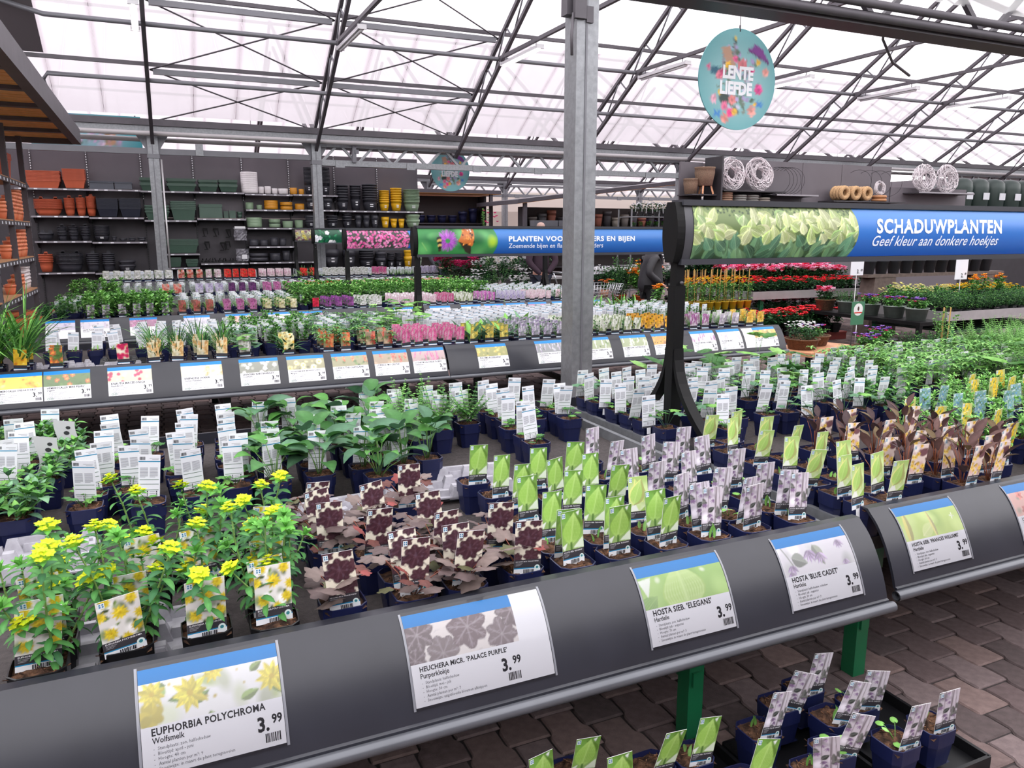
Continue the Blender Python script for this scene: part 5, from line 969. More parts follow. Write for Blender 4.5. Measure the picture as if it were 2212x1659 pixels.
# untagged leafy pots that fill the bench
def fill(pts, desc, fols, name, tail='', tagm=None, back=True, sc=1., z=BZ):
    lb = rowlabels(pts, desc, tail)
    for p in pts: plant('x', p[0], p[1], 0, .05 if back else -.05, lb[p], desc + 's', rnd.choice(fols), name, tagm=tagm if rnd.random() < .5 else None, back=back, sc=sc, z=z)
BIGL = [lm(F_lobe(s, .3, 6, .085, LIGHT + GR, 7, .3, .13), 'foliage') for s in (41, 42)]
occ = [(p[0], p[1]) for v in AT.values() for p in parse(v)]
def free(pts, d=.117):
    o = []
    for p in pts:
        if all(max(abs(p[0] - q[0]), abs(p[1] - q[1])) >= d for q in occ): occ.append(p); o.append(p)
    return o
G_ = lambda x0, x1, y0, y1, d=.125: [(round(x0 + i * d, 3), round(y0 + j * d, 3)) for j in range(int((y1 - y0) / d) + 1) for i in range(int((x1 - x0) / d) + 1)]
fill(free(G_(4.25, 5.7, 3.35, 4.15, .14)), 'feathery green pot behind the bronze loosestrife', FOL['feather'], 'potted_cranesbill', tagm=TAGS['W'], sc=.85)
fill(free(G_(5.1, 7.2, 2.9, 4.15, .15)), 'arching fern pot', FOL['fern'], 'potted_fern', tagm=TAGS['W'])
fill(free(G_(3.75, 5.0, 2.0, 3.1, .15)), 'bushy light green pot behind the blue tags', FOL['LP'], 'potted_goldmoss', tagm=TAGS['LP'], back=False)
fill(free(G_(-.9, -.42, 3.05, 4.1)), 'lobed-leaf pot at the end of the front bench', FOL['goat'], 'potted_goatsbeard', tagm=TAGS['W'])
fill(free([(.62, 3.02), (.76, 3.0), (.9, 3.04), (.55, 3.15), (1.02, 3.16)]), 'broad-leaved brunnera pot facing the spurge', FOL['brunnera'], 'potted_brunnera')
for i, p in enumerate(free([(3.56, 3.62), (3.95, 3.1), (4.45, 3.05), (3.72, 4.12), (3.2, 3.95), (5.0, 3.2), (2.95, 4.1)], .06)): plant('x', p[0], p[1], 0, 0, 'tall plant with large lobed leaves, %s from left behind the bronze leaves' % nth(i), 'large-leaved plants', [('foliage', BIGL[i % 2], (0, 0, 0), None, 1)], 'potted_rodgersia')
# wavy grey tags
m = MB(); n = 12; V = []
for i in range(n + 1): t = i / n; o = .012 * math.sin(t * 5); V += [(-.042 + o, -.0006, .17 * t), (.042 + o, -.0006, .17 * t)]
m.add(V, [(2 * i, 2 * i + 1, 2 * i + 3, 2 * i + 2) for i in range(n)], lc(202, 202, 206)); m.add([(a, .0006, c) for a, b, c in V], [(2 * i, 2 * i + 2, 2 * i + 3, 2 * i + 1) for i in range(n)], lc(202, 202, 206))
for u, v, s in ((.005, .14, .01), (.0, .115, .012), (-.012, .08, .008), (.012, .08, .008)):
    m.add([(u + math.cos(q) * s, -.0010, v + math.sin(q) * s * .8) for q in np.linspace(0, 2 * PI, 9)[:-1]], [tuple(range(8))], lc(56, 56, 60))
wv = m.mesh('tag', PRINT)
for i, p in enumerate(parse(AT['WV'])): plant('WV', p[0], p[1], 0, .04, 'leafy pot with %s wavy grey tag' % ('taller' if i == 0 else 'nearer'), 'wavy grey tags', FOL['goat'][i % 2], 'potted_columbine', tagm=wv, tagrot=(.1, .15, -.15))
# ---------------------------------------------------------------- trays
def tray_mb(w=.38, d=.28, h=.05, nx=3, ny=2):
    m = MB(); m.frus(0, 0, 0, h * .55, w / 2 - .03, d / 2 - .03, w / 2 - .012, d / 2 - .012)
    for s in (-1, 1): m.box(s * w / 2 - .012, -d / 2, h * .5, s * w / 2 + .012, d / 2, h * .62); m.box(-w / 2, s * d / 2 - .012, h * .5, w / 2, s * d / 2 + .012, h * .62); m.frus(s * (w / 2 - .006), 0, h * .6, h * 1.5, .02, .06, .01, .045); m.frus(0, s * (d / 2 - .006), h * .6, h * 1.45, .08, .018, .07, .009)
    for i in range(nx + 1):
        for j in range(ny + 1): m.frus(-w / 2 + .02 + (w - .04) * i / nx, -d / 2 + .02 + (d - .04) * j / ny, h * .4, h * 1.5, .034, .03, .016, .014)
    for i in range(nx):
        for j in range(ny + 1): m.frus(-w / 2 + .02 + (w - .04) * (i + .5) / nx, -d / 2 + .02 + (d - .04) * j / ny, h * .4, h * 1.1, .035, .014, .026, .008)
    return m
TR = tray_mb(); TRW = TR.mesh('tray', TRAYW); TRB = TR.mesh('tray', BLACKP)
def tray(x, y, z, rz_, me, label): thing('plant_tray', label, 'tray', (x, y, z), rz_, mesh=me)
tray(-.46, 2.83, BZ, .05, TRW, 'empty pale grey plant tray beside the tall spurge')
tray(1.12, 3.0, BZ, -.1, TRW, 'empty pale grey plant tray behind the green hosta tags')
tray(.62, 2.80, BZ, .08, TRW, 'pale grey tray below the broad-leaved pots')
tray(.1, 2.62, BZ, .02, TRB, 'black plant tray between spurge and seedling pots')
tray(-.13, 2.12, BZ, 0, TRW, 'dirty pale tray among the spurge pots')
tray(1.93, 3.95, BZ, 0, TRB, 'black tray at the rear corner near the steel gap')
# loose torn leaf and the pots on the floor under the bench
FE = [(.85, 1.71), (.98, 1.73), (1.04, 1.62), (1.2, 1.66), (1.33, 1.65), (1.4, 1.5)]
FB = [(1.60, 1.66), (1.76, 1.74), (1.9, 1.78), (1.86, 1.62), (2.0, 1.64), (1.95, 1.45), (1.74, 1.5), (2.12, 1.46), (1.62, 1.45)]
def spread(L, d=.122):
    L = [list(p) for p in L]
    for _ in range(200):
        for i in range(len(L)):
            for j in range(i):
                dx, dy = L[i][0] - L[j][0], L[i][1] - L[j][1]; m_ = max(abs(dx), abs(dy))
                if m_ < d: k = 0 if abs(dx) >= abs(dy) else 1; s = (1 if (dx, dy)[k] >= 0 else -1) * (d - m_) / 2; L[i][k] += s; L[j][k] -= s
    return [tuple(p) for p in L]
FA = spread(FE + FB)
for nm, L, k in (('green-tagged hosta pot on the floor under the bench', FA[:6], 'EL'), ('lilac-tagged hosta pot on the floor under the bench', FA[6:], 'BC')):
    L.sort()
    for i, p in enumerate(L): plant(k, p[0], p[1], 0, -.045, '%s, %s from left' % (nm, nth(i)), nm + 's', rnd.choice(FOL[k]), 'potted_hosta', z=.035, tagm=TAGS[k], tagrot=(rnd.uniform(.0, .25), rnd.uniform(-.15, .25), rnd.uniform(-.5, .1)))
for i, (x, y) in enumerate(((.95, 1.62), (1.35, 1.62), (1.75, 1.57), (2.1, 1.57))):
    m = MB(); m.box(-.19, -.2, .003, .19, .2, .012)
    for s in (-1, 1): m.box(s * .19 - .006, -.2, .003, s * .19 + .006, .2, .05); m.box(-.19, s * .2 - .006, .003, .19, s * .2 + .006, .05)
    thing('floor_tray', 'shallow black tray on the paving under the bench, %s from left' % nth(i), 'tray', (x, y, 0), mesh=m.mesh('floor_tray', BLACKP))
# ---------------------------------------------------------------- second bench row
BF = {
 'tallgrass': [F_grass(s, .58, 30, GR + LIGHT[:1], .022) for s in (1, 2)], 'lowgrass': [F_grass(s, .17, 14, GR + LIGHT, .011) for s in (3, 4)], 'pokergrass': [F_grass(s, .34, 26, DARKG + GR, .008) for s in (5, 6)],
 'mallow': [F_lobe(s, .17, 13, .042, BLUEG + GR, 3, .25, .07) for s in (7, 8)], 'daisy': [F_strap(s, .19, 15, DARKG + GR[:1], .03) for s in (9, 10)], 'lupin': [F_palm(s, .16, 12, .05, GR + BLUEG, 7, .075) for s in (11, 12)],
 'none': [F_sprout(s, .05, 3) for s in (13, 14)], 'sage': [F_strap(s, .24, 6, BLUEG + LIGHT[:1], .075, HT) for s in (15, 16)], 'mint': [F_bush(s, .12, 6, 7, .035, .015, GR + DARKG) for s in (17, 18)],
 'spiky': [F_strap(s, .30, 14, LIGHT + GR, .022) for s in (19, 20)], 'bigbush': [F_bush(s, .26, 9, 9, .085, .042, LIGHT + GR[:2], .07, OV) for s in (21, 22)], 'bush': [F_bush(s, .18, 8, 8, .05, .026, GR) for s in (23, 24)],
 'silver': [F_bush(s, .15, 9, 9, .03, .012, SILV) for s in (25, 26)], 'fine': [F_feather(s, .13, 12, LIGHT + GR, .08, 8, .012) for s in (27, 28)], 'maple': [F_lobe(s, .3, 9, .06, LIGHT + GR[:1], 5, .5, .09) for s in (29, 30)],
 'darkbush': [F_bush(s, .15, 9, 9, .04, .022, DARKG + GR[:1]) for s in (31, 32)]}
BFM = {k: [lm(m, 'foliage') for m in v] for k, v in BF.items()}
def block(x0, x1, y0, rows, name, desc, pic, fol, bench_, dx=.135, dy=.135, tw=.082, th=.16, back=False, z=BZ, dens=1., single_=False, tail=None):
    T_ = None
    if pic: T_ = tag_mb(pic, tw, th, 13, None, False, len(desc))
    pts = []; j = 0
    for j in range(rows):
        for i in range(max(1, int((x1 - x0) / dx))):
            if rnd.random() < dens: pts.append((round(x0 + dx / 2 + i * dx + rnd.uniform(-.008, .008), 3), round(y0 + j * dy + rnd.uniform(-.006, .006), 3)))
    lb = rowlabels(pts, desc, '', dy)
    if single_:
        protos = []
        for f in BF[fol]:
            for tz in (-.15, .12):
                q = MB(); q.join(POT, mi=0); q.join(f, (0, 0, .11), tz * 9, mi=2)
                if T_: q.join(T_, (0, (.045 if back else -.045), .118), (PI if back else 0) + tz, mi=1, tilt=.08 if not back else -.08)
                protos.append(q.mesh(name, [NAVY, PRINT, LEAF]))
        for p in pts: thing(name, lb[p], 'potted plant', (p[0], p[1], z), rnd.uniform(-.08, .08), desc + 's on the ' + bench_, mesh=rnd.choice(protos))
        return
    TM = T_.mesh('tag', PRINT) if T_ else None
    for p in pts:
        r = thing(name, lb[p], 'potted plant', (p[0], p[1], z), 0, desc + 's on the ' + bench_)
        put('pot', POTM, r); put('soil', rnd.choice(SOILS), r)
        if TM: put('tag', TM, r, (rnd.uniform(-.012, .012), .047 if back else -.047, .118), (rnd.uniform(-.1, .18) * (-1 if back else 1), rnd.uniform(-.08, .08), rnd.uniform(-.2, .2) + (PI if back else 0)))
        if fol: o = put('foliage', rnd.choice(BFM[fol]), r, (0, 0, .112), (0, 0, rnd.uniform(0, 6.28))); o.scale = (rnd.uniform(.85, 1.15),) * 3
b2 = 'second bench'
for a in ((-1.4, -.84, 6.54, 3, 'potted_daylily', 'tall daylily pot with yellow tag', 'daylily_yellow', 'tallgrass', .17), (-.82, -.48, 6.54, 2, 'potted_daylily', 'dwarf daylily pot with orange flower tag', 'daylily_orange', 'lowgrass', .17), (-.35, -.21, 6.54, 1, 'potted_knautia', 'knautia pot with magenta flower tag', 'knautia', 'none', .14),
          (-.16, .5, 6.54, 4, 'potted_kniphofia', 'grassy kniphofia pot with cream tag', 'kniphofia', 'pokergrass', .165), (.52, .84, 6.54, 3, 'potted_lavatera', 'lavatera pot with white flower tag', 'lavatera', 'mallow', .16), (.85, 1.17, 6.54, 3, 'potted_daisy', 'daisy pot with pale yellow daisy tag', 'leucanthemum', 'daisy', .16),
          (1.18, 1.52, 6.54, 4, 'potted_lupin', 'lupin pot with orange spike tag', 'lupin_orange', 'lupin', .15), (1.53, 1.86, 6.54, 3, 'potted_lupin', 'lupin pot with red spike tag', 'lupin_red', 'lupin', .15), (1.87, 2.22, 6.54, 4, 'potted_lythrum', 'loosestrife pot with pink spike tag', 'lythrum', 'none', .115), (2.26, 2.48, 6.54, 4, 'potted_lythrum', 'loosestrife pot with dusky pink tag', 'lythrum', 'none', .11),
          (2.49, 2.98, 6.54, 3, 'potted_phlomis', 'large-leaved phlomis pot with yellow tag', 'phlomis', 'sage', .15), (3.0, 3.56, 6.54, 5, 'potted_obedient_plant', 'pot with mauve and white flower tag', 'physostegia', 'mint', .125), (3.58, 3.98, 6.54, 5, 'potted_obedient_plant', 'pot with snow white flower tag', 'white_spike', 'mint', .13), (4.0, 4.36, 6.54, 4, 'potted_loosestrife', 'pot with white goose-neck flower tag', 'white_spike', 'mint', .12),
          (4.38, 4.80, 6.54, 4, 'potted_rudbeckia', 'coneflower pot with orange daisy tag', 'rudbeckia', 'none', .125), (4.92, 5.28, 6.54, 3, 'potted_betony', 'pot with purple betony tag', 'stachys', 'fine', .16), (5.3, 5.66, 6.54, 3, 'potted_germander', 'pot with grey-lilac germander tag', 'teucrium', 'fine', .16), (5.68, 6.04, 6.54, 3, 'potted_globeflower', 'globeflower pot with golden tag', 'trollius', 'fine', .145)):
    block(*a[:8], b2, dx=a[8])
for a in ((-.95, -.25, 7.4, 4, 'potted_avens', 'white-tagged pot near the daylilies', 'none', .16, .5), (-.25, .5, 7.35, 5, 'potted_masterwort', 'white-tagged pot behind the kniphofia', 'none', .15, .8), (.5, 1.25, 7.3, 6, 'potted_bellflower', 'white-tagged pot behind the lavatera', 'bush', .15, .9), (1.25, 2.2, 7.35, 6, 'potted_coneflower', 'white-tagged pot behind the lupins', 'lupin', .145, .95), (2.26, 3.2, 7.3, 6, 'potted_catchfly', 'white-tagged pot behind the phlomis', 'none', .13, 1),  # any species name here is invented; these are unidentified white-tagged perennials
          (3.2, 4.0, 7.45, 6, 'potted_scabious', 'white-tagged pot behind the mauve tags', 'none', .13, 1), (4.0, 4.75, 7.4, 6, 'potted_yarrow_seedling', 'white-tagged pot behind the white spike tags', 'none', .13, 1), (4.75, 6.0, 7.4, 6, 'potted_germander_seedling', 'white-tagged pot behind the betony', 'mint', .15, .9)):
    block(*a[:6], 'white_mix', a[6], b2, dx=a[7], dy=.175 if a[3] < 6 else .165, back=True, dens=a[8], tail='of its block')
block(1.85, 2.4, 7.2, 2, 'potted_hollyhock', 'tall maple-leaved pot by the second sign post', None, 'maple', b2, dx=.17, dy=.2)
block(4.35, 5.6, 8.05, 2, 'potted_daylily', 'spiky green pot at the rear of the second bench', None, 'spiky', b2, dx=.17, dy=.18)
block(3.15, 3.6, 7.25, 1, 'potted_comfrey', 'upright leafy pot behind the large column', None, 'sage', b2, dx=.16, dy=.2)
tray(-.38, 6.85, BZ, 0, TRW, 'pale tray beside the magenta knautia tag'); tray(-.3, 7.15, BZ, 0, TRB, 'black tray behind the knautia pot'); tray(-.75, 7.05, BZ, .1, TRW, 'pale tray behind the dwarf daylilies')
# ---------------------------------------------------------------- third to fifth rows
b3 = 'third bench'
for a in ((-1.3, -.86, 3, 'potted_catmint', 'dark leafy pot at the left end', None, 'darkbush', .15), (-.84, .12, 3, 'potted_campanula', 'light green pot with white and violet tag', 'white_violet', 'bigbush', .16), (.15, .66, 3, 'potted_saxifrage', 'feathery pot with red-brown tag', 'red_brown', 'fine', .16), (.68, 1.15, 3, 'potted_cranesbill', 'pot with rosy mauve tag', 'pink_mauve', 'fine', .155), (1.17, 1.66, 3, 'potted_hellebore', 'pot with cream cup flower tag', 'cream_cup', 'bush', .155), (1.76, 1.9, 1, 'potted_burnet', 'pot with crimson tag', 'crimson', 'none', .14), (1.93, 2.37, 3, 'potted_sage', 'pot with purple flower tag', 'purple', 'mint', .145), (2.4, 2.86, 3, 'potted_sea_holly', 'pot with green-white tag', 'white_mix', 'mint', .115), (2.88, 3.52, 4, 'potted_bistort', 'pot with pale pink tag', 'pale_pink', 'none', .125), (3.54, 3.8, 3, 'potted_heather', 'pot with dusky pink tag', 'lythrum', 'none', .12), (3.82, 4.14, 3, 'potted_speedwell', 'pot with white spike tag', 'white_spike', 'none', .12), (4.16, 4.5, 3, 'potted_gayfeather', 'pot with magenta spike tag', 'magenta_spike', 'none', .12), (4.52, 4.9, 3, 'potted_lavender', 'pot with lilac tag', 'lilac', 'none', .12), (4.92, 5.4, 3, 'potted_thyme', 'pot with dusty pink tag', 'pale_pink', 'none', .13), (5.42, 6.1, 2, 'potted_aster', 'pot with pink and white tag', 'pale_pink', 'mint', .15)):
    block(a[0], a[1], 10.33, a[2], a[3], 'third-bench ' + a[4], a[5], a[6], b3, dx=a[7], dy=.16, single_=True)
for a in ((-1.25, .2, 11.0, 5, 'potted_mugwort', 'far white-tagged leafy pot', 'bush', .9), (.2, 1.7, 11.0, 5, 'potted_lambs_ear', 'far white-tagged silver pot', 'silver', .9), (4.6, 6.1, 10.9, 6, 'potted_speedwell_seedling', 'far white-tagged pot before the man', 'mint', .9)):  # unidentified perennials; any species in the names is made up
    block(*a[:6], 'white_mix', a[6], b3, dx=.165, dy=.24, back=True, single_=True, dens=a[7])
block(1.7, 4.6, 11.0, 5, 'potted_phlox', 'tall bright green pot on the third bench', 'white_mix', 'bigbush', b3, dx=.19, dy=.28, back=True, single_=True)
b4 = 'fourth bench'
for a in ((-1.25, -.5, 'potted_beebalm', 'tall light green pot', None, 'bigbush', .18), (-.5, .0, 'potted_sedum', 'grey-green pot', None, 'silver', .16), (.0, .5, 'potted_stonecrop', 'pot with salmon tag', 'salmon', 'silver', .17), (.5, .98, 'potted_bugle', 'pot with lilac-blue tag', 'lilac', 'none', .15), (1.0, 1.55, 'potted_anemone', 'pot with deep purple tag', 'deep_purple', 'none', .16), (1.55, 2.25, 'potted_lungwort', 'pale leafy pot', 'pink_mauve', 'silver', .17), (2.25, 2.6, 'potted_geum', 'pot with coral tag', 'coral', 'fine', .15), (2.6, 3.0, 'potted_poppy', 'pot with red tag', 'red', 'fine', .15), (3.0, 3.4, 'potted_cinquefoil', 'low mixed pot', 'cream_cup', 'fine', .16), (3.4, 4.3, 'potted_lily', 'pot with orange lily tag', 'lupin_orange', 'none', .15), (4.3, 5.1, 'potted_yarrow', 'pot with peach tag', 'salmon', 'mint', .16)):
    block(a[0], a[1], 13.5, 2, a[2], 'fourth-bench ' + a[3], a[4], a[5], b4, dx=a[6], dy=.22, single_=True, tw=.1, th=.19)
block(-1.1, 5.1, 14.1, 3, 'potted_perennial_l', 'distant white-tagged pot', 'white_mix', 'silver', b4, dx=.17, dy=.3, back=True, single_=True)  # species not known, any in the name is invented
b5 = 'rear bench'
for a in ((-.95, .3, 'potted_rock_cress', 'pot with white speckled tag', 'white_mix', 'fine', .17), (.3, .78, 'potted_pink', 'pot with salmon tag', 'salmon', 'bush', .16), (.78, 1.1, 'potted_thrift', 'pot with pale tag', 'pale_pink', 'bush', .16), (1.12, 1.75, 'potted_carnation', 'pot with red and white tag', 'red', 'none', .15), (1.75, 2.5, 'potted_candytuft', 'pot with pale pink tag', 'pale_pink', 'mint', .16), (2.52, 2.96, 'potted_primrose', 'broad-leaved pot with red tag', 'red', 'spiky', .2), (3.0, 4.0, 'potted_alyssum', 'pot with whitish tag', 'white_mix', 'none', .15), (4.0, 4.4, 'potted_houseleek', 'pot with pink tag', 'lythrum', 'none', .15), (4.4, 5.0, 'potted_spurge', 'olive green pot', None, 'fine', .14), (5.0, 5.55, 'potted_thyme', 'pot with lilac tag', 'lilac', 'none', .14)):
    block(a[0], a[1], 15.76, 2, a[2], 'rear-bench ' + a[3], a[4], a[5], b5, dx=a[6], dy=.24, single_=True, z=BZ + .12, tw=.105, th=.2)
block(-.9, 5.5, 16.3, 2, 'potted_perennial_m', 'remotest white-tagged pot', 'white_mix', 'none', b5, dx=.17, dy=.25, back=True, single_=True, z=BZ + .12)  # unidentified perennial, any species name is made up
# ---------------------------------------------------------------- pot wall
SHI=[('t',-2.23,-1.61,2.56,2.90,8,'terracotta'),('t',-1.59,-1.18,2.58,2.95,10,'terracotta'),('b',-1.14,-0.68,2.57,2.73,1,'slate'),('b',-0.68,-0.35,2.58,2.72,1,'slate'),('h',-2.15,-1.63,2.04,2.36,10,'terracotta'),('w',-1.62,-1.42,2.04,2.39,10,'terracotta'),('w',-1.41,-1.23,2.04,2.40,10,'terracotta'),('w',-1.23,-1.04,2.04,2.43,12,'terracotta'),('t',-1.04,-0.64,2.03,2.39,9,'navy'),('t',-0.63,-0.22,2.03,2.40,9,'navy'),('h',-2.13,-1.84,1.56,1.71,1,'charcoal'),('w',-1.79,-1.61,1.55,1.83,6,'charcoal'),('w',-1.59,-1.41,1.55,1.83,6,'charcoal'),('w',-1.38,-1.20,1.55,1.84,6,'charcoal'),('r',-1.15,-0.84,1.55,1.85,8,'charcoal'),('r',-0.83,-0.73,1.55,1.64,1,'charcoal'),('r',-0.69,-0.54,1.54,1.60,1,'charcoal'),('r',-0.52,-0.37,1.54,1.61,1,'charcoal'),('r',-0.35,-0.18,1.54,1.62,1,'charcoal'),('w',-2.17,-1.90,0.94,1.29,5,'terracotta'),('h',-1.87,-1.36,0.94,1.31,9,'charcoal'),('w',-1.33,-1.08,0.93,1.30,6,'charcoal'),('w',-1.04,-0.79,0.92,1.30,6,'charcoal'),('r',-0.75,-0.41,0.92,1.15,2,'charcoal'),('t',-0.22,0.25,2.56,2.82,2,'green'),('t',0.28,0.87,2.56,2.82,2,'green'),('t',0.90,1.29,2.57,2.81,2,'green'),('t',1.30,1.69,2.57,2.82,2,'green'),('c',1.76,2.12,2.55,3.00,9,'white'),('c',2.12,2.24,2.55,2.70,1,'white'),('c',2.25,2.39,2.55,2.71,1,'white'),('c',2.40,2.53,2.55,2.67,1,'white'),('c',2.54,2.75,2.55,2.67,1,'white'),('c',2.79,2.95,2.55,2.69,1,'mustard'),('c',2.98,3.10,2.55,2.67,1,'mustard'),('t',-0.17,0.31,1.97,2.27,3,'green'),('t',0.32,0.83,1.97,2.36,5,'green'),('b',0.87,1.35,2.02,2.31,1,'green'),('b',1.37,1.47,2.02,2.17,1,'green'),('b',1.48,1.62,2.02,2.18,1,'green'),('r',1.64,1.76,2.02,2.16,1,'green'),('c',1.83,2.00,2.21,2.36,1,'sage'),('c',2.06,2.18,2.21,2.31,1,'sage'),('c',2.22,2.52,2.22,2.41,3,'mustard'),('c',2.56,2.83,2.21,2.38,2,'mustard'),('c',2.88,3.09,2.21,2.35,1,'mustard'),('c',1.83,2.16,1.83,2.04,3,'sage'),('c',2.30,2.55,1.83,2.01,2,'sage'),('c',2.59,2.82,1.82,1.97,1,'sage'),('c',2.86,3.04,1.82,1.99,1,'sage'),('c',1.86,2.06,1.43,1.57,1,'charcoal'),('c',2.08,2.26,1.43,1.56,1,'charcoal'),('c',2.30,2.48,1.43,1.61,1,'charcoal'),('c',2.50,2.65,1.43,1.59,1,'charcoal'),('c',1.84,2.25,1.10,1.27,2,'charcoal'),('c',2.27,2.52,1.10,1.27,1,'charcoal'),('c',2.55,2.72,1.10,1.32,1,'charcoal'),('t',0.18,0.83,1.29,1.58,5,'green'),('t',0.21,0.46,1.00,1.20,4,'green'),('t',0.54,0.79,1.00,1.16,3,'green'),('r',3.10,3.30,2.56,3.14,12,'charcoal'),('r',3.44,3.69,2.54,3.15,12,'charcoal'),('r',3.11,3.35,2.23,2.48,1,'charcoal'),('r',3.48,3.73,2.22,2.49,1,'charcoal'),('r',3.81,4.09,2.22,2.78,6,'charcoal'),('r',4.12,4.38,2.22,2.78,5,'charcoal'),('r',4.40,4.77,2.21,2.81,7,'charcoal'),('r',4.80,5.05,2.22,2.68,6,'yellow'),('r',5.07,5.35,2.22,2.74,6,'yellow'),('r',5.38,5.79,2.21,2.71,9,'sage'),('r',3.08,3.33,1.82,2.10,2,'charcoal'),('r',3.56,3.83,1.82,2.10,3,'charcoal'),('r',3.92,4.15,1.83,2.15,3,'charcoal'),('r',4.21,4.38,1.83,2.12,1,'charcoal'),('r',4.40,4.57,1.83,2.12,1,'charcoal'),('r',4.59,4.78,1.83,2.12,1,'charcoal'),('r',4.84,5.03,1.83,2.08,1,'yellow'),('r',5.06,5.22,1.83,2.04,1,'yellow'),('r',5.25,5.40,1.83,2.04,1,'yellow'),('r',5.43,5.78,1.83,2.14,2,'sage'),('r',3.46,3.83,0.92,1.34,1,'charcoal'),('r',3.89,4.21,0.91,1.34,1,'charcoal'),('r',4.28,4.63,0.90,1.32,4,'charcoal'),('r',4.66,4.93,0.89,1.28,2,'charcoal'),('r',4.95,5.13,0.89,1.25,4,'charcoal'),('r',5.15,5.33,0.89,1.25,4,'charcoal'),('r',5.36,5.56,0.88,1.34,2,'yellow'),('r',5.63,5.81,0.88,1.18,1,'sage'),]
SHV=[(-2.41,-1.18,2.57),(-1.18,-0.21,2.57),(-0.21,0.82,2.56),(0.82,1.81,2.56),(1.82,2.82,2.54),(2.83,3.38,2.55),(3.40,3.81,2.54),(-2.18,-1.19,2.04),(-1.18,-0.19,2.02),(-0.18,0.82,1.97),(0.83,1.81,2.01),(1.82,2.82,2.21),(2.83,3.81,2.22),(3.83,5.82,2.21),(-2.17,-1.18,1.55),(-1.17,-0.17,1.53),(1.83,2.83,1.82),(2.84,3.80,1.81),(3.81,5.64,1.82),(0.18,0.83,1.28),(0.84,1.80,1.07),(1.84,2.84,1.42),(-2.17,-1.18,0.93),(-1.17,-0.11,0.91),(1.83,3.44,1.08),(0.16,0.81,0.99),(3.39,5.85,0.88),]
UPR=[-2.14,-1.16,-0.17,0.83,1.82,2.81,3.82,4.82]

PC = {'terracotta': (200, 98, 68), 'slate': (70, 74, 86), 'navy': (32, 36, 52), 'charcoal': (60, 60, 68), 'green': (66, 90, 78), 'white': (226, 220, 222), 'mustard': (208, 142, 38), 'yellow': (234, 180, 36), 'sage': (136, 160, 132)}
wall = thing('pot_shelving', 'tall grey shelving wall filled with plastic planters', 'shelving', (0, 18.33, 0))
for i, x in enumerate([-3.14] + UPR):
    x1 = ([-3.14] + UPR + [5.82])[i + 1]
    m = MB(); m.box(x + .004, 0, 0, x1 - .004, .04, 2.02); put('back_panel', m.mesh('back_panel', M('lower_back_panel', (62, 58, 64), .6, var=.06)), wall)
    m = MB(); m.box(x + .004, 0, 2.024, x1 - .004, .04, 3.0); m.box(x + .004, .01, 3.0, x1 - .004, .05, 3.43); put('back_panel', m.mesh('back_panel', WALLG), wall)
up = MB(); up.box(-.012, -.022, 0, .012, 0, 3.4)
for k in range(68): up.box(-.008, -.0235, .05 + k * .05, .008, -.022, .078 + k * .05, lc(240, 238, 242) if k > 46 else lc(16, 16, 18))
for f in range(6): up.c[f] = up.c[f]
cmat = up; 
for i in range(8): cmat.c[i] = lc(46, 44, 50)
upm = up.mesh('upright', PAINTED)
for x in UPR: put('upright', upm, wall, (x, 0, 0))
shm = {}
for x0, x1, z in SHV:
    m = MB(); m.box(x0, -.40, z - .03, x1, -.02, z - .006); s = put('shelf', m.mesh('shelf', DARKSH), wall)
    m = MB(); m.box(x0, -.406, z - .036, x1, -.40, z - .002, lc(150, 146, 154))
    for q in range(int((x1 - x0) / .24)):
        u = x0 + .06 + q * .24 + rnd.uniform(0, .1)
        if u + .07 < x1: m.box(u, -.4075, z - .031, u + .06, -.406, z - .007, lc(238, 238, 244))
    put('price_strip', m.mesh('price_strip', PRINT), s)
    for u in (x0 + .02, x1 - .02): m = MB(); m.add([(u - .004, -.36, z - .03), (u - .004, -.02, z - .03), (u - .004, -.02, z - .14), (u + .004, -.36, z - .03), (u + .004, -.02, z - .03), (u + .004, -.02, z - .14)], [(0, 1, 2), (3, 5, 4), (0, 2, 5, 3), (0, 3, 4, 1)]); put('bracket', m.mesh('bracket', DARKSH), s)
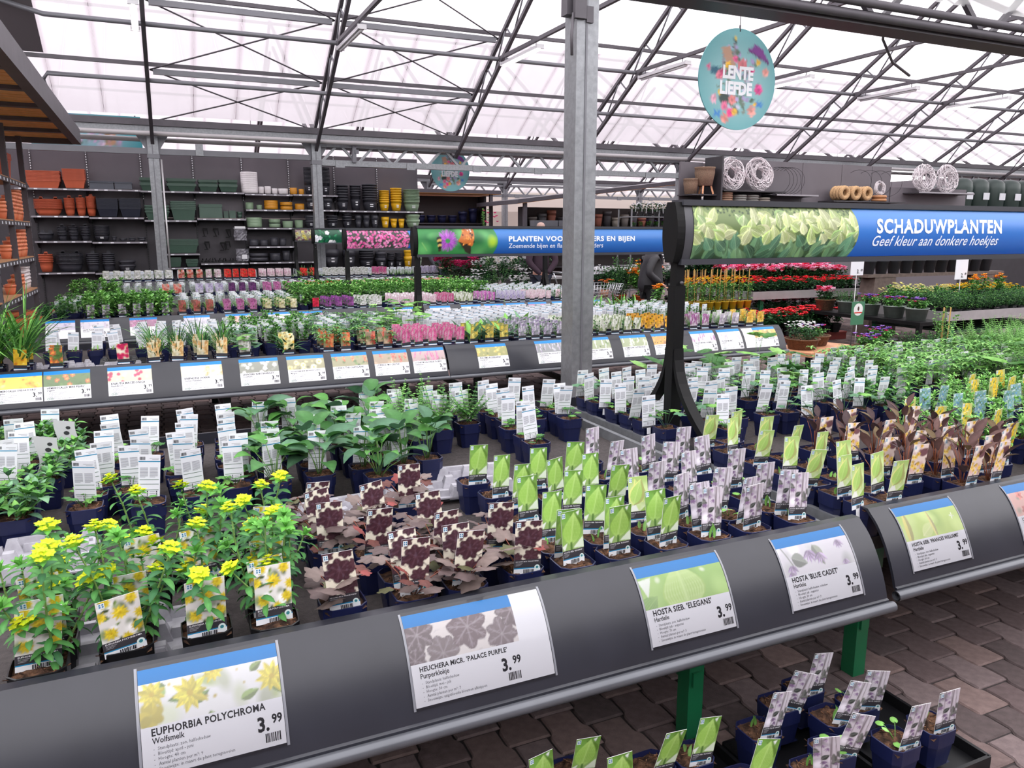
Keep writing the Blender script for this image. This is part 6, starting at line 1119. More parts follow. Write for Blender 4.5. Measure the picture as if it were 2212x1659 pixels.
def pot_shape(t, w, h, c, rim=None):
    m = MB(); q_ = 1 - (rim / h if rim else .22); c = lc(PC.get(c, c) if isinstance(c, str) else c); a = w / 2; d = min(a, .15)
    if t in 'tb':
        k = .78 if t == 't' else .985
        m.frus(0, 0, 0, h * (q_ + .02), a * k, d * k, a * .955, d * .94, c); m.frus(0, 0, h * q_, h, a, d, a, d, c); m.frus(0, 0, h * .985, h * 1.002, a * .94, d * .93, a * .94, d * .93, tuple(q * .3 for q in c))
    elif t == 'c':
        m.lathe([(a * .93, 0), (a * .98, h * .15), (a, h * .5), (a, h), (a * .93, h), (a * .93, h * .75)], 20, col=c)
        for z in (.3, .62): m.lathe([(a * .99, h * z), (a * 1.006, h * z + .004), (a * .99, h * z + .008)], 20, col=c, cap=False)
    elif t == 'r':
        m.lathe([(a * .68, 0), (a * .9, h * min(q_, .63)), (a * .9, h * q_), (a * .97, h * q_ + .001), (a, h), (a * .93, h), (a * .9, h * .7)], 20, col=c)
    else:
        sx = 1; sy = d / a if t == 'h' else 1
        m.lathe([(a * .66, 0), (a * .84, h * .5), (a * .9, h * q_), (a * .98, h * q_ + .001), (a, h), (a * .93, h), (a * .88, h * .8)], 20, col=c, sy=min(1, sy))
        for u in ((-a * .5, a * .5) if t == 'h' else (0,)): m.add([(u - .045, d * .55, h * .9), (u + .045, d * .55, h * .9), (u + .025, d * .55, h * .9 + .07), (u - .025, d * .55, h * .9 + .07), (u - .045, d * .55 + .01, h * .9), (u + .045, d * .55 + .01, h * .9), (u + .025, d * .55 + .01, h * .9 + .07), (u - .025, d * .55 + .01, h * .9 + .07)], [(0, 1, 2, 3), (7, 6, 5, 4), (2, 6, 7, 3), (0, 3, 7, 4), (1, 5, 6, 2)], c)
    return m
SHN = {'t': 'trough', 'b': 'box_planter', 'c': 'cylinder_planter', 'r': 'plant_pot', 'h': 'balcony_planter', 'w': 'wall_pot'}
def stack(t, x0, x1, z0, z1, n, col, Y, label, group, sticker=False, rot=0., lab=None):
    w = (x1 - x0) * .97; H = z1 - z0; hp = H if n == 1 else H * (.62 if n <= 5 else .46) if t != 'c' else H * (.45 if n < 5 else .2); d = (H - hp) / max(1, n - 1); rim = d * .55 if n > 1 else (hp * .37 if t == 'r' else None); s = pot_shape(t, w, hp, col, rim)
    me = s.mesh(SHN[t], PLAST)
    if sticker:
        q = pot_shape(t, w, hp, col, rim); a = w / 2 * (.86 if t == 'r' else .99); dd = min(w / 2, .15)
        yy = -a - .002 if t in 'rc' else -dd * .93
        for k in range(2): q.box(-w * .1, yy - .004 - .0, hp * (.32 + .16 * k), w * .1, yy, hp * (.40 + .16 * k), lc(226, 226, 230))
        me2 = q.mesh(SHN[t], PLAST)
    for i in range(n): thing(SHN[t], label % nth(i) if n > 1 else label, 'planter', ((x0 + x1) / 2, Y, z0 + i * d), rot, group, me2 if (sticker and i == 0) else me)
lv = [(2.4, 'top'), (1.95, 'second'), (1.7, 'third'), (1.45, 'fourth'), (1.2, 'fifth'), (.8, 'lowest')]
cnt = {}
for t, x0, x1, z0, z1, n, col in sorted(SHI, key=lambda q: q[1]):
    nm = next(b for a, b in lv if z0 > a); k = (t, col, nm, n > 1); cnt[k] = cnt.get(k, 0) + 1
    kind = {'t': 'trough', 'b': 'box planter', 'c': 'cylinder planter', 'r': 'round pot', 'h': 'balcony planter', 'w': 'wall pot'}[t]
    if n > 1: lab = col + ' ' + kind + ', %s up in the ' + '%s nested stack, %s shelf' % (nth(cnt[k] - 1), nm)
    else: lab = 'single %s %s, %s from the left on the %s shelf' % (col, kind, nth(cnt[k] - 1), nm)
    stack(t, x0, x1, z0 + .001, z1, n, col, 18.11, lab, '%s %s stack %s of the %s shelf' % (col, kind, nth(cnt[k] - 1), nm) if n > 1 else None, col in ('charcoal', 'yellow', 'sage') and t == 'r' and x1 - x0 > .17)
# fittings hung on the lower panel
def fit(name, label, mb, loc, mat, cat): thing(name, label, cat, loc, mesh=mb.mesh(name, mat))
for i, (x, z, q) in enumerate(((.98, 1.78, 0), (1.2, 1.78, 1), (1.45, 1.76, 2), (1.0, 1.5, 1), (1.32, 1.48, 2), (1.42, 1.5, 0))):
    m = MB(); m.box(-.05, -.12, 0, .05, -.1, .03); m.box(-.045, -.1, .0, -.03, 0, .02); m.box(.03, -.1, 0, .045, 0, .02); m.bar((-.04, -.11, 0), (-.02 + .02 * q, -.1, -.14), .018); m.bar((.04, -.11, 0), (.05, -.1, -.1 - .02 * q), .015); m.box(-.06, -.115, -.15, .02, -.1, -.135)
    fit('hook_bracket', 'black planter bracket hung on the panel, %s from the top left' % nth(i), m, (x, 18.32, z), BLACKM, 'bracket')
for i, (x, z) in enumerate(((1.68, 1.55), (1.7, 1.1))):
    r = thing('bracket_bag', ('upper' if i == 0 else 'lower') + ' clear plastic bag of black fittings with white header', 'bag', (x, 18.05, z))
    m = MB(); g = random.Random(i); P = np.array([[(-.13 + .26 * j / 7 + g.uniform(-.012, .012), -.04 * math.sin(PI * j / 7) + g.uniform(-.012, .012), .27 * k / 7) for j in range(8)] for k in range(8)]); m.grid(P, sm=False); put('bag_film', m.mesh('bag_film', M('crinkled_film', (120, 118, 126), .15, var=.5, scale=30)), r)
    m = MB(); m.box(-.11, -.05, .25, .11, -.035, .30) if i == 0 else m.box(-.02, -.06, .05, .09, -.05, .14); put('header_card', m.mesh('header_card', M('white_card', (232, 232, 236), .5)), r)
for i in range(13):
    m = MB(); g = random.Random(i); m.box(-.03, -.03, 0, .03, .03, g.uniform(.03, .07)); m.bar((0, 0, .02), (g.uniform(-.03, .03), -.02, .1), .014); m.tube([(-.02, -.03, .04), (.02, -.035, .05)], .012, 6)
    fit('planter_clip', 'small black planter clip, %s along the crowded shelf' % nth(i), m, (.87 + .07 * i, 18.05 + .03 * (i % 3), 1.072), BLACKP, 'clip')
# banner above the pot wall
def banner(w, h, a):
    g = np.random.default_rng(3); r = Ras(w, h, a, 2); r.fill((70, 150, 158)); r.ell(a * .5, .3, a * .3, .5, 0, (150, 190, 200), .6); r.poly([(a * .1, .05), (a * .22, .85), (a * .38, .95), (a * .42, .3)], (150, 110, 170)); r.poly([(a * .64, .05), (a * .66, .6), (a * .76, .65), (a * .75, .1)], (190, 150, 120))
    for _ in range(60): r.ell(g.uniform(.4, .8) * a, g.uniform(0, .7), .06, .05, 0, R_(g, (206, 160, 200), (90, 110, 90), (222, 200, 222)))
    return r.out()
r = thing('wall_banner', 'teal banner with parasol and deck chair above the pot wall', 'banner', (-1.2, 18.5, 3.45)); m = MB(); C = banner(40, 14, 5.); m.grid(np.array([[(-.9 + 2.0 * j / 39, -.012, .62 * i / 13) for j in range(40)] for i in range(14)]), C); m.box(-.9, -.01, 0, 1.1, .01, .62, lc(80, 150, 156)); put('banner_sheet', m.mesh('banner_sheet', PRINT), r)
m = MB(); [m.tube([(x, .02, -.1), (x, .02, .64)], .015, 6) for x in (-.8, 1.0)]; put('banner_pole', m.mesh('banner_pole', DARKST), r)
# ---------------------------------------------------------------- terracotta rack at the left
rk = thing('steel_rack', 'dark steel rack of terracotta pots under the timber canopy', 'rack', (-1.7, 13.8, 0))
for y in (0, -1.5, -3.0):
    for x in (-.03, -.72):
        m = MB(); m.box(x - .035, y - .035, 0, x + .035, y + .035, 3.1); put('post', m.mesh('post', DARKST), rk)
        m = MB(); [m.box(x + .035, y - .006, .2 + .1 * k, x + .037, y + .006, .22 + .1 * k) for k in range(28)]; put('post_holes', m.mesh('post_holes', BLACKM), rk)
RZS = (2.42, 1.87, 1.36, .89, .35)
for z in RZS:
    m = MB(); m.box(-.75, -3.1, z - .02, 0, .05, z); s = put('shelf', m.mesh('shelf', M('chipboard', (176, 130, 92), .7, var=.15)), rk); m = MB(); m.box(-.01, -3.1, z - .075, .012, .05, z - .015, lc(72, 66, 70))
    for k in range(12): m.box(.012, -3.0 + .25 * k, z - .065, .014, -2.93 + .25 * k, z - .03, lc(214, 216, 224))
    put('label_rail', m.mesh('label_rail', PAINTED), s)
tp = pot_shape('r', .15, .13, (226, 138, 100)).mesh('terracotta_pot', PLAST); tp2 = pot_shape('r', .15, .13, (216, 122, 88)).mesh('terracotta_pot', PLAST); wp = pot_shape('r', .14, .11, (226, 214, 214)).mesh('glazed_pot', PLAST)
for si, z in enumerate(RZS[1:4]):
    for k in range(10):
        n = max(2, 7 - k // 2 - si % 2); wh = si == 2 and k < 4
        for i in range(n if z > 1 else n - 2):
            for dx in (-.12, ):
                thing('glazed_pot' if wh else 'terracotta_pot', '%s pot, %s up, %s stack from the post, %s rack shelf' % ('white' if wh else 'small terracotta', nth(i), nth(k), ('upper', 'middle', 'lower')[si]), 'flower pot', (-1.7 + dx, 13.62 - .158 * (9 - k if False else k), z + .001 + i * .052), 0, ('white pots' if wh else 'small terracotta pots') + ' on rack shelf ' + 'abc'[si], wp if wh else (tp if (k + i) % 3 else tp2))
m = MB(); m.lathe([(.1, 0), (.2, .16), (.21, .26), (.14, .34), (.16, .38), (.13, .38)], 18, col=lc(196, 100, 76)); thing('terracotta_urn', 'rounded terracotta urn on the top rack shelf', 'urn', (-1.95, 12.5, 2.421), mesh=m.mesh('terracotta_urn', PLAST))
thing('trough', 'square terracotta box on the top rack shelf', 'planter', (-1.95, 13.2, 2.421), PI / 2, mesh=pot_shape('t', .5, .38, (200, 92, 66)).mesh('trough', PLAST)); thing('trough', 'terracotta box behind the rack post on top', 'planter', (-2.2, 13.62, 2.421), PI / 2, mesh=pot_shape('t', .3, .38, (196, 88, 62)).mesh('trough', PLAST))
for i, (x, y, z, w, h) in enumerate(((-1.95, 13.4, .351, .45, .22), (-1.95, 12.8, .351, .5, .26), (-1.4, 14.4, .0, .4, .5), (-1.75, 12.3, .351, .5, .22), (-1.5, 15.0, 0, .5, .42))): thing('trough', 'large terracotta trough low at the left, %s of five' % nth(i), 'planter', (x, y, z), .3 * i, mesh=pot_shape('t', w, h, (206, 112, 74)).mesh('trough', PLAST))
# ---------------------------------------------------------------- flower displays at the right
def bloom(m, p, R, c, r, n=5, cc=None, tilt=.75):
    for k in range(n): leaf(m, p, k * 2 * PI / n + r.uniform(-.2, .2), tilt, R, R * .95, jit(c, r, .12), O3, .5, .1)
    if cc: m.lathe([(R * .3, 0), (R * .22, R * .15), (0.0001, R * .2)], 6, (p[0], p[1], p[2] + R * .15), cc)
def F_bed(seed, h, n, R, cols, fol=DARKG, spread=.09, L=.07, W=.035, stems=9, cc=None, pr=OV):
    r = random.Random(seed); m = F_bush(seed, h * .8, stems, 6, L, W, fol, spread * .7, pr)
    for _ in range(n): a, d = r.uniform(0, 6.28), spread * math.sqrt(r.random()); bloom(m, (math.cos(a) * d, math.sin(a) * d, h * r.uniform(.8, 1.15)), R * r.uniform(.95, 1.5), r.choice(cols), r, cc=cc)
    return m
RED = [lc(214, 40, 52), lc(226, 60, 70)]; PINK = [lc(244, 140, 176), lc(250, 190, 214), lc(236, 90, 140), lc(252, 226, 236)]; CORAL = [lc(240, 130, 110), lc(244, 170, 160), lc(236, 84, 84)]; WHT = [lc(244, 242, 244), lc(232, 230, 236)]; ORA = [lc(240, 140, 50), lc(244, 166, 60)]; YEL = [lc(244, 206, 50), lc(240, 186, 40)]; PURP = [lc(120, 80, 170), lc(150, 110, 196), lc(100, 70, 150)]; MAG = [lc(206, 40, 110), lc(226, 70, 140)]
BEDS = {'red': [F_bed(s, .17, 8, .034, RED, DARKG) for s in (1, 2)], 'pink': [F_bed(s, .2, 30, .034, PINK * 2 + RED[:1], DARKG) for s in (3, 4)], 'coral': [F_bed(s, .2, 34, .034, CORAL + PINK * 2 + WHT, DARKG) for s in (5, 6)], 'white': [F_bed(s, .18, 16, .024, WHT, DARKG) for s in (7, 8)], 'orange': [F_bed(s, .2, 12, .03, ORA, GR) for s in (9, 10)], 'yellow': [F_bed(s, .16, 9, .02, YEL, DARKG + GR) for s in (11, 12)], 'green': [F_bush(s, .17, 16, 8, .03, .014, DARKG + GR, .1) for s in (13, 14)], 'purple': [F_bed(s, .15, 7, .032, PURP + MAG[:1], GR) for s in (15, 16)], 'magenta': [F_bed(s, .3, 26, .04, MAG, DARKG, .16) for s in (17, 18)], 'cream': [F_bed(s, .17, 12, .016, [lc(236, 226, 160)], GR + DARKG) for s in (19, 20)], 'daisy': [F_bed(s, .22, 22, .02, WHT, DARKG, .14) for s in (21, 22)]}
RP = pot_mb(.04, .052, .058, .10, .06, 14)
BEDM = {k: [(lambda q: q.mesh('flowering_plant', [BLACKP, LEAF]))(MB().join(RP, mi=0).join(f, (0, 0, .09), mi=1)) for f in v] for k, v in BEDS.items()}
def bed(pts, kind, name, desc, z, sc=1., tail=''):
    lb = rowlabels(pts, desc, tail, .2); 
    for p in pts:
        o = thing(name, lb[p], 'flowering plant', (p[0], p[1], p[2] if len(p) > 2 else z), rnd.uniform(0, 6.28), desc + 's', rnd.choice(BEDM[kind])); q = sc * rnd.uniform(.9, 1.15); o.scale = (q, q, q)
def gp(x0, x1, y0, y1, dx, dy): return [(round(x0 + i * dx, 3), round(y0 + j * dy, 3)) for j in range(int((y1 - y0) / dy + .5)) for i in range(int((x1 - x0) / dx + .5))]
def tray_table(x0, x1, y0, y1, z, label, h=.13, legs=True):
    r = thing('tray_table', label, 'table', (x0, y0, 0)); W_, D_ = x1 - x0, y1 - y0
    m = MB(); m.box(0, 0, z - h, W_, .03, z); put('front_edge', m.mesh('front_edge', ALU), r); m = MB(); m.box(0, .03, z - h, .03, D_, z); m.box(W_ - .03, .03, z - h, W_, D_, z); m.box(0, D_ - .03, z - h, W_, D_, z); put('rim', m.mesh('rim', ALU), r)
    m = MB(); m.box(.03, .03, z - h, W_ - .03, D_ - .03, z - h + .03); put('tray_floor', m.mesh('tray_floor', DARKST), r)
    for x in (.3, W_ - .3):
        for y in (.15, D_ - .15): m = MB(); m.box(x - .035, y - .035, 0, x + .035, y + .035, z - h); put('leg', m.mesh('leg', GREENP), r)
    m = MB(); m.box(.25, .12, .28, W_ - .25, D_ - .12, .31); put('lower_shelf', m.mesh('lower_shelf', DKG), r)
    return r
tray_table(8.75, 11.7, 9.85, 12.2, .76, 'long aluminium tray table of red and pink busy lizzies')
bed(gp(8.9, 11.6, 10.0, 10.5, .2, .2), 'red', 'potted_busy_lizzie', 'red busy lizzie', .66); bed(gp(8.9, 11.6, 10.5, 11.1, .19, .2), 'pink', 'potted_busy_lizzie', 'pink busy lizzie', .76, 1.15); bed(gp(8.9, 11.6, 11.1, 12.1, .2, .22), 'coral', 'potted_busy_lizzie', 'coral and white busy lizzie', .88, 1.25)
bed(gp(9.05, 11.4, 10.05, 10.6, .2, .24), 'pink', 'potted_cyclamen', 'pink flower under the tray table', .31, 1.0)
bed(gp(8.3, 10.2, 9.2, 9.75, .2, .2), 'red', 'potted_impatiens', 'red flower on the floor crates', .13, 1.25)
for i in range(3):
    m = MB()
    for k in range(4): m.box(-.3, -.24 + .15 * k, 0, .3, -.16 + .15 * k, .1, lc(120, 50, 46))
    m.box(-.3, -.25, .1, .3, .28, .125, lc(128, 56, 50)); thing('red_crate', 'dark red plastic crate under the red flowers, %s from left' % nth(i), 'crate', (8.6 + .64 * i, 9.45, 0), mesh=m.mesh('red_crate', PAINTED))
tray_table(10.1, 13.2, 7.4, 9.0, .60, 'aluminium tray table of green bedding plants at the far right')
bed(gp(10.25, 13.1, 7.52, 8.2, .2, .2), 'green', 'potted_bidens', 'bushy green bedding plant', .5, 1.2); bed(gp(10.3, 11.6, 8.25, 8.9, .2, .2), 'cream', 'potted_bidens', 'cream-flowered bedding plant', .55, 1.15); bed(gp(11.6, 13.1, 8.25, 8.9, .2, .2), 'yellow', 'potted_bidens', 'yellow-flowered bedding plant', .55, 1.15)
bed([(11.3, 7.9), (11.6, 8.0), (11.9, 7.9)], 'orange', 'potted_marigold', 'orange marigold above the green bedding', .72, 1.1)
# plank with black pots behind
r = thing('plank_stand', 'dark wooden plank on a tapered block holding black pots', 'stand', (10.55, 9.2, 0)); m = MB(); m.box(0, 0, .98, 3.4, .3, 1.03); put('plank', m.mesh('plank', WOODB), r)
for x in (.42, 2.9): m = MB(); m.frus(x, .15, 0, .98, .34, .15, .24, .14); put('block', m.mesh('block', WOODB), r)
bp = MB(); bp.join(MB().lathe([(.08, 0), (.11, .2), (.118, .2), (.12, .23), (.11, .23), (.1, .2)], 16), mi=0); bp.join(F_bed(31, .22, 5, .03, WHT, DARKG, .13, .1, .055), (0, 0, .2), mi=1); bpm = bp.mesh('potted_gardenia', [M('charcoal_pot', (52, 54, 62), .5), LEAF])
for i in range(11): thing('potted_gardenia', 'dark green white-flowered plant in a black pot, %s from left on the plank' % nth(i), 'potted plant', (10.72 + .29 * i, 9.35, 1.031), i, 'black pots on the plank', bpm)
# low black bench with zinc planters
def low_bench(x, y, L, D, z, rz_, label, topm, legm, name='low_bench'):
    r = thing(name, label, 'bench', (x, y, 0), rz_); m = MB(); m.box(-L / 2, -D / 2, z - .05, L / 2, D / 2, z); put('bench_top', m.mesh('bench_top', topm), r)
    for a in (-1, 1):
        for b in (-1, 1): m = MB(); m.box(a * (L / 2 - .04) - .03, b * (D / 2 - .04) - .03, 0, a * (L / 2 - .04) + .03, b * (D / 2 - .04) + .03, z - .05); put('leg', m.mesh('leg', legm), r)
    return r
low_bench(9.62, 8.35, 2.2, .5, .5, PI / 2, 'low black bench carrying zinc planters', BLACKM, BLACKM)
low_bench(7.35, 7.2, 1.1, .55, .3, .35, 'small warm wooden bench with black steel legs', WOODW, BLACKM)
low_bench(7.95, 9.9, 1.5, .5, .52, 0, 'narrow black stand of yellow pots', BLACKM, BLACKM)
ZN = M('zinc', (136, 146, 140), .45, .4, var=.15, scale=12); BASK = M('brown_basket', (110, 76, 52), .8, var=.4, scale=50, bump=.6)
def planter(x, y, z, kind, label, mat, a=.16, h=.2, sc=1., name='zinc_planter', n=3):
    r = thing(name, label, 'planter', (x, y, z)); m = MB(); m.lathe([(a * .8, 0), (a, h), (a * 1.06, h), (a * 1.06, h - .012), (a * .95, h - .012), (a * .9, h - .03)], 18); put('planter_pot', m.mesh('planter_pot', mat), r)
    m = MB()
    for k in range(n): m.join(rnd.choice(BEDS[kind]), (math.cos(k * 6.28 / n) * a * .5, math.sin(k * 6.28 / n) * a * .5, h - .03), k, sc)
    put('flowers', m.mesh('flowers', LEAF), r)
for i, (y, k) in enumerate(((9.15, 'pink'), (8.75, 'green'), (8.3, 'purple'), (7.9, 'purple'), (7.5, 'purple'))): planter(9.6 + .04 * (i % 2), y, .501, k, '%s on the low black bench, %s from the far end' % ('brown basket planter' if i == 0 else 'round zinc planter', nth(i)), BASK if i == 0 else ZN, .15, .17, .95, 'basket_planter' if i == 0 else 'zinc_planter')
for i, (x, y, k) in enumerate(((7.12, 7.1, 'daisy'), (7.5, 7.3, 'purple'))): planter(x, y, .301, k, 'mossy basket of spring flowers, %s one on the wooden bench' % nth(i), BASK, .2, .13, .9, 'flower_basket')
planter(8.1, 6.95, 0, 'purple', 'floor planter of pink and blue flowers beside the wooden bench', BASK, .2, .3, 1., 'flower_basket'); planter(8.7, 7.3, 0, 'purple', 'floor planter of violet flowers below the zinc planters', BLACKP, .2, .32, 1., 'flower_basket'); planter(8.5, 6.5, 0, 'green', 'leafy floor pot beside the climbing plant', BLACKP, .2, .3, 1.2, 'floor_pot')
yp = MB(); yp.lathe([(.05, 0), (.068, .12), (.07, .12), (.064, .11)], 14, col=lc(222, 182, 40), mi=0); yp.join(F_bed(41, .36, 12, .022, YEL + ORA, GR + LIGHT, .07, .06, .03, 10, lc(60, 36, 20)), (0, 0, .1), mi=1)
for x in (-.02, .025): yp.bar((x, 0, .1), (x * 1.3, .01, .62), .007, .007, lc(196, 160, 100), 1)
ypm = yp.mesh('yellow_pot_climber', [PLAST, LEAF])
for i, (x, y) in enumerate([(7.35 + .15 * k, 9.75) for k in range(9)] + [(7.4 + .15 * k, 9.98) for k in range(8)]): thing('yellow_pot_climber', 'yellow-flowered climber in a yellow pot, %s %s row' % (nth(i % 9), 'front' if i < 9 else 'rear'), 'potted plant', (x, y, .521), i * 1.3, 'yellow pots on the black stand', ypm)
bed([(7.1, 9.7), (7.0, 10.0)], 'orange', 'potted_gerbera', 'orange gerbera beside the yellow pots', .521, 1.2); tb = MB(); tb.box(6.85, 9.55, .47, 7.2, 10.15, .52); thing('stand_top', 'small black stand under the orange gerberas', 'stand', mesh=tb.box(6.87, 9.57, 0, 6.93, 9.63, .47).box(7.12, 10.07, 0, 7.18, 10.13, .47).box(7.12, 9.57, 0, 7.18, 9.63, .47).box(6.87, 10.07, 0, 6.93, 10.13, .47).mesh('stand_top', BLACKM))
low_bench(8.6, 12.9, 2.6, 1.0, .72, 0, 'grey bench of white flowers behind the woman', ALU, DARKST); bed(gp(7.4, 9.8, 12.5, 13.3, .22, .24), 'white', 'potted_daisy_bush', 'white-flowered pot behind the woman', .721, 1.1)
# climbing plant on bamboo sticks
r = thing('bamboo_climber', 'climbing plant tied to bamboo sticks beside the tray table', 'potted plant', (8.95, 6.55, 0)); m = MB(); m.lathe([(.1, 0), (.13, .26), (.135, .26), (.12, .24)], 14); put('pot', m.mesh('pot', BLACKP), r); m = MB(); [m.bar((x, y, .2), (x * 1.2, y, .78), .011, .011, lc(200, 164, 100)) for x, y in ((-.06, 0), (.06, .02), (0, .06))]; put('stick', m.mesh('stick', PAINTED), r); put('foliage', F_bush(51, .5, 14, 12, .05, .03, LIGHT + GR, .12).mesh('foliage', LEAF), r, (0, 0, .24))
# price boards on stakes
def board(x, y, z0, z1, w, label, txt, col, ink, base, extra=None):
    r = thing('price_board', label, 'price sign', (x, y, base)); m = MB(); m.box(-w / 2, -.004, z0 - base, w / 2, .004, z1 - base, col); put('board', m.mesh('board', PRINT), r); m = MB(); m.tube([(0, .004, 0), (0, .004, z0 - base + .05)], .006, 5); put('stake', m.mesh('stake', ALU), r)
    t = MB(); f = lambda u, v: (u, -.006, v); H = z1 - z0
    if txt: tput(t, txt[0] + '.', w * .16, z0 - base + H * .1, .085, f, ink, .03, 0, .8, 2, True); tput(t, txt[1], w * .42, z0 - base + H * .2, .05, f, ink, .03, 0, .8, 2, True)
    else:
        P = [(math.cos(q) * w * .36, z1 - base - H * .34 + math.sin(q) * w * .36) for q in np.linspace(0, 2 * PI, 17)[:-1]]; t.add([f(*p) for p in P], [tuple(range(16))], lc(226, 226, 224)); g = lambda u, v: (u, -.008, v); t.add([g(-w * .3, z1 - base - H * .5), g(w * .3, z1 - base - H * .5), g(w * .3, z1 - base - H * .45), g(-w * .3, z1 - base - H * .45)], [(0, 1, 2, 3)], lc(200, 70, 60)); t.add([g(math.cos(q) * w * .07, z1 - base - H * .3 + math.sin(q) * w * .13) for q in np.linspace(0, 2 * PI, 11)[:-1]], [tuple(range(10))], lc(70, 50, 44))
    put('lettering', t.mesh('lettering', PRINT), r)
board(9.62, 8.6, 1.07, 1.36, .26, 'white price board reading 3.49 above the flower tables', ('3', '49'), lc(226, 226, 232), INK, 0); board(11.2, 8.05, 1.0, 1.33, .27, 'white price board reading 2.49 above the black pots', ('2', '49'), lc(232, 232, 240), INK, .5); board(8.75, 7.75, .45, .77, .24, 'green stake sign with white roundel before the zinc planters', None, lc(70, 122, 92), INK, 0)
# ---------------------------------------------------------------- grey display island with wreaths
isl = thing('display_island', 'grey panelled shelving island with wreaths above the flower tables', 'shelving', (0, 13.2, 0)); xs = [10.35] + [11.78, 12.9, 14.05, 14.98, 15.6]
for a, b in zip(xs[:-1], xs[1:]): m = MB(); m.box(a + .006, 0, 0, b - .006, .04, 3.2); put('back_panel', m.mesh('back_panel', WALLG), isl)
m = MB(); m.box(10.31, -.5, 0, 10.35, .04, 3.2); put('end_panel', m.mesh('end_panel', DARKSH), isl); m = MB(); m.box(9.75, .1, 0, 10.31, .14, 3.12); put('side_panel', m.mesh('side_panel', WALLG), isl); m = MB(); m.box(9.7, -.4, 2.44, 10.3, .1, 2.465); put('shelf', m.mesh('shelf', DARKSH), isl)
for a, b, z, lt in ((10.42, 12.05, 2.555, 0), (11.8, 12.95, 2.49, 1), (13.4, 15.6, 2.40, 0), (16.0, 17.9, 2.63, 1), (10.42, 13.3, 2.25, 0)):
    m = MB(); m.box(a, -.45, z - .025, b, 0, z); s = put('shelf', m.mesh('shelf', DARKSH), isl)
    if lt: m = MB(); m.box(a, -.456, z - .02, b, -.45, z + .01); put('price_strip', m.mesh('price_strip', SHELFM), s)
m = MB(); m.box(15.6, -.02, 0, 18.2, .03, 2.75); put('back_panel', m.mesh('back_panel', M('dim_panel', (96, 90, 96), .6)), isl)
def wreath(x, y, z, R, r_, label, n, col, tw=.008, rz_=0.):
    m = MB(); g = random.Random(n + int(x * 10))
    for k in range(n):
        a0 = g.uniform(0, 6.28); da = g.uniform(.7, 1.6); b0 = g.uniform(0, 6.28); db = g.uniform(-2.2, 2.2); q = g.uniform(.78, 1.05); pts = []
        for i in range(6): a = a0 + da * i / 5; b = b0 + db * i / 5; pts.append(((R + r_ * q * math.cos(b)) * math.cos(a), r_ * q * math.sin(b) * .85, (R + r_ * q * math.cos(b)) * math.sin(a)))
        m.tube(pts, tw * g.uniform(.7, 1.1), 4, jit(col, g, .1), caps=False)
    o = thing('wreath', label, 'wreath', (x, y, z + R + r_ - .02), rz_, mesh=m.mesh('wreath', PAINTED)); o.rotation_euler = (-.12, 0, rz_)
wc = lc(216, 208, 212)
wreath(10.78, 12.98, 2.57, .22, .115, 'large white twig wreath, nearer the wicker baskets', 170, wc); wreath(11.5, 12.98, 2.57, .23, .12, 'large white twig wreath, second from the wicker baskets', 170, wc); wreath(16.42, 12.98, 2.645, .22, .12, 'large white twig wreath on the far shelf, left of the last', 150, wc); wreath(17.2, 12.98, 2.645, .22, .12, 'rightmost large white twig wreath beside the barrels', 150, wc)
wreath(14.98, 12.95, 2.56, .125, .04, 'small white ring wreath standing on brown rings', 110, wc, .006)
for i in range(2): m = MB(); m.tube([(.13 * math.cos(t), .13 * math.sin(t), .035) for t in np.linspace(0, 6.28, 25)[:-1]], .035, 8, lc(176, 124, 84), closed=True); thing('brown_ring', 'flat brown ring under the small wreath, %s' % ('lower', 'upper')[i], 'wreath', (14.98, 12.95, 2.402 + .072 * i), mesh=m.mesh('brown_ring', PAINTED))
for i in range(3): m = MB(); m.tube([(.11 * math.cos(t), 0, .11 * math.sin(t)) for t in np.linspace(0, 6.28, 25)[:-1]], .05, 8, lc(188, 152, 112), closed=True); [m.tube([(.11 * math.cos(t), k, .11 * math.sin(t)) for t in np.linspace(0, 6.28, 25)[:-1]], .05, 8, jit(lc(180, 146, 108), random.Random(i)), closed=True) for k in (.08, .16, .24)]; thing('straw_roll', 'tan straw ring roll, %s from left' % nth(i), 'straw ring', (13.72 + .34 * i, 12.78, 2.565), mesh=m.mesh('straw_roll', M('straw', attr=True, rough=.9, var=.4, scale=60, bump=.5)))
for i, (x, c, n) in enumerate(((10.62, (128, 100, 80), 6), (10.98, (116, 116, 112), 5), (11.3, (112, 110, 106), 5), (11.6, (124, 118, 110), 4))):
    for k in range(n): m = MB() if k == 0 else None
    m = MB(); m.tube([(.14 * math.cos(t), .14 * math.sin(t), .022) for t in np.linspace(0, 6.28, 21)[:-1]], .022, 6, lc(c), closed=True); me = m.mesh('twig_ring', PAINTED)
    for k in range(n): thing('twig_ring', 'twig ring, %s up in the %s pile under the large wreaths' % (nth(k), nth(i)), 'twig ring', (x, 12.95, 2.251 + k * .045), 0, 'twig ring pile %s' % 'abcd'[i], me)
for i in range(9): m = MB(); R_w = .28; m.tube([(0, R_w * math.cos(t), R_w * math.sin(t)) for t in np.linspace(0, 6.28, 29)[:-1]], .004, 4, closed=True); thing('wire_hoop', 'black wire hoop on the panel, %s from left' % nth(i), 'hoop', ((12.05 + .1 * i) if i < 5 else (14.4 + .32 * (i - 5)), 13.05, 2.62 + (.0 if i < 5 else .02) + .17), .5, 'wire hoops', m.mesh('wire_hoop', BLACKM))
WICK = M('wicker', (128, 104, 86), .8, var=.35, scale=70, bump=.7)
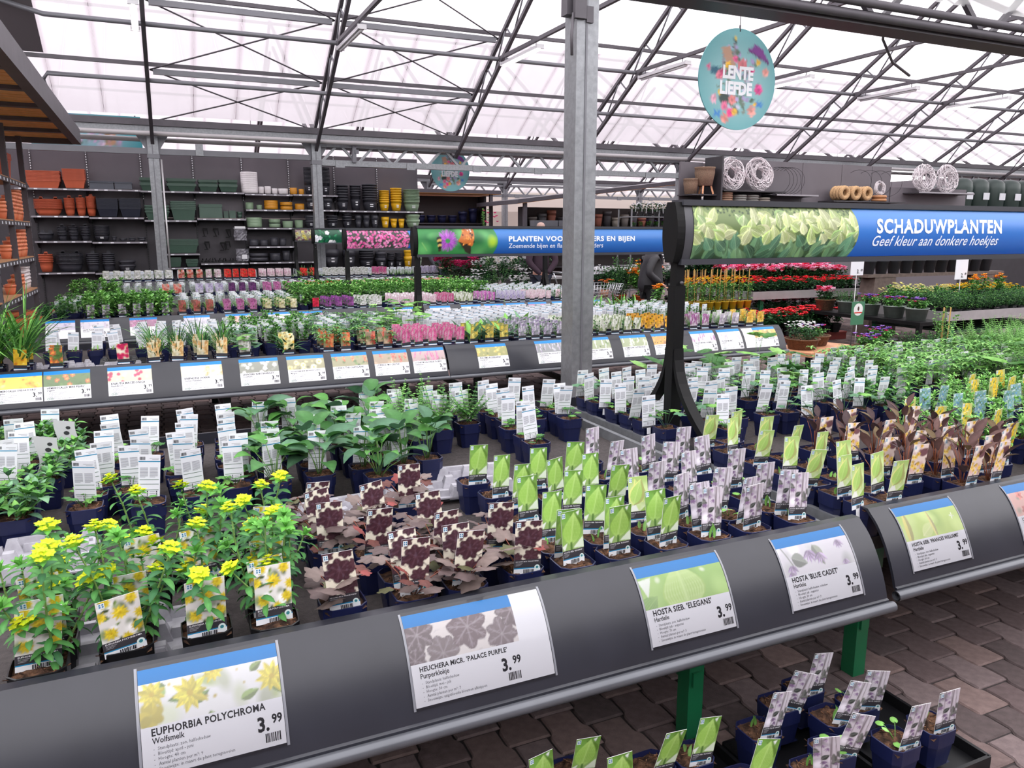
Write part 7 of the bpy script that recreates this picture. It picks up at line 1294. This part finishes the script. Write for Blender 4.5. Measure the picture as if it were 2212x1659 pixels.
def basket(x, y, z, a, h, label, legs=False):
    r = thing('wicker_basket', label, 'basket', (x, y, z)); z0 = .16 if legs else 0; m = MB(); m.lathe([(a * .78, z0), (a, z0 + h * .7), (a * .98, z0 + h), (a * 1.04, z0 + h), (a * 1.04, z0 + h - .02), (a * .9, z0 + h * .8)], 18); put('basket_body', m.mesh('basket_body', WICK), r)
    if legs: m = MB(); [m.bar((u * .9, v * .9, .18), (u * 1.3, v * 1.3, 0), .03, .03) for u, v in ((-.1, -.1), (.1, -.1), (0, .12))]; put('wooden_leg', m.mesh('wooden_leg', WOODW), r)
basket(10.05, 12.9, 2.466, .2, .36, 'tall wicker basket on three wooden legs', True); basket(9.8, 13.0, 2.466, .15, .3, 'plain wicker basket beside the legged one'); basket(9.85, 12.9, 2.12, .17, .22, 'wide wicker basket on the lower island shelf'); 
m = MB(); m.box(9.6, 12.6, 2.09, 10.3, 13.3, 2.115); put('shelf', m.mesh('shelf', DARKSH), isl, (0, -13.2, 0))
# barrels
bm = MB(); bm.lathe([(.26, 0), (.3, .08), (.31, .6), (.29, .75), (.2, .84), (.08, .87), (.0, .87)], 18, col=lc(34, 50, 46)); bm.box(-.12, -.315, .3, .12, -.30, .48, lc(196, 198, 204)); bmm = bm.mesh('water_barrel', PLAST)
for i in range(8): thing('water_barrel', 'dark green water barrel, %s from left on the high shelf' % nth(i), 'barrel', (19.9 + .66 * i, 14.6, 2.3), 0, 'water barrels', bmm)
m = MB(); m.box(19.4, 14.2, 2.22, 25.3, 15.0, 2.298); q = MB(); rb = thing('barrel_rack', 'dark rack holding the row of water barrels', 'rack', mesh=m.box(19.5, 14.3, 0, 19.6, 14.9, 2.22).box(25.1, 14.3, 0, 25.2, 14.9, 2.22).box(19.4, 14.95, 0, 25.3, 15.0, 2.22).mesh('barrel_rack', DARKSH))
# flower trolley
r = thing('flower_trolley', 'wheeled wire trolley of pansies and white flowers in the distance', 'trolley', (11.45, 17.0, 0))
[put('wheel', MB().tube([(x, y - .02, .06), (x, y + .02, .06)], .06, 10).mesh('wheel', BLACKM), r) for x in (-.55, .55) for y in (-.25, .25)]
for z in (.3, .9, 1.42, 1.82, 2.12): m = MB(); m.box(-.62, -.3, z - .02, .62, .3, z); put('shelf', m.mesh('shelf', GALV), r)
for x in (-.62, .62):
    for y in (-.3, .3): m = MB(); m.box(x - .015, y - .015, .1, x + .015, y + .015, 2.3); put('post', m.mesh('post', GALV), r)
bed([(11.0 + .22 * i, 16.85) for i in range(5)], 'white', 'potted_pansy', 'white flower on the trolley top', 2.121, 1.1); bed([(11.0 + .22 * i, 16.85) for i in range(5)], 'purple', 'potted_pansy', 'purple pansy on the trolley middle', 1.821, .8); bed([(11.02 + .22 * i, 16.85) for i in range(5)], 'purple', 'potted_pansy', 'purple pansy low on the trolley', 1.421, .9)
for i in range(3): m = MB(); m.tube([(-.1, 0, .1), (-.08, 0, .3), (0, 0, .36), (.08, 0, .3), (.1, 0, .1)], .012, 6); put('hoop', m.mesh('hoop', M('white_plastic', (236, 234, 238), .4)), r, (-.35 + .32 * i, -.2, 2.1))
# ---------------------------------------------------------------- far background
def far_shelf(x0, x1, y, zs, h, label):
    r = thing('far_shelving', label, 'shelving', (x0, y, 0)); W_ = x1 - x0
    m = MB(); m.box(0, .5, 0, W_, .55, h); put('back_panel', m.mesh('back_panel', M('brown_back', (58, 50, 50), .7)), r)
    for z in zs: m = MB(); m.box(0, 0, z - .04, W_, .5, z); put('shelf', m.mesh('shelf', DARKSH), r)
    for x in (0, W_): m = MB(); m.box(x - .04, 0, 0, x + .04, .5, h); put('side_post', m.mesh('side_post', DARKSH), r)
far_shelf(7.3, 9.9, 24., (.6, 1.35, 2.04), 2.9, 'distant dark shelving with blue glazed pots')
for i in range(6): thing('glazed_pot', 'dark blue glazed pot in the distance, %s from left' % nth(i), 'flower pot', (7.75 + .36 * i, 24.2, 2.041), 0, 'blue glazed pots', pot_shape('r' if i < 4 else 'h', .3, .24 + .12 * (i > 3) + .1 * (i == 5), (24, 30, 66)).mesh('glazed_pot', PLAST))
far_shelf(10.2, 15.2, 21.5, (.7, 1.3, 1.9), 2.5, 'distant shelving of grey planters under the timber canopy')
for i in range(14): thing('glazed_pot', 'tall distant planter on the canopy shelving, %s from left' % nth(i), 'flower pot', (10.5 + .33 * i, 21.7, 1.901), 0, 'distant planters', pot_shape('r', .3, .3 + .1 * (i % 3), ((120, 116, 112), (86, 88, 92), (146, 92, 76), (66, 66, 70), (150, 146, 136))[i % 5]).mesh('glazed_pot', PLAST))
for i in range(8): thing('glazed_pot', 'ribbed pale planter on the second canopy shelf, %s from left' % nth(i), 'flower pot', (12.4 + .34 * i, 21.62, 1.301), 0, 'ribbed planters', pot_shape('c', .32, .3, ((196, 190, 182), (206, 200, 194), (150, 84, 68))[i // 3]).mesh('glazed_pot', PLAST))
for i in range(2): thing('box_planter', 'large grey box planter behind the man, %s' % ('left one', 'right one')[i], 'planter', (10.2 + .78 * i, 20.3, 1.35), 0, mesh=pot_shape('b', .74, .72, (92, 94, 100)).mesh('box_planter', PLAST))
low_bench(10.6, 20.3, 1.8, .7, 1.35, 0, 'dark stand under the large grey box planters', DARKSH, DARKSH)
def canopy(x0, x1, y0, y1, z, dz, label):
    r = thing('timber_canopy', label, 'canopy', (x0, y0, z)); W_, D_ = x1 - x0, y1 - y0; m = MB(); m.add([(0, 0, 0), (W_, 0, dz), (W_, D_, dz), (0, D_, 0), (0, 0, .12), (W_, 0, dz + .12), (W_, D_, dz + .12), (0, D_, .12)], [(4, 5, 6, 7), (0, 1, 5, 4), (1, 2, 6, 5), (2, 3, 7, 6), (3, 0, 4, 7)]); put('roof_slab', m.mesh('roof_slab', DARKST), r)
    n = int(D_ / .3); pm = MB(); pm.add([(0, 0, -.004), (W_, 0, dz - .004), (W_, .28, dz - .004), (0, .28, -.004), (0, 0, .01), (W_, 0, dz + .01), (W_, .28, dz + .01), (0, .28, .01)], [(0, 3, 2, 1), (4, 5, 6, 7), (0, 1, 5, 4), (2, 3, 7, 6)]); pmm = pm.mesh('plank', WOODC)
    for i in range(n): put('plank', pmm, r, (0, i * .3, 0))
    for x in (.3, W_ - .3): m = MB(); m.box(x - .05, .1, -z, x + .05, .2, dz * x / W_); put('post', m.mesh('post', DARKST), r)
canopy(9.6, 16.2, 20.8, 24, 2.55, .8, 'distant sloping timber canopy right of the man'); canopy(6.6, 10.3, 23.6, 27, 2.95, .0, 'distant flat timber canopy above the blue pots')
m = MB(); m.box(10.5, 30, 1.2, 19, 30.1, 2.6); struct('wall_far_panel', m, M('pale_far_wall', (214, 202, 190), .7))
m = MB(); m.box(6.6, 28.2, 0, 9.0, 28.25, 3.1); struct('wall_far_dark', m, M('dark_far_wall', (60, 54, 54), .7))
# flowering shrubs and big pots behind the benches
def shrub(x, y, z, kind, label, sc, mat=None, a=.16, h=.26, name='potted_shrub', n=5):
    r = thing(name, label, 'potted plant', (x, y, z)); m = MB(); m.lathe([(a * .75, 0), (a, h), (a * 1.05, h), (a * .92, h - .02)], 16); put('pot', m.mesh('pot', mat or M('grey_pot', (150, 150, 154), .5)), r); m = MB()
    for k in range(n): m.join(BEDS[kind][k % 2], (math.cos(k * 2.4) * a * .7, math.sin(k * 2.4) * a * .7, h - .04 + .1 * (k % 3) * sc), k, sc)
    put('flowering_foliage', m.mesh('flowering_foliage', LEAF), r)
m = MB(); low_bench(6.2, 15.2, 1.9, .5, .5, 0, 'grey stand of flowering shrubs behind the third bench', ALU, DARKST)
shrub(5.45, 15.3, .501, 'magenta', 'magenta azalea beside the second sign, left one', 1.2); shrub(6.05, 15.5, .501, 'magenta', 'smaller magenta azalea, right one', .9); shrub(6.15, 15.0, .501, 'daisy', 'white marguerite in a grey pot behind the benches', 1.2); shrub(6.75, 15.1, .501, 'daisy', 'low white-flowered bush beside the man', 1.25); shrub(6.9, 14.6, 0, 'daisy', 'dark bushy marguerite next to the man', 1.5, a=.2, h=.35); shrub(6.1, 14.2, 0, 'green', 'round dark green bush at the end of the third bench', 1.6, a=.2, h=.45); shrub(5.75, 14.4, 0, 'daisy', 'white-dotted bush at the end of the third bench', 1.4, a=.2, h=.4)
r = thing('climbing_trumpet', 'tall green climber with pink trumpet flowers behind the sign', 'potted plant', (6.45, 15.4, .501)); m = MB(); m.lathe([(.1, 0), (.14, .3), (.15, .3), (.12, .28)], 14); put('pot', m.mesh('pot', BLACKP), r); m = F_bush(61, 1.35, 16, 26, .06, .035, GR + LIGHT, .15); g_ = random.Random(3); [bloom(m, (g_.uniform(-.16, .16), g_.uniform(-.2, 0), g_.uniform(1.0, 1.4)), .05, MAG[1], g_) for _ in range(9)]; put('foliage', m.mesh('foliage', LEAF), r, (0, 0, .26))
shrub(8.0, 12.0, .36, 'orange', 'thunbergia with orange flowers in terracotta pots, nearer the cart', 1.6, M('orange_pot', (222, 96, 40), .5), .14, .22); shrub(7.75, 12.3, .36, 'green', 'tall leafy plant in an orange pot beside the woman', 1.9, M('orange_pot', (222, 96, 40), .5), .14, .22); shrub(8.35, 12.1, .36, 'orange', 'orange-flowered pot partly behind the woman', 1.4, M('orange_pot', (222, 96, 40), .5), .14, .22)
low_bench(8.05, 12.15, 1.1, .6, .36, 0, 'low black stand of orange pots', BLACKM, BLACKM)
bed(gp(6.6, 8.2, 15.6, 16.4, .3, .35), 'daisy', 'potted_marguerite', 'white marguerite in the far display', .75, 1.3); low_bench(7.4, 15.95, 1.9, 1.0, .75, 0, 'pale far bench of white marguerites', ALU, DARKST)
# ---------------------------------------------------------------- shopping cart
CH = M('chrome_wire', (206, 208, 214), .25, .8)
r = thing('shopping_cart', 'chrome wire shopping cart of orange gerberas behind the large column', 'shopping cart', (6.72, 11.55, 0), .1)
def wires(m, P0, P1, P2, P3, n, k, rad=.004):
    L = lambda a, b, t: tuple(np.array(a) * (1 - t) + np.array(b) * t)
    for i in range(n + 1): m.tube([L(P0, P1, i / n), L(P3, P2, i / n)], rad, 4)
    for i in range(k + 1): m.tube([L(P0, P3, i / k), L(P1, P2, i / k)], rad, 4)
A = [(-.42, -.26, .5), (.40, -.22, .6), (.40, .22, .6), (-.42, .26, .5)]; B = [(-.5, -.3, .82), (.48, -.27, .85), (.48, .27, .85), (-.5, .3, .82)]
for nm, q in (('front_side', (0, 1)), ('end_side', (1, 2)), ('rear_side', (2, 3)), ('handle_side', (3, 0))): m = MB(); wires(m, A[q[0]], A[q[1]], B[q[1]], B[q[0]], 14 if q in ((0, 1), (2, 3)) else 9, 5); put(nm, m.mesh(nm, CH), r)
m = MB(); wires(m, *A, 12, 8); put('basket_floor', m.mesh('basket_floor', CH), r)
m = MB(); wires(m, (-.45, -.25, 1.0), (.1, -.25, 1.04), (.1, .25, 1.04), (-.45, .25, 1.0), 8, 6); wires(m, (-.45, -.25, 1.0), (.1, -.25, 1.04), (.1, -.25, 1.16), (-.45, -.25, 1.12), 9, 3); put('upper_basket', m.mesh('upper_basket', CH), r)
m = MB(); m.tube([(-.6, -.28, 1.05), (-.6, .28, 1.05)], .016, 8); [m.tube([(-.5, s * .28, .82), (-.6, s * .28, 1.05)], .012, 6) for s in (-1, 1)]; put('push_handle', m.mesh('push_handle', CH), r)
m = MB(); [m.tube([(-.42, s * .25, .5), (-.35, s * .24, .16), (.4, s * .2, .14)], .014, 6) for s in (-1, 1)]; put('frame', m.mesh('frame', CH), r)
for x in (-.38, .4):
    for y in (-.22, .22): m = MB(); m.tube([(x, y - .015, .06), (x, y + .015, .06)], .058, 12); put('wheel', m.mesh('wheel', BLACKM), r)
gb = MB(); g_ = random.Random(9); gb.join(F_strap(71, .14, 10, DARKG, .04), (0, 0, 0))
for _ in range(9): x, y, z = g_.uniform(-.12, .12), g_.uniform(-.08, .08), g_.uniform(.13, .2); gb.tube([(x * .3, y * .3, 0), (x, y, z)], .003, 4, GR[0]); bloom(gb, (x, y, z), .045, lc(240, 120, 30), g_, 9, lc(60, 30, 20), .15)
gbm = gb.mesh('gerbera_bunch', LEAF)
for i, (x, y) in enumerate(((6.55, 11.5), (6.98, 11.55))): rr_ = thing('potted_gerbera', 'orange gerbera in the shopping cart, %s' % ('handle end', 'front end')[i], 'potted plant', (x, y, .6)); put('foliage', gbm, rr_, (0, 0, .14)); m = MB(); m.lathe([(.06, 0), (.08, .14), (.07, .13)], 12); put('pot', m.mesh('pot', M('clay_brown', (150, 104, 84), .6)), rr_)
# ---------------------------------------------------------------- people
TMP = bpy.data.scenes.new('workshop')
def skin(name, J, E, mat, parent, sub=2):
    """joints {n: (x, y, z, radius x, radius y)} and bones grown into one surface"""
    ks = list(J); me = bpy.data.meshes.new(name); me.from_pydata([J[k][:3] for k in ks], [(ks.index(a), ks.index(b)) for a, b in E], []); o = bpy.data.objects.new(name, me); TMP.collection.objects.link(o)
    s = o.modifiers.new('skin', 'SKIN'); s.use_smooth_shade = True; s.branch_smoothing = .6
    for i, k in enumerate(ks): v = me.skin_vertices[0].data[i]; v.radius = (J[k][3], J[k][4] if len(J[k]) > 4 else J[k][3]); v.use_root = i == 0
    q = o.modifiers.new('sub', 'SUBSURF'); q.levels = q.render_levels = sub
    TMP.view_layers[0].update(); dg = TMP.view_layers[0].depsgraph; m2 = bpy.data.meshes.new_from_object(o.evaluated_get(dg)); m2.name = name; bpy.data.objects.remove(o); bpy.data.meshes.remove(me); m2.materials.clear(); m2.materials.append(mat)
    for p in m2.polygons: p.use_smooth = True
    return put(name, m2, parent)
SKIN = M('skin', (214, 160, 142), .55, var=.06, scale=20); KNIT = M('dark_plum_knit', (48, 30, 44), .9, var=.15, scale=60, bump=.4); DENIM = M('dark_denim', (34, 38, 54), .85, var=.2, scale=40); COAT = M('black_softshell', (34, 32, 38), .6, var=.1, scale=30); HAIR = M('grey_stubble_hair', (176, 146, 136), .8, var=.15, scale=80)
def hand(parent, base, direction, side, mat, curl=.9, sc=1.):
    """palm with four unequal bent fingers and a thumb"""
    d = Vector(direction).normalized(); s = Vector(side).normalized(); n = d.cross(s); b = Vector(base); J = {'p': (*b, .026, .03), 'q': (*(b + d * .05 * sc), .036, .02), 'r': (*(b + d * .085 * sc), .036, .018)}; E = [('p', 'q'), ('q', 'r')]
    for i, (o, L) in enumerate(((-.03, .072), (-.01, .082), (.011, .077), (.031, .06))):
        a = b + d * .088 * sc + s * o; p1 = a + d * L * .45 * sc; p2 = p1 + (d * math.cos(curl) + n * math.sin(curl)) * L * .35 * sc; p3 = p2 + (d * math.cos(1.7 * curl) + n * math.sin(1.7 * curl)) * L * .25 * sc
        for k, q in enumerate((a, p1, p2, p3)): J['f%d%d' % (i, k)] = (*q, .0095 - .001 * k)
        E += [('r', 'f%d0' % i)] + [('f%d%d' % (i, k), 'f%d%d' % (i, k + 1)) for k in range(3)]
    t = b + d * .03 - s * .035; t1 = t + (d * .7 - s * .6) * .035 + n * .01; t2 = t1 + (d * .95 - s * .1) * .03 + n * .01
    J.update({'t0': (*t, .013), 't1': (*t1, .0115), 't2': (*t2, .0095)}); E += [('q', 't0'), ('t0', 't1'), ('t1', 't2')]
    return skin('hand', J, E, mat, parent, 1)
# man seen from behind, hands clasped at his back
man = thing('person', 'man in a dark plum sweater, hands clasped behind his back', 'person', (6.68, 13.42, 0), -.15)
skin('body', {'hip': (0, 0, .98, .15, .11), 'ch': (0, 0, 1.35, .17, .11), 'nk': (0, .01, 1.58, .06), 'hd0': (0, .02, 1.66, .065), 'hd1': (0, .03, 1.76, .088, .10), 'hd2': (0, .02, 1.85, .075, .088), 'hd3': (0, .02, 1.90, .035), 'lh': (-.1, 0, .92, .085), 'lk': (-.11, 0, .52, .06), 'la': (-.11, .02, .09, .042), 'lf': (-.12, .15, .04, .04), 'rh': (.1, 0, .92, .085), 'rk': (.11, 0, .52, .06), 'ra': (.11, .02, .09, .042), 'rf': (.12, .15, .04, .04)}, [('hip', 'ch'), ('ch', 'nk'), ('nk', 'hd0'), ('hd0', 'hd1'), ('hd1', 'hd2'), ('hd2', 'hd3'), ('hip', 'lh'), ('lh', 'lk'), ('lk', 'la'), ('la', 'lf'), ('hip', 'rh'), ('rh', 'rk'), ('rk', 'ra'), ('ra', 'rf')], SKIN, man)
skin('hair', {'a': (0, .015, 1.79, .092, .105), 'b': (0, .01, 1.865, .083, .094), 'c': (0, .01, 1.908, .04)}, [('a', 'b'), ('b', 'c')], HAIR, man)
for s in (-1, 1): skin('ear', {'a': (s * .092, .03, 1.74, .012, .02), 'b': (s * .1, .02, 1.78, .012, .022)}, [('a', 'b')], SKIN, man, 1)
skin('nose', {'a': (0, .12, 1.77, .016), 'b': (0, .145, 1.735, .017)}, [('a', 'b')], SKIN, man, 1)
skin('sweater', {'w': (0, 0, .94, .185, .14), 'b': (0, 0, 1.12, .185, .135), 'c': (0, 0, 1.35, .205, .14), 's': (0, 0, 1.48, .19, .11), 'n': (0, .01, 1.57, .075), 'sl': (-.19, 0, 1.47, .085), 'el': (-.275, -.1, 1.16, .068), 'wl': (-.06, -.205, .93, .048), 'sr': (.19, 0, 1.47, .085), 'er': (.275, -.1, 1.16, .068), 'wr': (.07, -.205, .95, .048)}, [('w', 'b'), ('b', 'c'), ('c', 's'), ('s', 'n'), ('s', 'sl'), ('sl', 'el'), ('el', 'wl'), ('s', 'sr'), ('sr', 'er'), ('er', 'wr')], KNIT, man)
skin('trousers', {'h': (0, 0, .93, .17, .13), 'lh': (-.1, 0, .84, .11), 'lk': (-.11, 0, .5, .083), 'la': (-.11, .02, .08, .07), 'rh': (.1, 0, .84, .11), 'rk': (.11, 0, .5, .083), 'ra': (.11, .02, .08, .07)}, [('h', 'lh'), ('lh', 'lk'), ('lk', 'la'), ('h', 'rh'), ('rh', 'rk'), ('rk', 'ra')], DENIM, man)
hand(man, (-.04, -.215, .92), (.75, -.1, -.62), (.5, -.5, .5), SKIN); hand(man, (.05, -.225, .935), (-.6, -.25, -.72), (.6, -.6, -.3), SKIN)
# woman in a black jacket, side-on, hand in pocket
wo = thing('person', 'woman in a black jacket and striped top, hand in pocket', 'person', (7.36, 10.72, 0), -.35)
skin('body', {'hip': (0, 0, .9, .16, .13), 'ch': (0, 0, 1.25, .15, .12), 'nk': (.02, 0, 1.45, .05), 'hd0': (.03, 0, 1.50, .055), 'hd1': (.035, 0, 1.57, .078, .072), 'hd2': (.02, 0, 1.645, .065), 'hd3': (.02, 0, 1.68, .03), 'lh': (0, -.09, .85, .09), 'lk': (.02, -.1, .48, .06), 'la': (0, -.1, .08, .042), 'lf': (.13, -.1, .04, .038), 'rh': (0, .09, .85, .09), 'rk': (.02, .1, .48, .06), 'ra': (0, .1, .08, .042), 'rf': (.13, .1, .04, .038)}, [('hip', 'ch'), ('ch', 'nk'), ('nk', 'hd0'), ('hd0', 'hd1'), ('hd1', 'hd2'), ('hd2', 'hd3'), ('hip', 'lh'), ('lh', 'lk'), ('lk', 'la'), ('la', 'lf'), ('hip', 'rh'), ('rh', 'rk'), ('rk', 'ra'), ('ra', 'rf')], SKIN, wo)
skin('hair', {'a': (-.03, 0, 1.55, .085, .085), 'b': (-.01, 0, 1.64, .083), 'c': (0, 0, 1.685, .045), 'd': (-.06, 0, 1.46, .06)}, [('d', 'a'), ('a', 'b'), ('b', 'c')], M('brown_hair', (70, 52, 44), .7, var=.2, scale=60), wo)
skin('jacket', {'h': (-.01, 0, .70, .25, .22), 'w': (-.01, 0, .95, .225, .20), 'c': (.01, 0, 1.2, .215, .185), 's': (.0, 0, 1.37, .16, .17), 'n': (.02, 0, 1.44, .075), 'sl': (0, -.2, 1.33, .085), 'el': (-.12, -.27, 1.07, .07), 'wl': (.1, -.24, .90, .055), 'sr': (0, .2, 1.33, .085), 'er': (-.08, .27, 1.07, .07), 'wr': (.12, .22, .92, .05)}, [('h', 'w'), ('w', 'c'), ('c', 's'), ('s', 'n'), ('s', 'sl'), ('sl', 'el'), ('el', 'wl'), ('s', 'sr'), ('sr', 'er'), ('er', 'wr')], COAT, wo)
skin('trousers', {'h': (0, 0, .85, .16, .15), 'lh': (0, -.09, .78, .105), 'lk': (.02, -.1, .46, .08), 'la': (0, -.1, .08, .062), 'rh': (0, .09, .78, .105), 'rk': (.02, .1, .46, .08), 'ra': (0, .1, .08, .062)}, [('h', 'lh'), ('lh', 'lk'), ('lk', 'la'), ('h', 'rh'), ('rh', 'rk'), ('rk', 'ra')], M('dark_trousers', (24, 24, 28), .8), wo)
m = MB(); [m.tube([(.12 + .01 * k, -.17, 1.38 - .022 * k), (.17 + .014 * k, -.06, 1.37 - .022 * k), (.18 + .014 * k, .03, 1.37 - .022 * k)], .012, 6, lc(226, 226, 230) if k % 2 else lc(40, 40, 50)) for k in range(7)]; put('striped_top', m.mesh('striped_top', PAINTED), wo)
hand(wo, (.1, -.245, .9), (.75, .1, -.6), (0, 1, 0), SKIN, .8)
# third figure half hidden beside the second sign
p3 = thing('person', 'person in grey clothes half hidden behind the second sign', 'person', (5.95, 17.3, 0), .3)
skin('body', {'hip': (0, 0, .95, .15, .11), 'ch': (0, 0, 1.3, .16, .11), 'nk': (0, 0, 1.52, .055), 'hd1': (0, 0, 1.66, .085), 'hd2': (0, 0, 1.75, .06), 'lh': (-.1, 0, .9, .085), 'lk': (-.1, 0, .5, .06), 'la': (-.1, 0, .08, .045), 'lf': (-.1, -.13, .04, .04), 'rh': (.1, 0, .9, .085), 'rk': (.1, 0, .5, .06), 'ra': (.1, 0, .08, .045), 'rf': (.1, -.13, .04, .04)}, [('hip', 'ch'), ('ch', 'nk'), ('nk', 'hd1'), ('hd1', 'hd2'), ('hip', 'lh'), ('lh', 'lk'), ('lk', 'la'), ('la', 'lf'), ('hip', 'rh'), ('rh', 'rk'), ('rk', 'ra'), ('ra', 'rf')], SKIN, p3)
skin('jacket', {'w': (0, 0, .9, .18, .14), 'c': (0, 0, 1.32, .2, .14), 's': (0, 0, 1.43, .16, .11), 'sl': (-.2, 0, 1.4, .08), 'el': (-.25, -.03, 1.15, .062), 'wl': (-.2, -.15, .96, .05), 'sr': (.2, 0, 1.4, .08), 'er': (.25, -.03, 1.15, .062), 'wr': (.2, -.15, .98, .05)}, [('w', 'c'), ('c', 's'), ('s', 'sl'), ('sl', 'el'), ('el', 'wl'), ('s', 'sr'), ('sr', 'er'), ('er', 'wr')], M('charcoal_jersey', (64, 64, 72), .8), p3)
skin('trousers', {'h': (0, 0, .9, .165, .125), 'lh': (-.1, 0, .82, .1), 'lk': (-.1, 0, .5, .08), 'la': (-.1, 0, .08, .065), 'rh': (.1, 0, .82, .1), 'rk': (.1, 0, .5, .08), 'ra': (.1, 0, .08, .065)}, [('h', 'lh'), ('lh', 'lk'), ('lk', 'la'), ('h', 'rh'), ('rh', 'rk'), ('rk', 'ra')], DENIM, p3)
skin('hair', {'a': (0, -.01, 1.67, .09), 'b': (0, -.01, 1.76, .065)}, [('a', 'b')], M('dark_hair', (50, 42, 40), .7), p3)
hand(p3, (-.19, -.16, .95), (.1, -.2, -.97), (1, 0, 0), SKIN); hand(p3, (.2, -.16, .97), (-.1, -.2, -.97), (1, 0, 0), SKIN)
bpy.data.scenes.remove(TMP)
